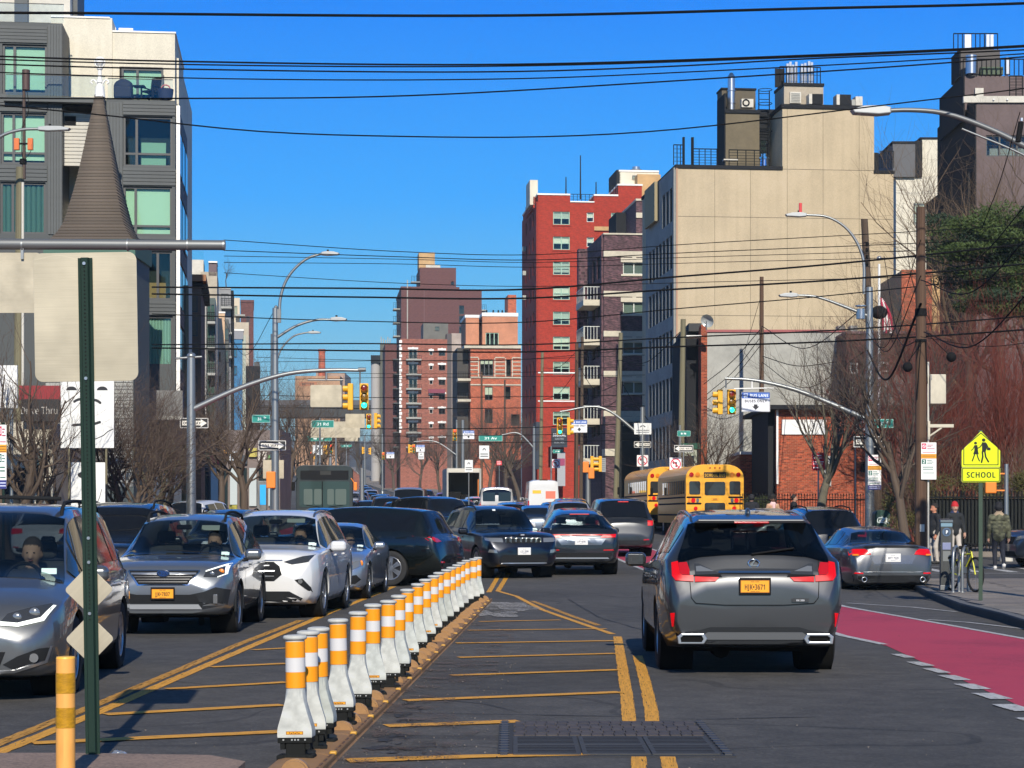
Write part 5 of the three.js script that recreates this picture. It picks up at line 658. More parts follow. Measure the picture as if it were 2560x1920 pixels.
// the green perforated post with blank sign backs, left foreground
{
  const D = 13.3, t = thing('sign_post', 'dark green perforated post carrying blank sign backs, left foreground', 'sign post', [px(233, D), .0, -D]); const H = py(645, D);
  t.rotation.z = .016;
  const prof = [[-.048, .0], [-.048, .006], [-.03, .006], [-.021, .032], [.021, .032], [.03, .006], [.048, .006], [.048, .0], [.026, .0], [.017, .026], [-.017, .026], [-.026, 0]];
  mesh('channel_post', ext(prof, H, .0).rotateX(-Math.PI / 2).rotateY(Math.PI).translate(0, 0, 0), M.greenSteel, t);
  const holes = [], bolts = []; for (let y = .95; y < H - .05; y += .0254) holes.push(cz(.0052, .0052, .003, 0, y, -.0335 + .0, 8)); const hm = holes.map((g) => g.translate(0, 0, .0665)); mesh('punched_holes', mg(hm), M.black, t);
  for (const y of [H - .04, 2.55, 1.49, 1.33, .99]) bolts.push(cz(.011, .011, .012, 0, y, .036, 10)); mesh('bolts', mg(bolts), M.steel, t);
  const sb = (n, g, x, y) => { const o = mesh(n, g, M.signBack, t); o.position.set(x, y, -.012); return o; };
  sb('sign_back', ext(roundRect(.685, .855, .055, 6), .003, .001), px(216.5, D) - px(233, D) + .04, py(792, D));
  for (const q of [1474, 1598]) { const o = sb('diamond_sign_back', ext(roundRect(.232, .232, .025, 5), .003, .001).rotateZ(Math.PI / 4), -.012, py(q, D)); }
}
// blank sign hanging from the big mast arm, top left
{
  const D = 36, t = thing('mast_arm', 'thick grey steel mast arm crossing the left side with a blank sign', 'mast arm', [0, 0, -D]); const y = py(613, D);
  mesh('arm', bar(V(px(-260, D), y + .03, 0), V(px(560, D), y, 0), .105, 20, .09), M.galvDark, t); mesh('end_cap', cxg(.096, .096, .04, px(560, D), y, 0, 20), M.galv, t); mesh('pole', cy(.14, .17, y + .6, px(-260, D), (y + .6) / 2, 0, 16), M.galv, t);
  signPlate(t, 'sign_back', px(100, D) - px(-90, D), 1.08, px(5, D), py(707, D), .0, null, .06); mesh('hanger', bx(.05, .34, .05, px(57, D), py(625, D), .03), M.galv, t); mesh('band_clamps', mg([-20, 57, 320, 470].map((p) => cxg(.112, .112, .03, px(p, D), y + .004, 0, 18))), M.galv, t);
}
// school crossing sign
{
  const D = 34.8, w = px(2500, D) - px(2404, D), t = thing('school_sign', 'fluorescent yellow school crossing sign on a green post', 'sign', [px(2452, D), .145, -D]); const H = py(1078, D) - .145;
  mesh('channel_post', ext([[-.035, 0], [-.035, .005], [-.02, .005], [-.015, .025], [.015, .025], [.02, .005], [.035, .005], [.035, 0]], H + .02).rotateX(-Math.PI / 2).translate(0, 0, -.012), std([.03, .055, .035], .5, .2), t);
  const hw = w / 2, hh = (py(1078, D) - py(1167, D)) / 2, pts = [[-hw, -hh], [hw, -hh], [hw, -hh * .1], [0, hh], [-hw, -hh * .1]];
  const b = mesh('pentagon_sign', ext(pts, .005, .001).translate(0, py(1122.5, D) - .145, .002), M.signBack, t); const g = new THREE.ShapeGeometry(shapeOf(pts)); { const p = g.attributes.position, uv = g.attributes.uv; for (let i = 0; i < p.count; i++) uv.setXY(i, p.getX(i) / (2 * hw) + .5, p.getY(i) / (2 * hh) + .5); } mesh('sign_face', g.translate(0, py(1122.5, D) - .145, .0095), schoolFace, b);
  signPlate(t, 'school_plaque', w, py(1168, D) - py(1205, D), 0, py(1187, D) - .145, .01, schoolWord);
}
function galvPole(t, H, r0, r1, x = 0) { mesh('pole', cy(r1, r0, H, x, H / 2, 0, 14), M.galv, t); mesh('base', cy(r0 * 1.35, r0 * 1.7, .35, x, .17, 0, 14), M.galv, t); }
function lampHead(t, a, dir, L = .85, withCell = true) { // cobra head: a shallow blade pointing along dir (x sign)
  const o = mesh('lamp_head', (() => { const g = ext([[0, .03], [L * .25, .06], [L * .7, .05], [L, .0], [L * .95, -.035], [L * .3, -.06], [0, -.04]], .2, .02).translate(0, 0, -.1); if (dir < 0) g.rotateY(Math.PI); return g; })(), std([.38, .39, .39], .45, .4), t); o.position.copy(a); mesh('lamp_lens', bx(L * .55, .012, .18, dir * L * .6, -.056, 0), std([.6, .6, .55], .3), o); if (withCell) mesh('photocell', mg([cy(.04, .04, .09, dir * L * .35, .1, 0, 10)]), M.black, o); return o; }
function signal(parent, x, y, z, turn, lit, s = 1) { // a three-lamp head facing its local +z
  const o = mesh('signal_head', mg([rb(.34 * s, 1.02 * s, .2 * s, 0, 0, 0, .02)]), M.yellowSig, parent); o.position.set(x, y, z); o.rotation.y = turn;
  const cols = { red: [.16, .012, .01], amber: [.16, .09, .01], green: [.01, .12, .06] }, on = { red: [1, .06, .03], green: [.02, 1, .62], amber: [1, .5, 0] };
  ['red', 'amber', 'green'].forEach((c, i) => { const yy = (.33 - i * .33) * s; mesh('visor', (() => { const g = new THREE.CylinderGeometry(.135 * s, .14 * s, .2 * s, 18, 1, true, Math.PI * .28, Math.PI * 1.44).rotateX(Math.PI / 2); g.rotateZ(Math.PI / 2 + Math.PI / 2); return g.translate(0, yy, .19 * s); })(), M.yellowSig, o); mesh(c + '_lens', sp(.115 * s, 0, yy, .09 * s, 1, 1, .35, 16), lit === c ? std(on[c], .3, 0, { emissive: C(...on[c]), emissiveIntensity: 1.1 }) : phys(cols[c], .25, 0, { clearcoat: .6 }), o); mesh('lens_ring', T(new THREE.TorusGeometry(.128 * s, .014 * s, 6, 20), 0, yy, .1 * s), M.black, o); });
  return o;
}
function pedSignal(t, x, y, z, lit = false) { const o = mesh('pedestrian_signal', rb(.34, .62, .2, x, y, z, .04), M.orange, t); return o; }
function noWire(p) { return p; }
// left signal: pole, rising mast arm, two heads and a blank sign
{
  const D = 66, X0 = px(478, D), t = thing('traffic_signal', 'grey pole with long rising mast arm and green traffic light, left', 'traffic light', [X0, gy(D) + .14, -D]); const y0 = gy(D) + .14, L = (p, q, dz = 0) => V(px(p, D) - X0, py(q, D) - y0, dz);
  const H = py(890, D) - y0; galvPole(t, H, .17, .13); mesh('pole_cap', sp(.15, 0, H, 0, 1, .8, 1), M.galv, t);
  mesh('mast_arm', taperTube([L(478, 1025), L(600, 970), L(720, 934), L(830, 925), L(908, 926)], .10, .055, 24, 10), M.galv, t); mesh('cross_stub', bar(L(440, 896), L(505, 892), .045), M.galv, t);
  mesh('hanger', mg([bar(L(900, 930), L(900, 962), .03), cxg(.07, .07, .25, ...L(905, 924).toArray(), 12)]), M.galvDark, t);
  const y = py(992, D) - y0; signal(t, px(910, D) - X0, y, .0, .12, 'green', .86); signal(t, px(876, D) - X0, y, -.05, -1.55, null, .86);
  mesh('sign_bracket', mg([bar(L(770, 950), L(858, 950), .03), bar(L(816, 932), L(816, 950), .04)]), M.galv, t); signPlate(t, 'sign_back', px(854, D) - px(776, D), py(962, D) - py(1017, D), px(815, D) - X0, py(990, D) - y0, 0, null, .04);
  signPlate(t, 'one_way_sign', px(519, D) - px(448, D), py(1045, D) - py(1070, D), px(483, D) - X0, py(1057, D) - y0, -.19, oneWayR);
}
// right signal and double street lamp
{
  const D = 69, X0 = px(2174, D), t = thing('traffic_signal', 'tall steel pole with lamp arms and mast arm holding a green light, right corner', 'traffic light', [X0, gy(D) + .15, -D]); const y0 = gy(D) + .15, L = (p, q, dz = 0) => V(px(p, D) - X0, py(q, D) - y0, dz);
  galvPole(t, py(718, D) - y0, .17, .11);
  mesh('lamp_arm', taperTube([L(2160, 735), L(2156, 640), L(2120, 575), L(2070, 543), L(2010, 537)], .055, .04, 24, 8), M.galv, t); lampHead(t, L(2014, 537), -1, .68); mesh('beacon', rb(.1, .34, .1, ...L(2001, 520).toArray(), .01), M.red, t);
  mesh('lamp_arm', taperTube([L(2170, 790), L(2110, 766), L(2040, 742), L(1990, 738)], .06, .04, 20, 8), M.galv, t); lampHead(t, L(1992, 738), -1, .6);
  mesh('mast_arm', taperTube([L(2174, 1052), L(2080, 1010), L(1980, 972), L(1880, 950), L(1812, 946)], .10, .05, 24, 10), M.galv, t);
  const y = py(1005, D) - y0; signal(t, px(1828, D) - X0, y, .02, .14, 'green', .84); signal(t, px(1800, D) - X0, y, -.05, -1.55, null, .84); mesh('hanger', bar(L(1815, 948), L(1815, 970), .03), M.galvDark, t);
  mesh('sign_bracket', mg([bar(L(1835, 972), L(1935, 970), .025), bar(L(1880, 952), L(1880, 972), .03)]), M.white, t); signPlate(t, 'bus_lane_sign', px(1925, D) - px(1853, D), py(980, D) - py(1030, D), px(1889, D) - X0, py(1005, D) - y0, .03, busLane);
  mesh('transformer_can', mg([cy(.16, .16, .34, ...L(2152, 785).toArray(), 14), cy(.19, .19, .04, ...L(2152, 765).toArray(), 14)]), M.steel, t);
  signPlate(t, 'one_way_sign', px(2214, D) - px(2136, D), py(1091, D) - py(1118, D), px(2175, D) - X0, py(1104, D) - y0, -.16, oneWayR);
  signPlate(t, 'street_name_sign', px(2232, D) - px(2184, D), py(1048, D) - py(1070, D), px(2208, D) - X0, py(1059, D) - y0, .1, street('31', 'Dr'));
  signPlate(t, 'parking_sign', px(2200, D) - px(2167, D), py(1138, D) - py(1225, D), px(2184, D) - X0, py(1181, D) - y0, .17, parking(true), .01);
}
// street lamp on the far right, its arm reaching in over the avenue
{
  const D = 34, X0 = px(2700, D), t = thing('street_lamp', 'street lamp whose long curved arm enters from the right edge', 'street lamp', [X0, .14, -D]); const L = (p, q) => V(px(p, D) - X0, py(q, D) - .14, 0);
  galvPole(t, py(420, D), .14, .1); mesh('lamp_arm', taperTube([L(2700, 430), L(2600, 385), L(2480, 325), L(2360, 283), L(2270, 275), L(2200, 278)], .058, .036, 28, 10), M.galvDark, t); mesh('brace', taperTube([L(2700, 470), L(2560, 388), L(2405, 322)], .02, .018, 16, 8), M.galv, t); lampHead(t, L(2222, 277), -1, .62, false);
}
// lamps on the left
{
  const D = 74, X0 = px(688, D), t = thing('street_lamp', 'tall grey double-arm street lamp left of the avenue', 'street lamp', [X0, gy(D) + .15, -D]), y0 = gy(D) + .15, L = (p, q) => V(px(p, D) - X0, py(q, D) - y0, 0);
  galvPole(t, py(770, D) - y0, .16, .1); mesh('lamp_arm', taperTube([L(698, 795), L(702, 740), L(722, 690), L(765, 648), L(812, 632)], .06, .045, 24, 8), M.galv, t); lampHead(t, L(805, 634), 1, .62); mesh('lamp_arm', taperTube([L(690, 845), L(740, 815), L(790, 800), L(832, 799)], .055, .04, 20, 8), M.galv, t); lampHead(t, L(828, 798), 1, .56); mesh('bracket', mg([bx(.16, .5, .12, ...L(697, 790).toArray()), sp(.07, ...L(690, 768).toArray())]), M.galvDark, t);
  signPlate(t, 'street_name_sign', px(676, D) - px(631, D), py(1037, D) - py(1056, D), px(653, D) - X0, py(1047, D) - y0, .06, street('31', 'Dr'));
  signPlate(t, 'one_way_sign', px(716, D) - px(648, D), py(1102, D) - py(1126, D), px(682, D) - X0, py(1114, D) - y0, .17, oneWayR); for (const p of [670, 695]) signPlate(t, 'sign_back', .34, .68, px(p === 670 ? 668 : 697, D) - X0, py(1173, D) - y0, -.12, null, .02); pedSignal(t, px(679, D) - X0, py(1200, D) - y0, .16);
}
{
  const D = 118, X0 = px(682, D), t = thing('street_lamp', 'second smaller street lamp behind the tall double-arm lamp', 'street lamp', [X0, gy(D) + .15, -D]), y0 = gy(D) + .15, L = (p, q) => V(px(p, D) - X0, py(q, D) - y0, 0);
  galvPole(t, py(835, D) - y0, .18, .13); mesh('lamp_arm', taperTube([L(690, 905), L(705, 870), L(735, 840), L(775, 830)], .06, .045, 20, 8), M.galv, t); lampHead(t, L(772, 831), 1, .7);
}
{
  const D = 62, X0 = px(-60, D), t = thing('street_lamp', 'street lamp head at the upper left edge on a curved arm', 'street lamp', [X0, gy(D) + .15, -D]), y0 = gy(D) + .15, L = (p, q) => V(px(p, D) - X0, py(q, D) - y0, 0);
  galvPole(t, py(390, D) - y0, .16, .1); mesh('lamp_arm', taperTube([L(-60, 400), L(0, 342), L(50, 325), L(104, 322)], .06, .045, 20, 8), M.galv, t); lampHead(t, L(98, 322), 1, .95);
}
// middle-distance signals and signs up the avenue (name, distance, pole pixel, details)
function farSignal(D, pole, top, armTo, headPx, o = {}) {
  const X0 = px(pole, D), y0 = gy(D) + .15, t = thing('traffic_signal', o.label, 'traffic light', [X0, y0, -D], 0, 'signals farther up the avenue'), L = (p, q) => V(px(p, D) - X0, py(q, D) - y0, 0), sc = o.s ?? .86;
  galvPole(t, py(top, D) - y0, .16, .12); if (armTo) mesh('mast_arm', taperTube([L(pole, armTo[2] ?? top + 20), L((pole + armTo[0]) / 2, armTo[1] + (armTo[3] ?? 12)), L(...armTo)], .09, .05, 18, 8), M.galv, t);
  for (const [p, q, turn, lit] of headPx) signal(t, px(p, D) - X0, py(q, D) - y0, .05, turn, lit, sc);
  for (const [p0, q0, p1, q1, f, n] of o.signs ?? []) signPlate(t, n ?? 'sign', px(p1, D) - px(p0, D), py(q0, D) - py(q1, D), px((p0 + p1) / 2, D) - X0, py((q0 + q1) / 2, D) - y0, .12, f, .03);
  for (const [p, q] of o.ped ?? []) pedSignal(t, px(p, D) - X0, py(q, D) - y0, .15);
  return t;
}
const uturn = face(128, 128, (g, w, h) => { g.fillStyle = '#dadcdc'; g.fillRect(0, 0, w, h); g.strokeStyle = '#1c1c22'; g.lineWidth = 9; g.beginPath(); g.arc(64, 46, 16, Math.PI, 0); g.stroke(); g.fillStyle = '#30343c'; for (const y of [78, 100]) g.fillRect(16, y, 96, 8); });
farSignal(112, 1606, 1018, [1400, 1029, 1092, -10], [[1399, 1066, .15, 'green'], [1422, 1066, 1.5, null]], { label: 'second right-hand signal with bus lane sign and green light', signs: [[1428, 1050, 1468, 1082, busLane, 'bus_lane_sign'], [1585, 1058, 1628, 1086, uturn, 'camera_sign'], [1585, 1104, 1627, 1119, oneWayL, 'one_way_sign'], [1592, 1138, 1620, 1166, noLeft, 'no_left_turn_sign']], s: .95 });
farSignal(112, 1470, 1180, null, [[1480, 1160, 1.5, null], [1500, 1160, -1.5, null]], { label: 'post-mounted yellow signal pair with pedestrian boxes', signs: [[1502, 1145, 1514, 1180, face(32, 96, (g, w, h) => { g.fillStyle = '#8e9296'; g.fillRect(0, 0, w, h); g.fillStyle = '#50555a'; for (let y = 10; y < 90; y += 14) g.fillRect(5, y, 22, 4); }), 'parking_sign']], ped: [[1464, 1168], [1478, 1183]] });
farSignal(185, 1335, 1066, [1255, 1087, 1120, -4], [], { label: 'slim grey pole with short arm holding the green 31 Av street sign', signs: [[1197, 1088, 1256, 1103, street('31 Av'), 'street_name_sign'], [1198, 1114, 1223, 1147, uturn, 'camera_sign'], [1378, 1148, 1400, 1170, noLeft, 'no_left_turn_sign']], s: 1.1 });
farSignal(190, 1157, 1050, null, [[1137, 1087, .1, 'red']], { label: 'red light hung beside a bus lane sign before the pink brick building', signs: [[1157, 1076, 1186, 1098, busLane, 'bus_lane_sign']], s: 1.15 });
farSignal(235, 1142, 1050, [1035, 1104, 1138, 0], [[1023, 1122, 1.5, null], [1034, 1122, .1, 'red']], { label: 'yellow signals with red light on a curved arm, mid distance', signs: [[1040, 1112, 1062, 1130, busLane, 'bus_lane_sign'], [1046, 1131, 1060, 1148, uturn, 'camera_sign']], s: 1.0 });
farSignal(120, 905, 1170, null, [[922, 1054, .1, 'green'], [940, 1052, 1.5, null]], { label: 'second green light hanging below the large left-hand one', signs: [[864, 1035, 912, 1070, null, 'sign_back']], s: .9 });
farSignal(205, 826, 1080, null, [[816, 1124, -1.5, null], [828, 1122, .1, 'red']], { label: 'small yellow signal with red light above the grey-green bus', signs: [[782, 1113, 806, 1137, uturn, 'camera_sign'], [862, 1092, 895, 1103, null, 'sign_back']], s: .95 });
farSignal(290, 912, 1090, null, [[907, 1126, 1.5, null], [926, 1128, -1.5, null]], { label: 'pair of tiny yellow signals over the far cars', s: 1.0 });
farSignal(300, 956, 1085, null, [[958, 1140, .1, 'red']], { label: 'tiny red signal with bus lane board beside it', signs: [[966, 1130, 986, 1146, busLane, 'bus_lane_sign']], s: 1.1 });
farSignal(230, 790, 1130, null, [[776, 1138, .1, 'red'], [786, 1139, 1.5, null]], { label: 'lowest small red signal just over the bus roof', s: .8 });
function hungSign(label, D, p0, q0, p1, q1, f, pole) { const t = thing('overhead_sign', label, 'sign', [px((p0 + p1) / 2, D), gy(D), -D], 0); const y = py((q0 + q1) / 2, D) - gy(D); signPlate(t, f ? 'street_name_sign' : 'sign_back', px(p1, D) - px(p0, D), py(q0, D) - py(q1, D), 0, y, .06, f, .03); const pxo = px(pole, D) - px((p0 + p1) / 2, D); mesh('pole', cy(.06, .08, y + .4, pxo, (y + .4) / 2, 0, 10), M.galv, t); mesh('bracket', bar(V(pxo, y, 0), V(0, y, .03), .03), M.galv, t); }
hungSign('green 31 Rd street sign over the left of the avenue', 140, 779, 1051, 835, 1069, street('31 Rd'), 800);
hungSign('wide blank cream sign back under the green light', 146, 777, 1054, 900, 1094, null, 840);
hungSign('lower green street sign half hidden by the blank sign back', 170, 766, 1090, 830, 1103, street(''), 790);
hungSign('tiny green street sign over the far oncoming queue', 260, 852, 1112, 880, 1118, street(''), 866);
hungSign('green street sign above the two school buses', 96, 1693, 1077, 1726, 1091, street(''), 1700);
hungSign('teal street sign above the white cargo van', 150, 1382, 1124, 1407, 1133, street(''), 1378);
function kerbSign(label, D, p, q0, q1, w, f, poleM = M.galv, back) { const t = thing('street_sign', label, 'sign', [px(p, D), gy(D) + .14, -D]); const y0 = gy(D) + .14, H = py(q0, D) - y0 + .05; mesh('pole', cy(.03, .03, H, 0, H / 2, -.02, 8), poleM, t); signPlate(t, 'sign_plate', w, py(q0, D) - py(q1, D), 0, py((q0 + q1) / 2, D) - y0, .03, f, .012); }
kerbSign('one way arrow sign pointing left above the school bus roof', 92, 1709, 1113, 1130, .87, oneWayL); kerbSign('no left turn sign showing over the leading school bus', 92.5, 1689, 1144, 1176, .56, noLeft);
kerbSign('red parking sign rising behind the nearer school bus roof', 104, 1779, 1146, 1172, .52, redSign); kerbSign('red and white parking sign behind the bare tree trunk', 76, 2046, 1133, 1176, .5, redSign); kerbSign('small red no-standing sign by the open box truck', 165, 1248, 1152, 1163, .44, redSign);
kerbSign('tall red, yellow and white parking sign at the far left edge', 44, 8, 1062, 1222, .16, parking(true), M.greenSteel);
kerbSign('white panel road sign by the far left lamp, half hidden', 98, 1172, 1150, 1180, .4, uturn);
// ---------------------------------------------------------------- buildings
const pane = phys([.88, .93, .91], .04, 0, { transmission: 1, thickness: 0, ior: 1.5 }), paneGreen = phys([.84, .94, .89], .05, 0, { transmission: 1, thickness: 0, ior: 1.5 }), room = matte([.03, .031, .033]), blindM = std([.78, .74, .60], .8), blindG = std([.52, .54, .45], .8), curtainG = std([.56, .64, .53], .85), frameW = std([.55, .57, .52], .6), frameG = std([.30, .46, .36], .6), frameD = std([.05, .052, .055], .5);
class Bld {
  constructor(name, label, D, p0, p1, group, cat = 'building') { this.D = D; this.x = px((p0 + p1) / 2, D); this.y = gy(D); this.t = thing(name, label, cat, [this.x, this.y, -D], 0, group); }
  turn(a, p, dz = 0) { const c = V(this.X(p, dz), 0, dz), r = c.clone().applyAxisAngle(V(0, 1, 0), a); this.t.rotation.y = a; this.t.position.add(c.sub(r)); return this; }
  X(p, dz = 0) { return px(p, this.D - dz) - this.x; } Y(q, dz = 0) { return (q === null ? -.3 : py(q, this.D - dz) - this.y); }
  // box whose front face is seen at pixels p0..p1, q0..q1 when dz nearer (+) or farther (-) than D
  box(name, m, p0, p1, q0, q1, depth, dz = 0, r = 0) { const x0 = this.X(p0, dz), x1 = this.X(p1, dz), y1 = this.Y(q0, dz), y0 = this.Y(q1, dz); return mesh(name, uvBox(x1 - x0, y1 - y0, depth, (x0 + x1) / 2, (y0 + y1) / 2, dz - depth / 2), m, this.t); }
  // front wall with real window openings, on a dark core
  front(name, m, p0, p1, q0, q1, depth, wins, dz = 0, th = .28, core = room) {
    const x0 = this.X(p0, dz), x1 = this.X(p1, dz), y1 = this.Y(q0, dz), y0 = this.Y(q1, dz); const holes = wins.map((w) => rectPts(this.X(w[0], dz), this.Y(w[3], dz), this.X(w[2], dz), this.Y(w[1], dz)).reverse());
    const o = mesh(name, ext(rectPts(x0, y0, x1, y1), th, 0, holes).translate(0, 0, dz - th), m, this.t);
    mesh('side_walls', mg([uvBox(.2, y1 - y0, depth - th, x0 + .1, (y0 + y1) / 2, dz - th - (depth - th) / 2), uvBox(.2, y1 - y0, depth - th, x1 - .1, (y0 + y1) / 2, dz - th - (depth - th) / 2), uvBox(x1 - x0 - .4, .25, depth - th, (x0 + x1) / 2, y1 - .125, dz - th - (depth - th) / 2), uvBox(x1 - x0 - .4, y1 - y0, .2, (x0 + x1) / 2, (y0 + y1) / 2, dz - depth + .1)]), m, this.t);
    mesh('interior', bx(x1 - x0 - .5, y1 - y0 - .4, .1, (x0 + x1) / 2, (y0 + y1) / 2 - .05, dz - th - .9), core, this.t);
    wins.forEach((w) => this.win(w, dz)); return o;
  }
  win([p0, q0, p1, q1, o = {}], dz = 0) {
    const x0 = this.X(p0, dz), x1 = this.X(p1, dz), y1 = this.Y(q0, dz), y0 = this.Y(q1, dz), w = x1 - x0, h = y1 - y0, cx0 = (x0 + x1) / 2, cy0 = (y0 + y1) / 2, f = o.f ?? .05; if (w < .05 || h < .05) return;
    const parts = [bx(w, f, .08, 0, h / 2 - f / 2, 0), bx(w, f, .08, 0, -h / 2 + f / 2, 0), bx(f, h - 2 * f, .08, -w / 2 + f / 2, 0, 0), bx(f, h - 2 * f, .08, w / 2 - f / 2, 0, 0)]; for (const k of o.v ?? []) parts.push(bx(f * 1.2, h - 2 * f, .07, -w / 2 + k * w, 0, 0)); for (const k of o.h ?? []) parts.push(bx(w - 2 * f, f, .065, 0, -h / 2 + k * h, 0));
    const win = mesh('window', mg(parts), o.frame ?? frameW, this.t); win.position.set(cx0, cy0, dz - .14);
    const ks = [0, ...(o.v ?? []), 1]; for (let i = 0; i < ks.length - 1; i++) mesh('pane', bx((ks[i + 1] - ks[i]) * w - f, h - f, .006, -w / 2 + (ks[i] + ks[i + 1]) / 2 * w, 0, -.012), o.glass ?? pane, win);
    if (o.blind) { const bh = (h - 2 * f) * o.blind, bg = o.pleat ? mg([...Array(o.pleat)].map((_, i) => cy(w / o.pleat * .55, w / o.pleat * .55, bh, -w / 2 + (i + .5) * w / o.pleat, h / 2 - f - bh / 2, -.16, 8))) : bx(w - 2 * f, bh, .01, 0, h / 2 - f - bh / 2, -.12); mesh(o.pleat ? 'curtain' : 'blind', bg, o.bm ?? blindM, win); }
    if (o.low) mesh('curtain', bx((w - 2 * f) * (o.lw ?? 1), (h - 2 * f) * o.low, .01, (w - 2 * f) * (o.lx ?? 0), -h / 2 + f + (h - 2 * f) * o.low / 2, -.15), o.lm ?? curtainG, win);
    if (o.sill) mesh('sill', bx(w + .3, .14, .22, 0, -h / 2 - .07, .12), o.trim ?? M.cream, win); if (o.lintel) mesh('lintel', mg([bx(w + .35, .34, .16, 0, h / 2 + .17, .12), bx(.3, .42, .2, 0, h / 2 + .2, .12)]), o.trim ?? M.cream, win);
  }
  // a wall that runs away from the camera (street face), at local x, from dz0 back to dz1, with openings [a0, y0, a1, y1] in metres along it
  side(name, m, x, dz0, len, y0, y1, wins, face = -1, o = {}) {
    const th = .25, g = ext(rectPts(0, y0, len, y1), th, 0, wins.map((w) => rectPts(w[0], w[1], w[2], w[3]).reverse())); const wall = mesh(name, g, m, this.t); // local: u along depth
    if (face < 0) { wall.rotation.y = -Math.PI / 2; wall.scale.x = -1; wall.position.set(x + th, 0, dz0); } else { wall.rotation.y = Math.PI / 2; wall.position.set(x - th, 0, dz0); }
    if (face < 0) { g.scale(-1, 1, 1); const ix = g.attributes.position; wall.scale.x = 1; for (let i = 0; i < ix.count; i += 3) for (const a of ['position', 'normal', 'uv']) { const at2 = g.attributes[a], n = at2.itemSize; for (let c = 0; c < n; c++) { const q = at2.array[(i + 1) * n + c]; at2.array[(i + 1) * n + c] = at2.array[(i + 2) * n + c]; at2.array[(i + 2) * n + c] = q; } } }
    for (const w of wins) { const ww = w[2] - w[0], h = w[3] - w[1], k = w[4] ?? {}; const fm = mesh('window', mg([bx(.07, .06, ww, 0, h / 2 - .03, 0), bx(.07, .06, ww, 0, -h / 2 + .03, 0), bx(.07, h, .06, 0, 0, ww / 2 - .03), bx(.07, h, .06, 0, 0, -ww / 2 + .03), bx(.06, h, .05, 0, 0, 0)]), k.frame ?? frameD, this.t); fm.position.set(x - face * .12, (w[1] + w[3]) / 2, dz0 - (w[0] + w[2]) / 2); mesh('pane', bx(.006, h - .06, ww - .06), k.glass ?? glassTint, fm); }
    return wall;
  }
}
function uvBox(w, h, d, x, y, z) { const g = new THREE.BoxGeometry(w, h, d), uv = g.attributes.uv, s = [[d, h], [d, h], [w, d], [w, d], [w, h], [w, h]]; for (let f = 0; f < 6; f++) for (let i = 0; i < 4; i++) uv.setXY(f * 4 + i, uv.getX(f * 4 + i) * s[f][0], uv.getY(f * 4 + i) * s[f][1]); return g.translate(x, y, z); }
const brickRed = brickTex([.66, .20, .13], [.60, .17, .11], [.55, .25, .18], 1, .10), brickPurple = brickTex([.38, .27, .29], [.29, .20, .23], [.40, .33, .33], 2, .3), brickPink = brickTex([.66, .42, .36], [.58, .34, .29], [.64, .50, .45], 3, .2), brickBrown = brickTex([.40, .25, .24], [.36, .22, .21], [.38, .27, .26], 4, .15), brickOrange = brickTex([.62, .30, .19], [.54, .23, .14], [.58, .42, .33], 5, .2), brickOra2 = brickTex([.72, .40, .29], [.66, .34, .24], [.68, .46, .38], 6, .15);
M.bRed = std([1, 1, 1], .9, 0, { map: brickRed }); M.bPurple = std([.9, .9, .9], .9, 0, { map: brickPurple }); M.bPink = std([.80, .74, .68], .9, 0, { map: brickPink }); M.bBrown = std([1, 1, 1], .9, 0, { map: brickBrown }); M.bOrange = std([1, 1, 1], .9, 0, { map: brickOrange }); M.bOra2 = std([.92, .86, .80], .9, 0, { map: brickOra2 });
const stuccoTone = dataTex(512, (u, v) => { const g = .87 + .12 * fbm(N3, u, v, 7, 6) + .07 * N1(u * 256, v * 256, 256) + .05 * (N2(u * 48, v * 3, 48) - .5); return [g, g, g * .985]; }, true, 1 / 9);
M.stucco = std([.53, .43, .30], .92, 0, { map: stuccoTone, bumpMap: bumpy, bumpScale: .01 }); M.stuccoDark = std([.085, .074, .055], .9, 0, { map: grime }); M.cladDark = std([.085, .095, .10], .6, 0, { map: grime }); M.cladEdge = std([.05, .057, .06], .6); M.stuccoWhite = std([.70, .645, .54], .85, 0, { map: stuccoTone }); M.greyWall = std([.43, .43, .40], .9, 0, { map: grime }); M.capW = std([.80, .78, .74], .6); M.orangeStucco = std([.58, .255, .15], .9, 0, { map: grime }); M.tanBrick = std([.60, .38, .18], .9, 0, { map: grime }); M.brownStucco = std([.155, .115, .115], .9, 0, { map: grime }); M.nearBlack = matte([.020, .021, .024]);
const glassRail = phys([.93, .97, .96], .03, 0, { transmission: 1, thickness: 0 });
function railing(b, p0, p1, q0, q1, dz, n, m = M.iron, bars = 3) { const y1 = b.Y(q0, dz), y0 = b.Y(q1, dz), x0 = b.X(p0, dz), x1 = b.X(p1, dz), g = [bx(x1 - x0, .06, .06, (x0 + x1) / 2, y1, dz)]; for (let i = 0; i <= n; i++) g.push(bx(.05, y1 - y0, .05, lerp(x0, x1, i / n), (y0 + y1) / 2, dz)); for (let k = 1; k <= bars; k++) g.push(bx(x1 - x0, .025, .025, (x0 + x1) / 2, lerp(y0, y1, k / (bars + 1)), dz)); return mesh('railing', mg(g), m, b.t); }

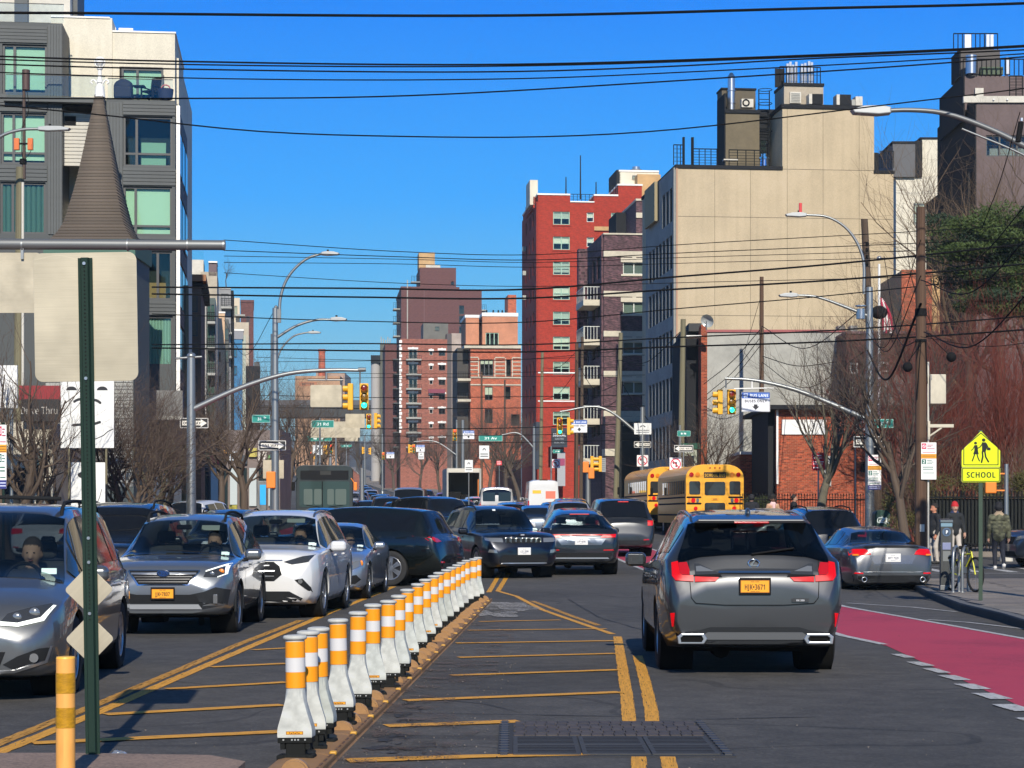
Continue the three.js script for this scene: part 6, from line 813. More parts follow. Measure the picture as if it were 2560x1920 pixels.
// --- modern dark-clad apartment house, far left
{
  const b = new Bld('apartment_building', 'modern apartment house with dark cladding, cream walls and green glass, upper left', 87, -40, 440).turn(.11, 438, 1.2); const D = 87;
  const boards = (p0, p1, q0, q1, n, dz, vert) => { for (let i = 0; i < n; i++) { if (vert) { const a = lerp(p0, p1, i / n), c = lerp(p0, p1, (i + .86) / n); b.box('cladding_board', M.cladDark, a, c, q0, q1, .06, dz + .06); } else { const a = lerp(q0, q1, i / n), c = lerp(q0, q1, (i + .86) / n); b.box('cladding_board', M.cladDark, p0, p1, a, c, .06, dz + .06); } } };
  const W = (p0, q0, p1, q1, o) => [p0, q0, p1, q1, { frame: frameD, glass: paneGreen, f: .09, ...o }];
  b.front('wall', M.cladEdge, -40, 161, 66, null, 9, [W(15, 120, 123, 243, { v: [.27], blind: .94, bm: curtainG }), W(12, 290, 122, 417, { v: [.27], h: [.22], blind: .95, bm: curtainG }), W(10, 462, 120, 590, { v: [.27], blind: 1, pleat: 9, bm: std([.10, .15, .13], .9) })], 1.2);
  b.front('wall', M.cladEdge, 268, 438, 252, 1130, 10, [W(310, 292, 431, 418, { v: [.27], h: [.26], low: .5, lw: .55, lx: .12, lm: std([.30, .40, .33], .9) }), W(310, 467, 430, 590, { v: [.25], h: [.2], blind: 1, bm: curtainG }), W(312, 628, 430, 750, { v: [.7], low: .35, lw: .8, lx: -.0, lm: std([.34, .17, .08], .8) }), W(312, 790, 432, 915, { v: [.18], blind: 1, pleat: 16, bm: std([.30, .38, .34], .9) }), W(320, 1060, 430, 1125, { v: [.3, .6], frame: frameD })], 1.2);
  for (const [q0, q1, n] of [[75, 117, 5], [420, 460, 4], [245, 288, 4]]) boards(-20, 123, q0, q1, n, 1.2); boards(126, 160, 70, 590, 5, 1.2, true);
  for (const [q0, q1, n] of [[256, 290, 4], [421, 465, 5], [592, 626, 4], [752, 789, 4]]) boards(309, 438, q0, q1, n, 1.2); boards(270, 308, 258, 910, 5, 1.2, true);
  b.box('centre_wall', M.stuccoWhite, 150, 300, 50, 600, 6, -1.5); b.box('penthouse_wall', M.stuccoWhite, 292, 455, 82, 252, 7, -1.6); b.box('parapet_cap', M.capW, 290, 457, 80, 84, 7.2, -1.55); b.box('parapet_cap', M.capW, 150, 294, 47, 51, 6.2, -1.45); b.box('party_wall', M.stuccoWhite, 455, 470, 146, 1130, 12, -2.5); b.box('upper_penthouse', M.offwhite, -40, 206, -60, 66, 5, -3); b.box('dark_pier', M.cladDark, 68, 100, -60, 66, .3, -2.6); b.box('dark_pier', M.cladDark, 206, 230, -60, 48, 3, -4);
  const winH = (p0, q0, p1, q1, dz, o) => b.win(W(p0, q0, p1, q1, o), dz); { const o = b.box('terrace_door_recess', room, 318, 424, 170, 248, .06, -1.52); } b.win(W(320, 172, 423, 247, { v: [.38], blind: .9, bm: curtainG }), -1.1);
  b.box('siding_strip', M.capW, 155, 268, 288, 420, .1, .5); for (let i = 0; i < 14; i++) b.box('siding_board', M.offwhite, 155, 268, 292 + i * 9.2, 299.5 + i * 9.2, .04, .56);
  b.box('vent_window', M.black, 170, 198, 296, 318, .05, .6);
  b.box('balcony_slab', M.cladDark, 15, 262, 248, 261, 2.2, 1.6); b.box('balcony_painted_shade', M.black, 20, 258, 263, 272, 1.4, 1.2);  // black strip under the slab is its shadow, painted as a box
  for (const [p0, p1, q0, q1, dz] of [[20, 262, 196, 246, 1.75], [272, 432, 200, 249, 1.2], [-20, 165, 19, 65, 1.1]]) { b.box('glass_balustrade', glassRail, p0, p1, q0, q1, .02, dz); b.box('balustrade_rail', frameD, p0, p1, q0 - 1.5, q0, .06, dz + .02); }
  b.box('ground_canopy', std([.20, .20, .20], .8, 0, { map: grime }), 314, 447, 976, 1040, 1.2, 2.6); b.box('canopy_trim', M.greyWall, 314, 447, 1040, 1049, 1.25, 2.62); b.box('roof_unit', M.capW, 325, 360, 74, 81, 1.2, -3); b.box('roof_unit', M.capW, 308, 318, 73, 80, 1, -3);
  // street side of the right bay: bands of boards and bays of glass
  { const xr = b.X(438, 1.2); for (let k = 0; k < 5; k++) { const y1 = b.Y([256, 421, 592, 752, 915][k], 1.2), y0 = y1 - .75; for (let i = 0; i < 4; i++) mesh('cladding_board', bx(.08, .15, 8, xr + .05, y1 - .1 - i * .19, -3), M.cladDark, b.t); if (k < 4) for (const z of [-.6, -3.2, -5.8]) { const fm = mesh('window', bx(.1, 1.9, 2.0, xr + .06, y0 - 1.15, z), frameD, b.t); mesh('pane', bx(.02, 1.75, 1.85, xr + .115, y0 - 1.15, z), glassTint, fm); } } mesh('corner_post', bx(.16, 13, .2, xr + .12, b.Y(700, 1.2) + 1, 1.05), M.capW, b.t); }
  // things on the terrace
  const ty = b.y + b.Y(248, -.4), tz = -D - .4; const ch = thing('lounge_chair', 'black slatted garden chair on the upper terrace', 'chair', [px(375, D), ty, tz], -.5); for (let i = 0; i < 5; i++) mesh('back_slat', bx(.1, .85, .03, -.22 + i * .11, .62, -.18).rotateX(-.18), M.black, ch); mesh('seat', bx(.58, .05, .55, 0, .3, .12), M.black, ch); for (const s of [-1, 1]) { mesh('armrest', bx(.1, .03, .6, s * .32, .5, .05), M.black, ch); mesh('leg', bx(.06, .5, .06, s * .32, .25, .3), M.black, ch); mesh('leg', bx(.06, .4, .06, s * .3, .2, -.2), M.black, ch); }
  const gr = thing('barbecue', 'covered black barbecue grill on the upper terrace', 'grill', [px(304, D), ty, tz]); mesh('cover', (() => { const g = sp(.36, 0, .55, 0, 1.2, .9, .7, 16); return mg([g, rb(.8, .55, .5, 0, .28, 0, .1)]); })(), std([.012, .014, .03], .8), gr); mesh('side_shelf', bx(.5, .04, .5, .7, .55, 0), M.black, gr);
  const bag = thing('basket', 'dark basket with a red handle on the terrace', 'basket', [px(410, D), ty, tz]); mesh('basket_body', cy(.36, .3, .42, 0, .21, 0, 16), std([.015, .018, .05], .8), bag); mesh('handle', T(new THREE.TorusGeometry(.2, .03, 6, 16, Math.PI), 0, .42, 0), std([.5, .12, .1], .6), bag);
}
// --- church: shingled spire on a sided tower
{
  const D = 78, b = new Bld('church', 'church with a tall brown shingled spire and white finial', D, 110, 330); const prof = [[597, 104], [575, 88], [545, 74], [501, 63], [450, 51], [386, 38.5], [320, 27], [247, 14.5], [214, 9.5]]; const half = curve(prof.map(([q, w]) => [q, w]));
  const sh = [[.135, .108, .085], [.122, .098, .078], [.146, .116, .092]].map((c) => std(c, .85, 0, { map: grime })); const n = 46, dq = (597 - 214) / n; const R = rng(3);
  for (let i = 0; i < n; i++) { const q1 = 597 - i * dq, q0 = q1 - dq, w1 = half(q1) * D / F, w0 = half(q0) * D / F, h = dq * D / F; mesh('shingle_course', T(new THREE.CylinderGeometry(w0 * 1.414 * .985, w1 * 1.414 + .012, h, 4).rotateY(Math.PI / 4), b.X(226), b.Y((q0 + q1) / 2), -1.7), sh[R() * 3 | 0], b.t); }
  b.box('tower_wall', std([.10, .12, .115], .8), 112, 334, 598, null, 3.4, 0); b.box('eave_board', std([.055, .13, .095], .7), 108, 338, 598, 640, 3.6, .12); for (let i = 0; i < 64; i++) b.box('siding_board', i % 3 ? M.greyWall : std([.36, .36, .34], .9, 0, { map: grime }), 114, 332, 642 + i * 9, 649.5 + i * 9, .05, .05);
  const fx = b.X(227), fz = -1.7, f = mesh('finial', mg([cy(.16, .22, .45, fx, b.Y(206), fz, 16), cy(.09, .1, .5, fx, b.Y(190), fz, 12), cy(.13, .13, .12, fx, b.Y(180), fz, 12), cy(.05, .09, .9, fx, b.Y(158), fz, 12), cy(.14, .1, .1, fx, b.Y(147), fz, 12), sp(.17, fx, b.Y(131), fz), ...[-1, 1].map((s) => tube([V(fx, b.Y(196), fz), V(fx + s * .25, b.Y(176), fz), V(fx + s * .36, b.Y(182), fz), V(fx + s * .28, b.Y(186), fz)], .035, 14, 6)), T(new THREE.TorusGeometry(.2, .03, 6, 16), fx, b.Y(131), fz)]), M.white, b.t);
}
// --- drive-thru front, poster boards, billboard under the trees at the left
{
  const D = 62, b = new Bld('restaurant', 'low restaurant with red fascia and a dark drive-thru board', D, -40, 135); b.box('wall', M.cream, -60, 132, 1056, null, 6, 0); b.box('red_fascia', std([.24, .012, .016], .6), 48, 156, 964, 1000, .5, .3); const bd = b.box('sign_board', M.plastic, 60, 156, 1000, 1055, .3, .35);
  mesh('sign_lettering', new THREE.PlaneGeometry(b.X(156) - b.X(60), b.Y(1000) - b.Y(1055)).translate(b.X(108), b.Y(1027), .37), face(256, 128, (g, w, h) => { g.fillStyle = '#1c1b1c'; g.fillRect(0, 0, w, h); txt(g, 'Drive Thru', 120, 66, '56px sans-serif', '#b9b3aa', 250); }), bd);
  b.win([100, 1098, 126, 1112, { frame: frameD }], .3); b.win([85, 1120, 112, 1165, { frame: frameD }], .3); b.box('dark_doorway', room, -10, 80, 1170, null, .1, .06);
  const bill = thing('billboard', 'white advertising board behind twigs at the left edge', 'billboard', [px(10, 58), gy(58), -58]); mesh('panel', bx(px(42, 58) - px(-60, 58), 1.24, .08, -.2, py(967, 58) - gy(58), 0), M.white, bill); for (const s of [-.7, .2]) mesh('post', cy(.05, .05, 5.4, s, 2.7, -.08, 8), M.galv, bill);
  const post = (label, p0, q0, p1, q1, d, draw) => { const w = px(p1, d) - px(p0, d), h = py(q0, d) - py(q1, d), t = thing('poster_board', label, 'poster', [px((p0 + p1) / 2, d), gy(d) + .15, -d]); const y = py((q0 + q1) / 2, d) - gy(d) - .15; mesh('board', bx(w, h, .03, 0, y, 0), M.white, t); mesh('print', new THREE.PlaneGeometry(w, h).translate(0, y, .018), face(256, 320, (g, W, H) => { g.fillStyle = '#e3e3df'; g.fillRect(0, 0, W, H); const R = rng(q0); for (let i = 0; i < 400; i++) { g.fillStyle = `rgba(120,120,110,${R() * .06})`; g.fillRect(R() * W, R() * H, R() * 30, R() * 14); } g.fillStyle = '#17171d'; g.strokeStyle = '#1b1b20'; draw(g, W, H); }), t); for (const s of [-.35, .35]) mesh('stake', bx(.06, y + h / 2, .05, s * w, (y + h / 2) / 2, -.045), M.woodGrey, t); };
  post('upper white poster with black bowler hats and drooping lines', 152, 948, 285, 1120, 60, (g, W, H) => { for (const x of [52, 200]) { g.beginPath(); g.ellipse(x, 52, 26, 18, 0, Math.PI, 0); g.fill(); } g.lineWidth = 12; g.lineCap = 'round'; g.beginPath(); g.moveTo(66, 104); g.quadraticCurveTo(90, 88, 118, 96); g.moveTo(142, 98); g.quadraticCurveTo(170, 92, 190, 110); g.stroke(); g.beginPath(); g.moveTo(60, 214); g.lineTo(112, 210); g.moveTo(150, 212); g.lineTo(188, 200); g.stroke(); g.lineWidth = 4; g.beginPath(); g.moveTo(60, 276); g.lineTo(84, 258); g.moveTo(168, 278); g.lineTo(206, 262); g.lineTo(226, 244); g.lineTo(252, 232); g.stroke(); });
  post('lower white poster with a black hat brim, behind the wagon', 178, 1156, 263, 1268, 59, (g, W, H) => { g.beginPath(); g.ellipse(110, 90, 60, 26, 0, 0, 7); g.fill(); g.lineWidth = 16; g.beginPath(); g.moveTo(50, 294); g.lineTo(200, 284); g.stroke(); g.lineWidth = 4; g.beginPath(); g.moveTo(232, 190); g.lineTo(214, 250); g.lineTo(200, 286); g.stroke(); });
}
// --- row of houses running up the left side
{
  const g = 'buildings along the left side of the avenue';
  const capB = (b, p0, p1, q, dz, d = 3) => b.box('parapet_cap', M.capW, p0, p1, q - 4, q, d, dz + .05);
  { const b = new Bld('row_building', 'brown corniced brick house next to the dark-clad apartments', 106, 463, 504, g).turn(0.13, 503); b.box('wall', std([.20, .12, .085], .9, 0, { map: grime }), 462, 503, 700, null, 9, 0); b.box('cornice', std([.30, .14, .07], .8), 460, 512, 686, 702, 9.8, .5); b.box('frieze', M.black, 461, 506, 702, 716, 9.4, .25); for (let i = 0; i < 6; i++) mesh('bracket', bx(.5, .6, .2, b.X(505), b.Y(712), -1 - i * 1.4), M.woodDark, b.t); for (const q of [740, 800, 870, 940]) b.win([470, q, 492, q + 40, { frame: frameD }], .3); }
  { const b = new Bld('row_building', 'pale narrow house with a dark glazed bay behind the corniced one', 150, 500, 541, g).turn(0.13, 540); b.front('wall', std([.42, .40, .38], .9, 0, { map: grime }), 500, 516, 752, null, 8, []); capB(b, 500, 516, 752, 0); b.box('glass_bay', std([.05, .075, .07], .4), 516, 540, 745, null, 7, -.4); for (const q of [760, 815, 880, 945, 1000]) b.win([518, q, 538, q + 40, { frame: frameD, v: [.5], glass: paneGreen }], -.2); for (const q of [803, 868, 932]) { b.box('balcony', M.greyWall, 515, 534, q, q + 6, 1.4, .9); railing(b, 515, 534, q - 22, q, .85, 4); } }
  { const b = new Bld('row_building', 'tan house with purple-brown roof box in the left row', 165, 520, 548, g).turn(0.13, 546); b.box('wall', std([.50, .44, .35], .9, 0, { map: grime }), 505, 546, 680, null, 8, -.8); b.box('roof_box', std([.15, .11, .12], .9), 525, 545, 656, 690, 5, -.8); capB(b, 524, 546, 657, -.7); b.box('terrace_front', M.offwhite, 465, 514, 650, 700, 4, -1.2); b.box('glass_balustrade', glassRail, 466, 514, 628, 650, .03, -1.15); }
  { const b = new Bld('row_building', 'slim peach rendered house in the left row', 178, 541, 563, g).turn(0.13, 562); b.front('wall', std([.68, .47, .31], .9, 0, { map: grime }), 541, 562, 783, null, 7, [[545, 880, 552, 905, { frame: frameD }], [545, 940, 552, 965, { frame: frameD }]]); capB(b, 540, 563, 783, 0); b.box('side_bay', M.cladDark, 562, 574, 800, null, 5, -.6); for (const q of [820, 875, 930]) b.win([563, q, 573, q + 30, { frame: frameD }], -.4); }
  { const b = new Bld('row_building', 'grey house with stacked balconies and white parapet in the left row', 205, 547, 580, g).turn(0.13, 577); b.box('wall', std([.30, .30, .31], .9, 0, { map: grime }), 547, 577, 722, null, 8, 0); capB(b, 547, 577, 722, .05); for (const q of [766, 830, 890]) { b.box('balcony', M.greyWall, 549, 575, q, q + 5, 1.6, 1.3); railing(b, 549, 575, q - 20, q, 1.2, 6); b.win([553, q - 32, 571, q - 2, { frame: frameD, v: [.5] }], .12); } b.box('dark_pier', M.nearBlack, 577, 585, 726, null, 7, -.3); }
  { const b = new Bld('row_building', 'blue panelled building in the left row', 255, 580, 610, g).turn(0.13, 606); b.box('wall', std([.035, .20, .42], .7, 0, { map: grime }), 580, 606, 846, null, 8, 0); b.box('top_storey', std([.25, .25, .27], .8), 580, 608, 826, 848, 7, .1); capB(b, 579, 609, 827, .1); b.box('party_wall', std([.40, .43, .36], .9), 607, 615, 838, null, 8, -.3); for (const q of [870, 915]) b.win([584, q, 592, q + 22, { frame: frameD }], .25); }
  { const b = new Bld('row_building', 'cream stepped house below the brown block in the left row', 275, 578, 626, g).turn(0.13, 622); b.box('wall', std([.55, .48, .38], .9, 0, { map: grime }), 577, 622, 806, null, 8, 0); b.box('upper_storey', std([.58, .50, .38], .9), 585, 602, 745, 808, 5, -1); for (const q of [765, 840, 900]) b.win([588, q, 595, q + 24, { frame: frameD }], -.7); b.box('roof_slab', M.greyWall, 588, 612, 786, 790, 3, .3); b.box('porch', M.nearBlack, 612, 648, 915, null, 6, 1); }
  { const b = new Bld('row_building', 'brown brick block closing the left row', 300, 600, 640, g).turn(0.13, 634); b.box('wall', M.bBrown, 602, 634, 752, null, 12, 0); b.box('parapet', M.bBrown, 601, 635, 750, 756, 12.3, .1); for (const q of [790, 840, 890, 940]) b.win([615, q, 624, q + 22, { frame: frameD }], .25); b.box('annex', std([.10, .10, .10], .9), 634, 647, 905, null, 8, 1); }
  { const b = new Bld('row_building', 'cluttered ground floor shops under the left trees', 118, 440, 740, g); b.box('wall', std([.22, .18, .17], .9, 0, { map: grime }), 470, 700, 1075, null, 6, -3); const cols = [[.6, .55, .5], [.12, .30, .10], [.55, .06, .06], [.65, .30, .06], [.55, .6, .65], [.04, .05, .06], [.5, .42, .1]]; for (let i = 0; i < 9; i++) { const p = 478 + i * 24; b.box('shop_sign', std(cols[i % 7], .6), p, p + 20, 1120 + (i % 3) * 9, 1142 + (i % 3) * 9, .15, -2.8); b.box('shop_window', i % 2 ? glassTint : std([.45, .5, .5], .5), p + 1, p + 19, 1170, 1265, .1, -2.85); } }
}
// --- far end of the avenue: chimney, warehouse, elevated railway, silos
{
  const b = new Bld('warehouse', 'tan warehouse with a tall brick chimney at the end of the avenue', 520, 738, 900); b.box('wall', std([.50, .29, .17], .9, 0, { map: grime }), 738, 850, 940, null, 30, 0); b.box('upper_wall', std([.42, .30, .24], .9, 0, { map: grime }), 790, 862, 932, 1000, 20, -8); mesh('chimney', cy(.85, 1.05, b.Y(872) - b.Y(990), b.X(801), (b.Y(872) + b.Y(990)) / 2, -4, 14), M.bOra2, b.t); mesh('chimney_rim', cy(1.0, .95, .8, b.X(801), b.Y(874), -4, 14), M.bOra2, b.t); mesh('wall_lettering', new THREE.PlaneGeometry(4.6, 1.1).translate(b.X(770), b.Y(960), .06), face(128, 32, (g, w, h) => { g.fillStyle = '#a86a44'; g.fillRect(0, 0, w, h); txt(g, 'BETTER', 64, 17, 'bold 26px sans-serif', '#33221a', 120); }), b.t);
  const v = new Bld('railway_viaduct', 'dark elevated railway crossing the far end of the avenue', 470, 640, 1000, undefined, 'viaduct'); v.box('deck', std([.045, .048, .05], .8), 620, 990, 1012, 1042, 9, 0); v.box('parapet', std([.10, .10, .11], .8), 620, 990, 1000, 1013, .5, .2); for (let i = 0; i < 12; i++) v.box('girder_rib', std([.03, .03, .032], .8), 625 + i * 31, 629 + i * 31, 1012, 1042, .4, .4); for (const p of [690, 790, 890]) v.box('column', std([.05, .05, .055], .8), p, p + 8, 1040, null, 1.2, -1);
  const s = new Bld('silo_building', 'grey rounded silo block with dark top, left of the brick towers', 440, 926, 975); mesh('silo', cy(1.0, 1.0, s.Y(905) + 2, s.X(938), s.Y(905) / 2, -1, 20), std([.44, .42, .41], .9, 0, { map: grime }), s.t); s.box('dark_top', M.nearBlack, 927, 950, 888, 908, 3, .2); s.box('side_block', std([.12, .125, .11], .9, 0, { map: grime }), 950, 970, 858, null, 8, -1); for (let i = 0; i < 5; i++) s.box('roof_pipe', M.greyWall, 952 + i * 5.5, 954 + i * 5.5, 842 + (i % 3) * 4, 862, .3, -2);
}
// --- tall brown brick tower
{
  const b = new Bld('brick_tower', 'tall brown brick tower with a smaller roof block and chimney', 430, 1003, 1206).turn(.10, 1003); const wn = []; for (let i = 0; i < 4; i++) wn.push([1148, 762 + i * 26, 1161, 784 + i * 26, { frame: frameD }]);
  b.front('wall', M.bBrown, 1003, 1205, 722, null, 24, wn); b.box('parapet', M.bBrown, 1002, 1149, 716, 723, 24.2, .1); b.front('roof_block', M.bBrown, 1054, 1145, 668, 718, 14, [[1132, 702, 1140, 712, { frame: frameD }]], -4); b.box('chimney', M.tanBrick, 1053, 1093, 630, 670, 6, -5); b.box('roof_unit', M.offwhite, 1070, 1106, 661, 669, 4, -4.5); b.box('downpipe', M.greyWall, 1017, 1019.5, 700, null, .3, .3);
  mesh('water_tank_cap', sp(1.2, b.X(1078), b.Y(631), -7, 1, .5, 1), M.capW, b.t); for (const q of [771, 805, 839]) { b.box('balcony', M.greyWall, 987, 1004, q, q + 3, 4, -3); railing(b, 987, 1003, q - 14, q, -3, 3, M.iron, 2); } b.box('balcony', M.greyWall, 1205, 1220, 772, 775, 4, -3); railing(b, 1205, 1220, 760, 772, -3, 3, M.iron, 2); b.box('stair_frame', M.galvDark, 1031, 1054, 703, 706, 2, -3); railing(b, 1032, 1053, 690, 703, -3, 3);
  b.box('side_face_joint', std([.2, .12, .12], .9), 1060, 1061, 724, null, .1, .05);
}
// --- pink brick apartments with little balconies
{
  const b = new Bld('apartment_building', 'pink brick apartments with small balconies and white quoins', 350, 1000, 1118).turn(.10, 1001); const wn = []; for (let r = 0; r < 7; r++) { const q = 873 + r * 36.5; wn.push([1022, q, 1043, q + 24, { frame: frameW, v: [.5], lintel: 1, trim: M.capW }], [1074, q + 4, 1082, q + 14, { frame: frameW, lintel: 1, trim: M.capW }], [1097, q + 2, 1113, q + 16, { frame: frameD, lintel: 1, v: [.5], trim: M.capW }]); }
  b.front('wall', M.bPink, 1001, 1118, 847, null, 16, wn); for (let r = 0; r < 7; r++) { const q = 873 + r * 36.5 + 24; b.box('balcony', M.greyWall, 1014, 1052, q, q + 4, 1.2, 1.2); railing(b, 1014, 1052, q - 9, q, 1.15, 7, M.iron, 1); b.box('side_balcony', M.cladEdge, 988, 1001, q, q + 3, 3, -3); } for (let i = 0; i < 26; i++) b.box('quoin', M.capW, 998, i % 2 ? 1003 : 1005, 850 + i * 9, 857 + i * 9, .5, .15);
  b.box('roof_house', std([.17, .17, .155], .9, 0, { map: grime }), 1064, 1126, 806, 847, 8, -4); b.win([1093, 815, 1104, 825, { frame: frameD }], -3.7); b.box('rear_block', M.bBrown, 971, 1000, 860, null, 12, -6); b.box('painted_shade_wall', std([.10, .085, .085], .9), 1118, 1131, 833, null, 14, -1); b.box('cream_pier', std([.46, .38, .34], .9, 0, { map: grime }), 1131, 1170, 832, null, 12, -2); b.box('fire_escape', std([.22, .04, .07], .7), 1070, 1112, 972, 982, 1, .8);  // dark side wall has its shade put into the colour
}
// --- orange building with striped front
{
  const b = new Bld('apartment_building', 'orange stucco and striped brick building left of the red tower', 285, 1145, 1305).turn(.10, 1176); b.box('upper_block', M.orangeStucco, 1173, 1206, 792, 870, 9, -5); b.box('parapet_cap', M.capW, 1171, 1207, 787, 794, 9.4, -4.9); b.front('upper_block', M.orangeStucco, 1213, 1302, 786, 864, 9, [[1221, 831, 1254, 862, { frame: frameG, v: [.33, .66], f: .1 }]], -4); b.box('parapet_cap', M.capW, 1212, 1303, 781, 790, 9.4, -3.9);
  const wn = [[1200, 898, 1234, 940, { frame: frameD, v: [.33, .66], f: .12, blind: .25 }], [1266, 898, 1278, 940, { frame: frameD }], [1212, 966, 1232, 1000, { frame: frameD, v: [.5], blind: .6 }], [1264, 966, 1277, 998, { frame: frameD }], [1212, 1022, 1232, 1058, { frame: frameD, v: [.5] }], [1278, 1035, 1300, 1064, { frame: frameD }]];
  b.front('wall', M.bOra2, 1176, 1303, 868, null, 14, wn); b.box('cornice', M.cream, 1160, 1303, 862, 870, 14.3, .3); for (const q of [892, 903, 913, 923, 933]) for (const [a, c] of [[1176, 1196], [1238, 1262], [1281, 1303]]) b.box('stone_band', M.cream, a, c, q, q + 2.4, .15, .1); b.box('stone_band', M.cream, 1176, 1303, 941, 945, .25, .15); b.box('stone_band', M.cream, 1176, 1303, 960, 963, .25, .15); for (const p of [1195, 1236, 1263, 1280]) b.box('window_jamb', M.cream, p, p + 2.5, 895, 942, .2, .12);
  b.box('recess_wall', std([.06, .055, .05], .9), 1148, 1176, 870, null, 10, -3); for (const q of [940, 992]) { b.box('balcony', M.cream, 1144, 1177, q + 6, q + 12, 2.6, .2); railing(b, 1146, 1176, q - 10, q + 6, .1, 5, M.iron, 2); }
  b.box('roof_post_block', M.bOra2, 1284, 1305, 736, 785, 5, -8); for (const p of [1226, 1243, 1256, 1266, 1275]) mesh('vent_pipe', cy(.12, .12, 1.6, b.X(p), b.Y(778), -6, 8), M.nearBlack, b.t);
}
// --- the red tower
{
  const b = new Bld('brick_tower', 'bright red brick apartment tower with green-framed windows', 224, 1345, 1645).turn(.10, 1345); const wn = []; for (let r = 0; r < 9; r++) { const q = 528 + r * 62.6; wn.push([1383, q, 1425, q + 33, { frame: frameG, v: [.5], h: [.5], f: .09, blind: [.5, .55, .85, .8, .7, .75, .35, .5, .3][r], bm: r % 2 ? blindM : blindG, sill: 1, trim: M.bRed }]); if (r < 3) wn.push([1468, q + 1, 1486, q + 25, { frame: frameW, h: [.5], f: .08, blind: .6 }]); }
  b.front('wall', M.bRed, 1345, 1487, 503, null, 16, wn); b.box('parapet', M.bRed, 1345, 1426, 486, 504, 16, 0); b.box('parapet_cap', M.capW, 1343, 1426, 483, 487, 16.2, .1); b.box('parapet_cap', M.capW, 1426, 1487, 501, 504, 16.2, .12);
  b.front('wall_right', std([.94, .90, .88], .9, 0, { map: brickRed }), 1487, 1645, 486, null, 14, [[1531, 529, 1566, 562, { frame: frameG, v: [.5], h: [.5], f: .09, blind: .4, bm: blindG }]], -.6); b.box('parapet_cap', M.capW, 1487, 1549, 483, 487, 14.2, -.5); b.box('stone_band', M.tanBrick, 1487, 1566, 564, 574, .3, -.4); b.box('upper_block', M.bRed, 1549, 1610, 459, 487, 10, -1); b.box('parapet_cap', M.capW, 1548, 1612, 456, 460, 10.2, -.9); b.box('tan_upper_wall', M.tanBrick, 1601, 1660, 431, 520, 10, -2); b.box('white_roof_house', M.stuccoWhite, 1560, 1660, 424, 460, 8, -4); b.box('roof_house_painted_shade', M.nearBlack, 1552, 1562, 421, 458, 6, -4); b.box('parapet_cap', M.capW, 1558, 1660, 421, 425, 8, -3.9); b.win([1592, 434, 1601, 443, { frame: frameD }], -3.7); mesh('flue', cy(.45, .45, 2, b.X(1615), b.Y(412), -6, 12), M.steel, b.t); mesh('flue_cap', cy(.7, .6, .6, b.X(1615), b.Y(404), -6, 12), M.steel, b.t);  // near-black box paints the shaded side of the white roof house
  b.box('white_chimney', M.stuccoWhite, 1329, 1349, 450, 512, 4, -2); b.box('stepped_parapet', M.bRed, 1337, 1346, 492, 520, 8, -2); b.box('stone_band', M.capW, 1345, 1487, 930, 933, .2, .1); b.box('stone_band', M.capW, 1345, 1640, 1001, 1004, .2, .1); railing(b, 1426, 1487, 484, 503, -1, 6, M.iron, 2); railing(b, 1531, 1549, 462, 484, -1, 3, M.iron, 2); for (const [p, h] of [[1424, 2.5], [1461, 5], [1501, 2]]) mesh('antenna', cy(.06, .1, h, b.X(p), b.Y(486) + h / 2, -3, 6), M.nearBlack, b.t);
  // shaded street face
  const x0 = b.X(1345), sw = []; for (let r = 0; r < 9; r++) for (const a of [2.5, 6, 10]) { const y = b.Y(555 + r * 62.6); sw.push([a, y, a + 1.1, y + 1.5]); } b.side('street_wall', M.bRed, x0 - .15, -.3, 15.4, -.3, b.Y(503), sw); for (let r = 0; r < 3; r++) mesh('air_conditioner', bx(.4, .5, .7, x0 - .4, b.Y(590 + r * 64), -11), M.greyWall, b.t);
  mesh('blade_sign', bx(.4, 5.2, 3.2, b.X(1338), b.Y(1082) - 1.5, 1), std([.02, .03, .05], .7), b.t);
  { const s2 = b.box('diner_sign', std([.02, .03, .05], .7), 1371, 1411, 1070, 1118, .3, 3.5); mesh('sign_lettering', new THREE.PlaneGeometry(b.X(1411, 3.5) - b.X(1371, 3.5), b.Y(1080, 3.5) - b.Y(1112, 3.5)).translate(b.X(1391, 3.5), b.Y(1096, 3.5), 3.52), face(128, 96, (g, w, h) => { g.fillStyle = '#0d1522'; g.fillRect(0, 0, w, h); txt(g, 'SIGNAL', 64, 22, 'bold 30px sans-serif', '#d8dce0', 120); txt(g, 'GASTRO', 64, 50, '20px sans-serif', '#b8bec4', 120); txt(g, 'ELECTRIC', 64, 76, '20px sans-serif', '#b8bec4', 120); }), s2); }
  b.box('shop_board', std([.35, .36, .38], .8), 1388, 1408, 1130, 1215, .2, 2.5); b.box('shop_board_patch', std([.30, .05, .12], .8), 1388, 1407, 1146, 1164, .22, 2.53);
}
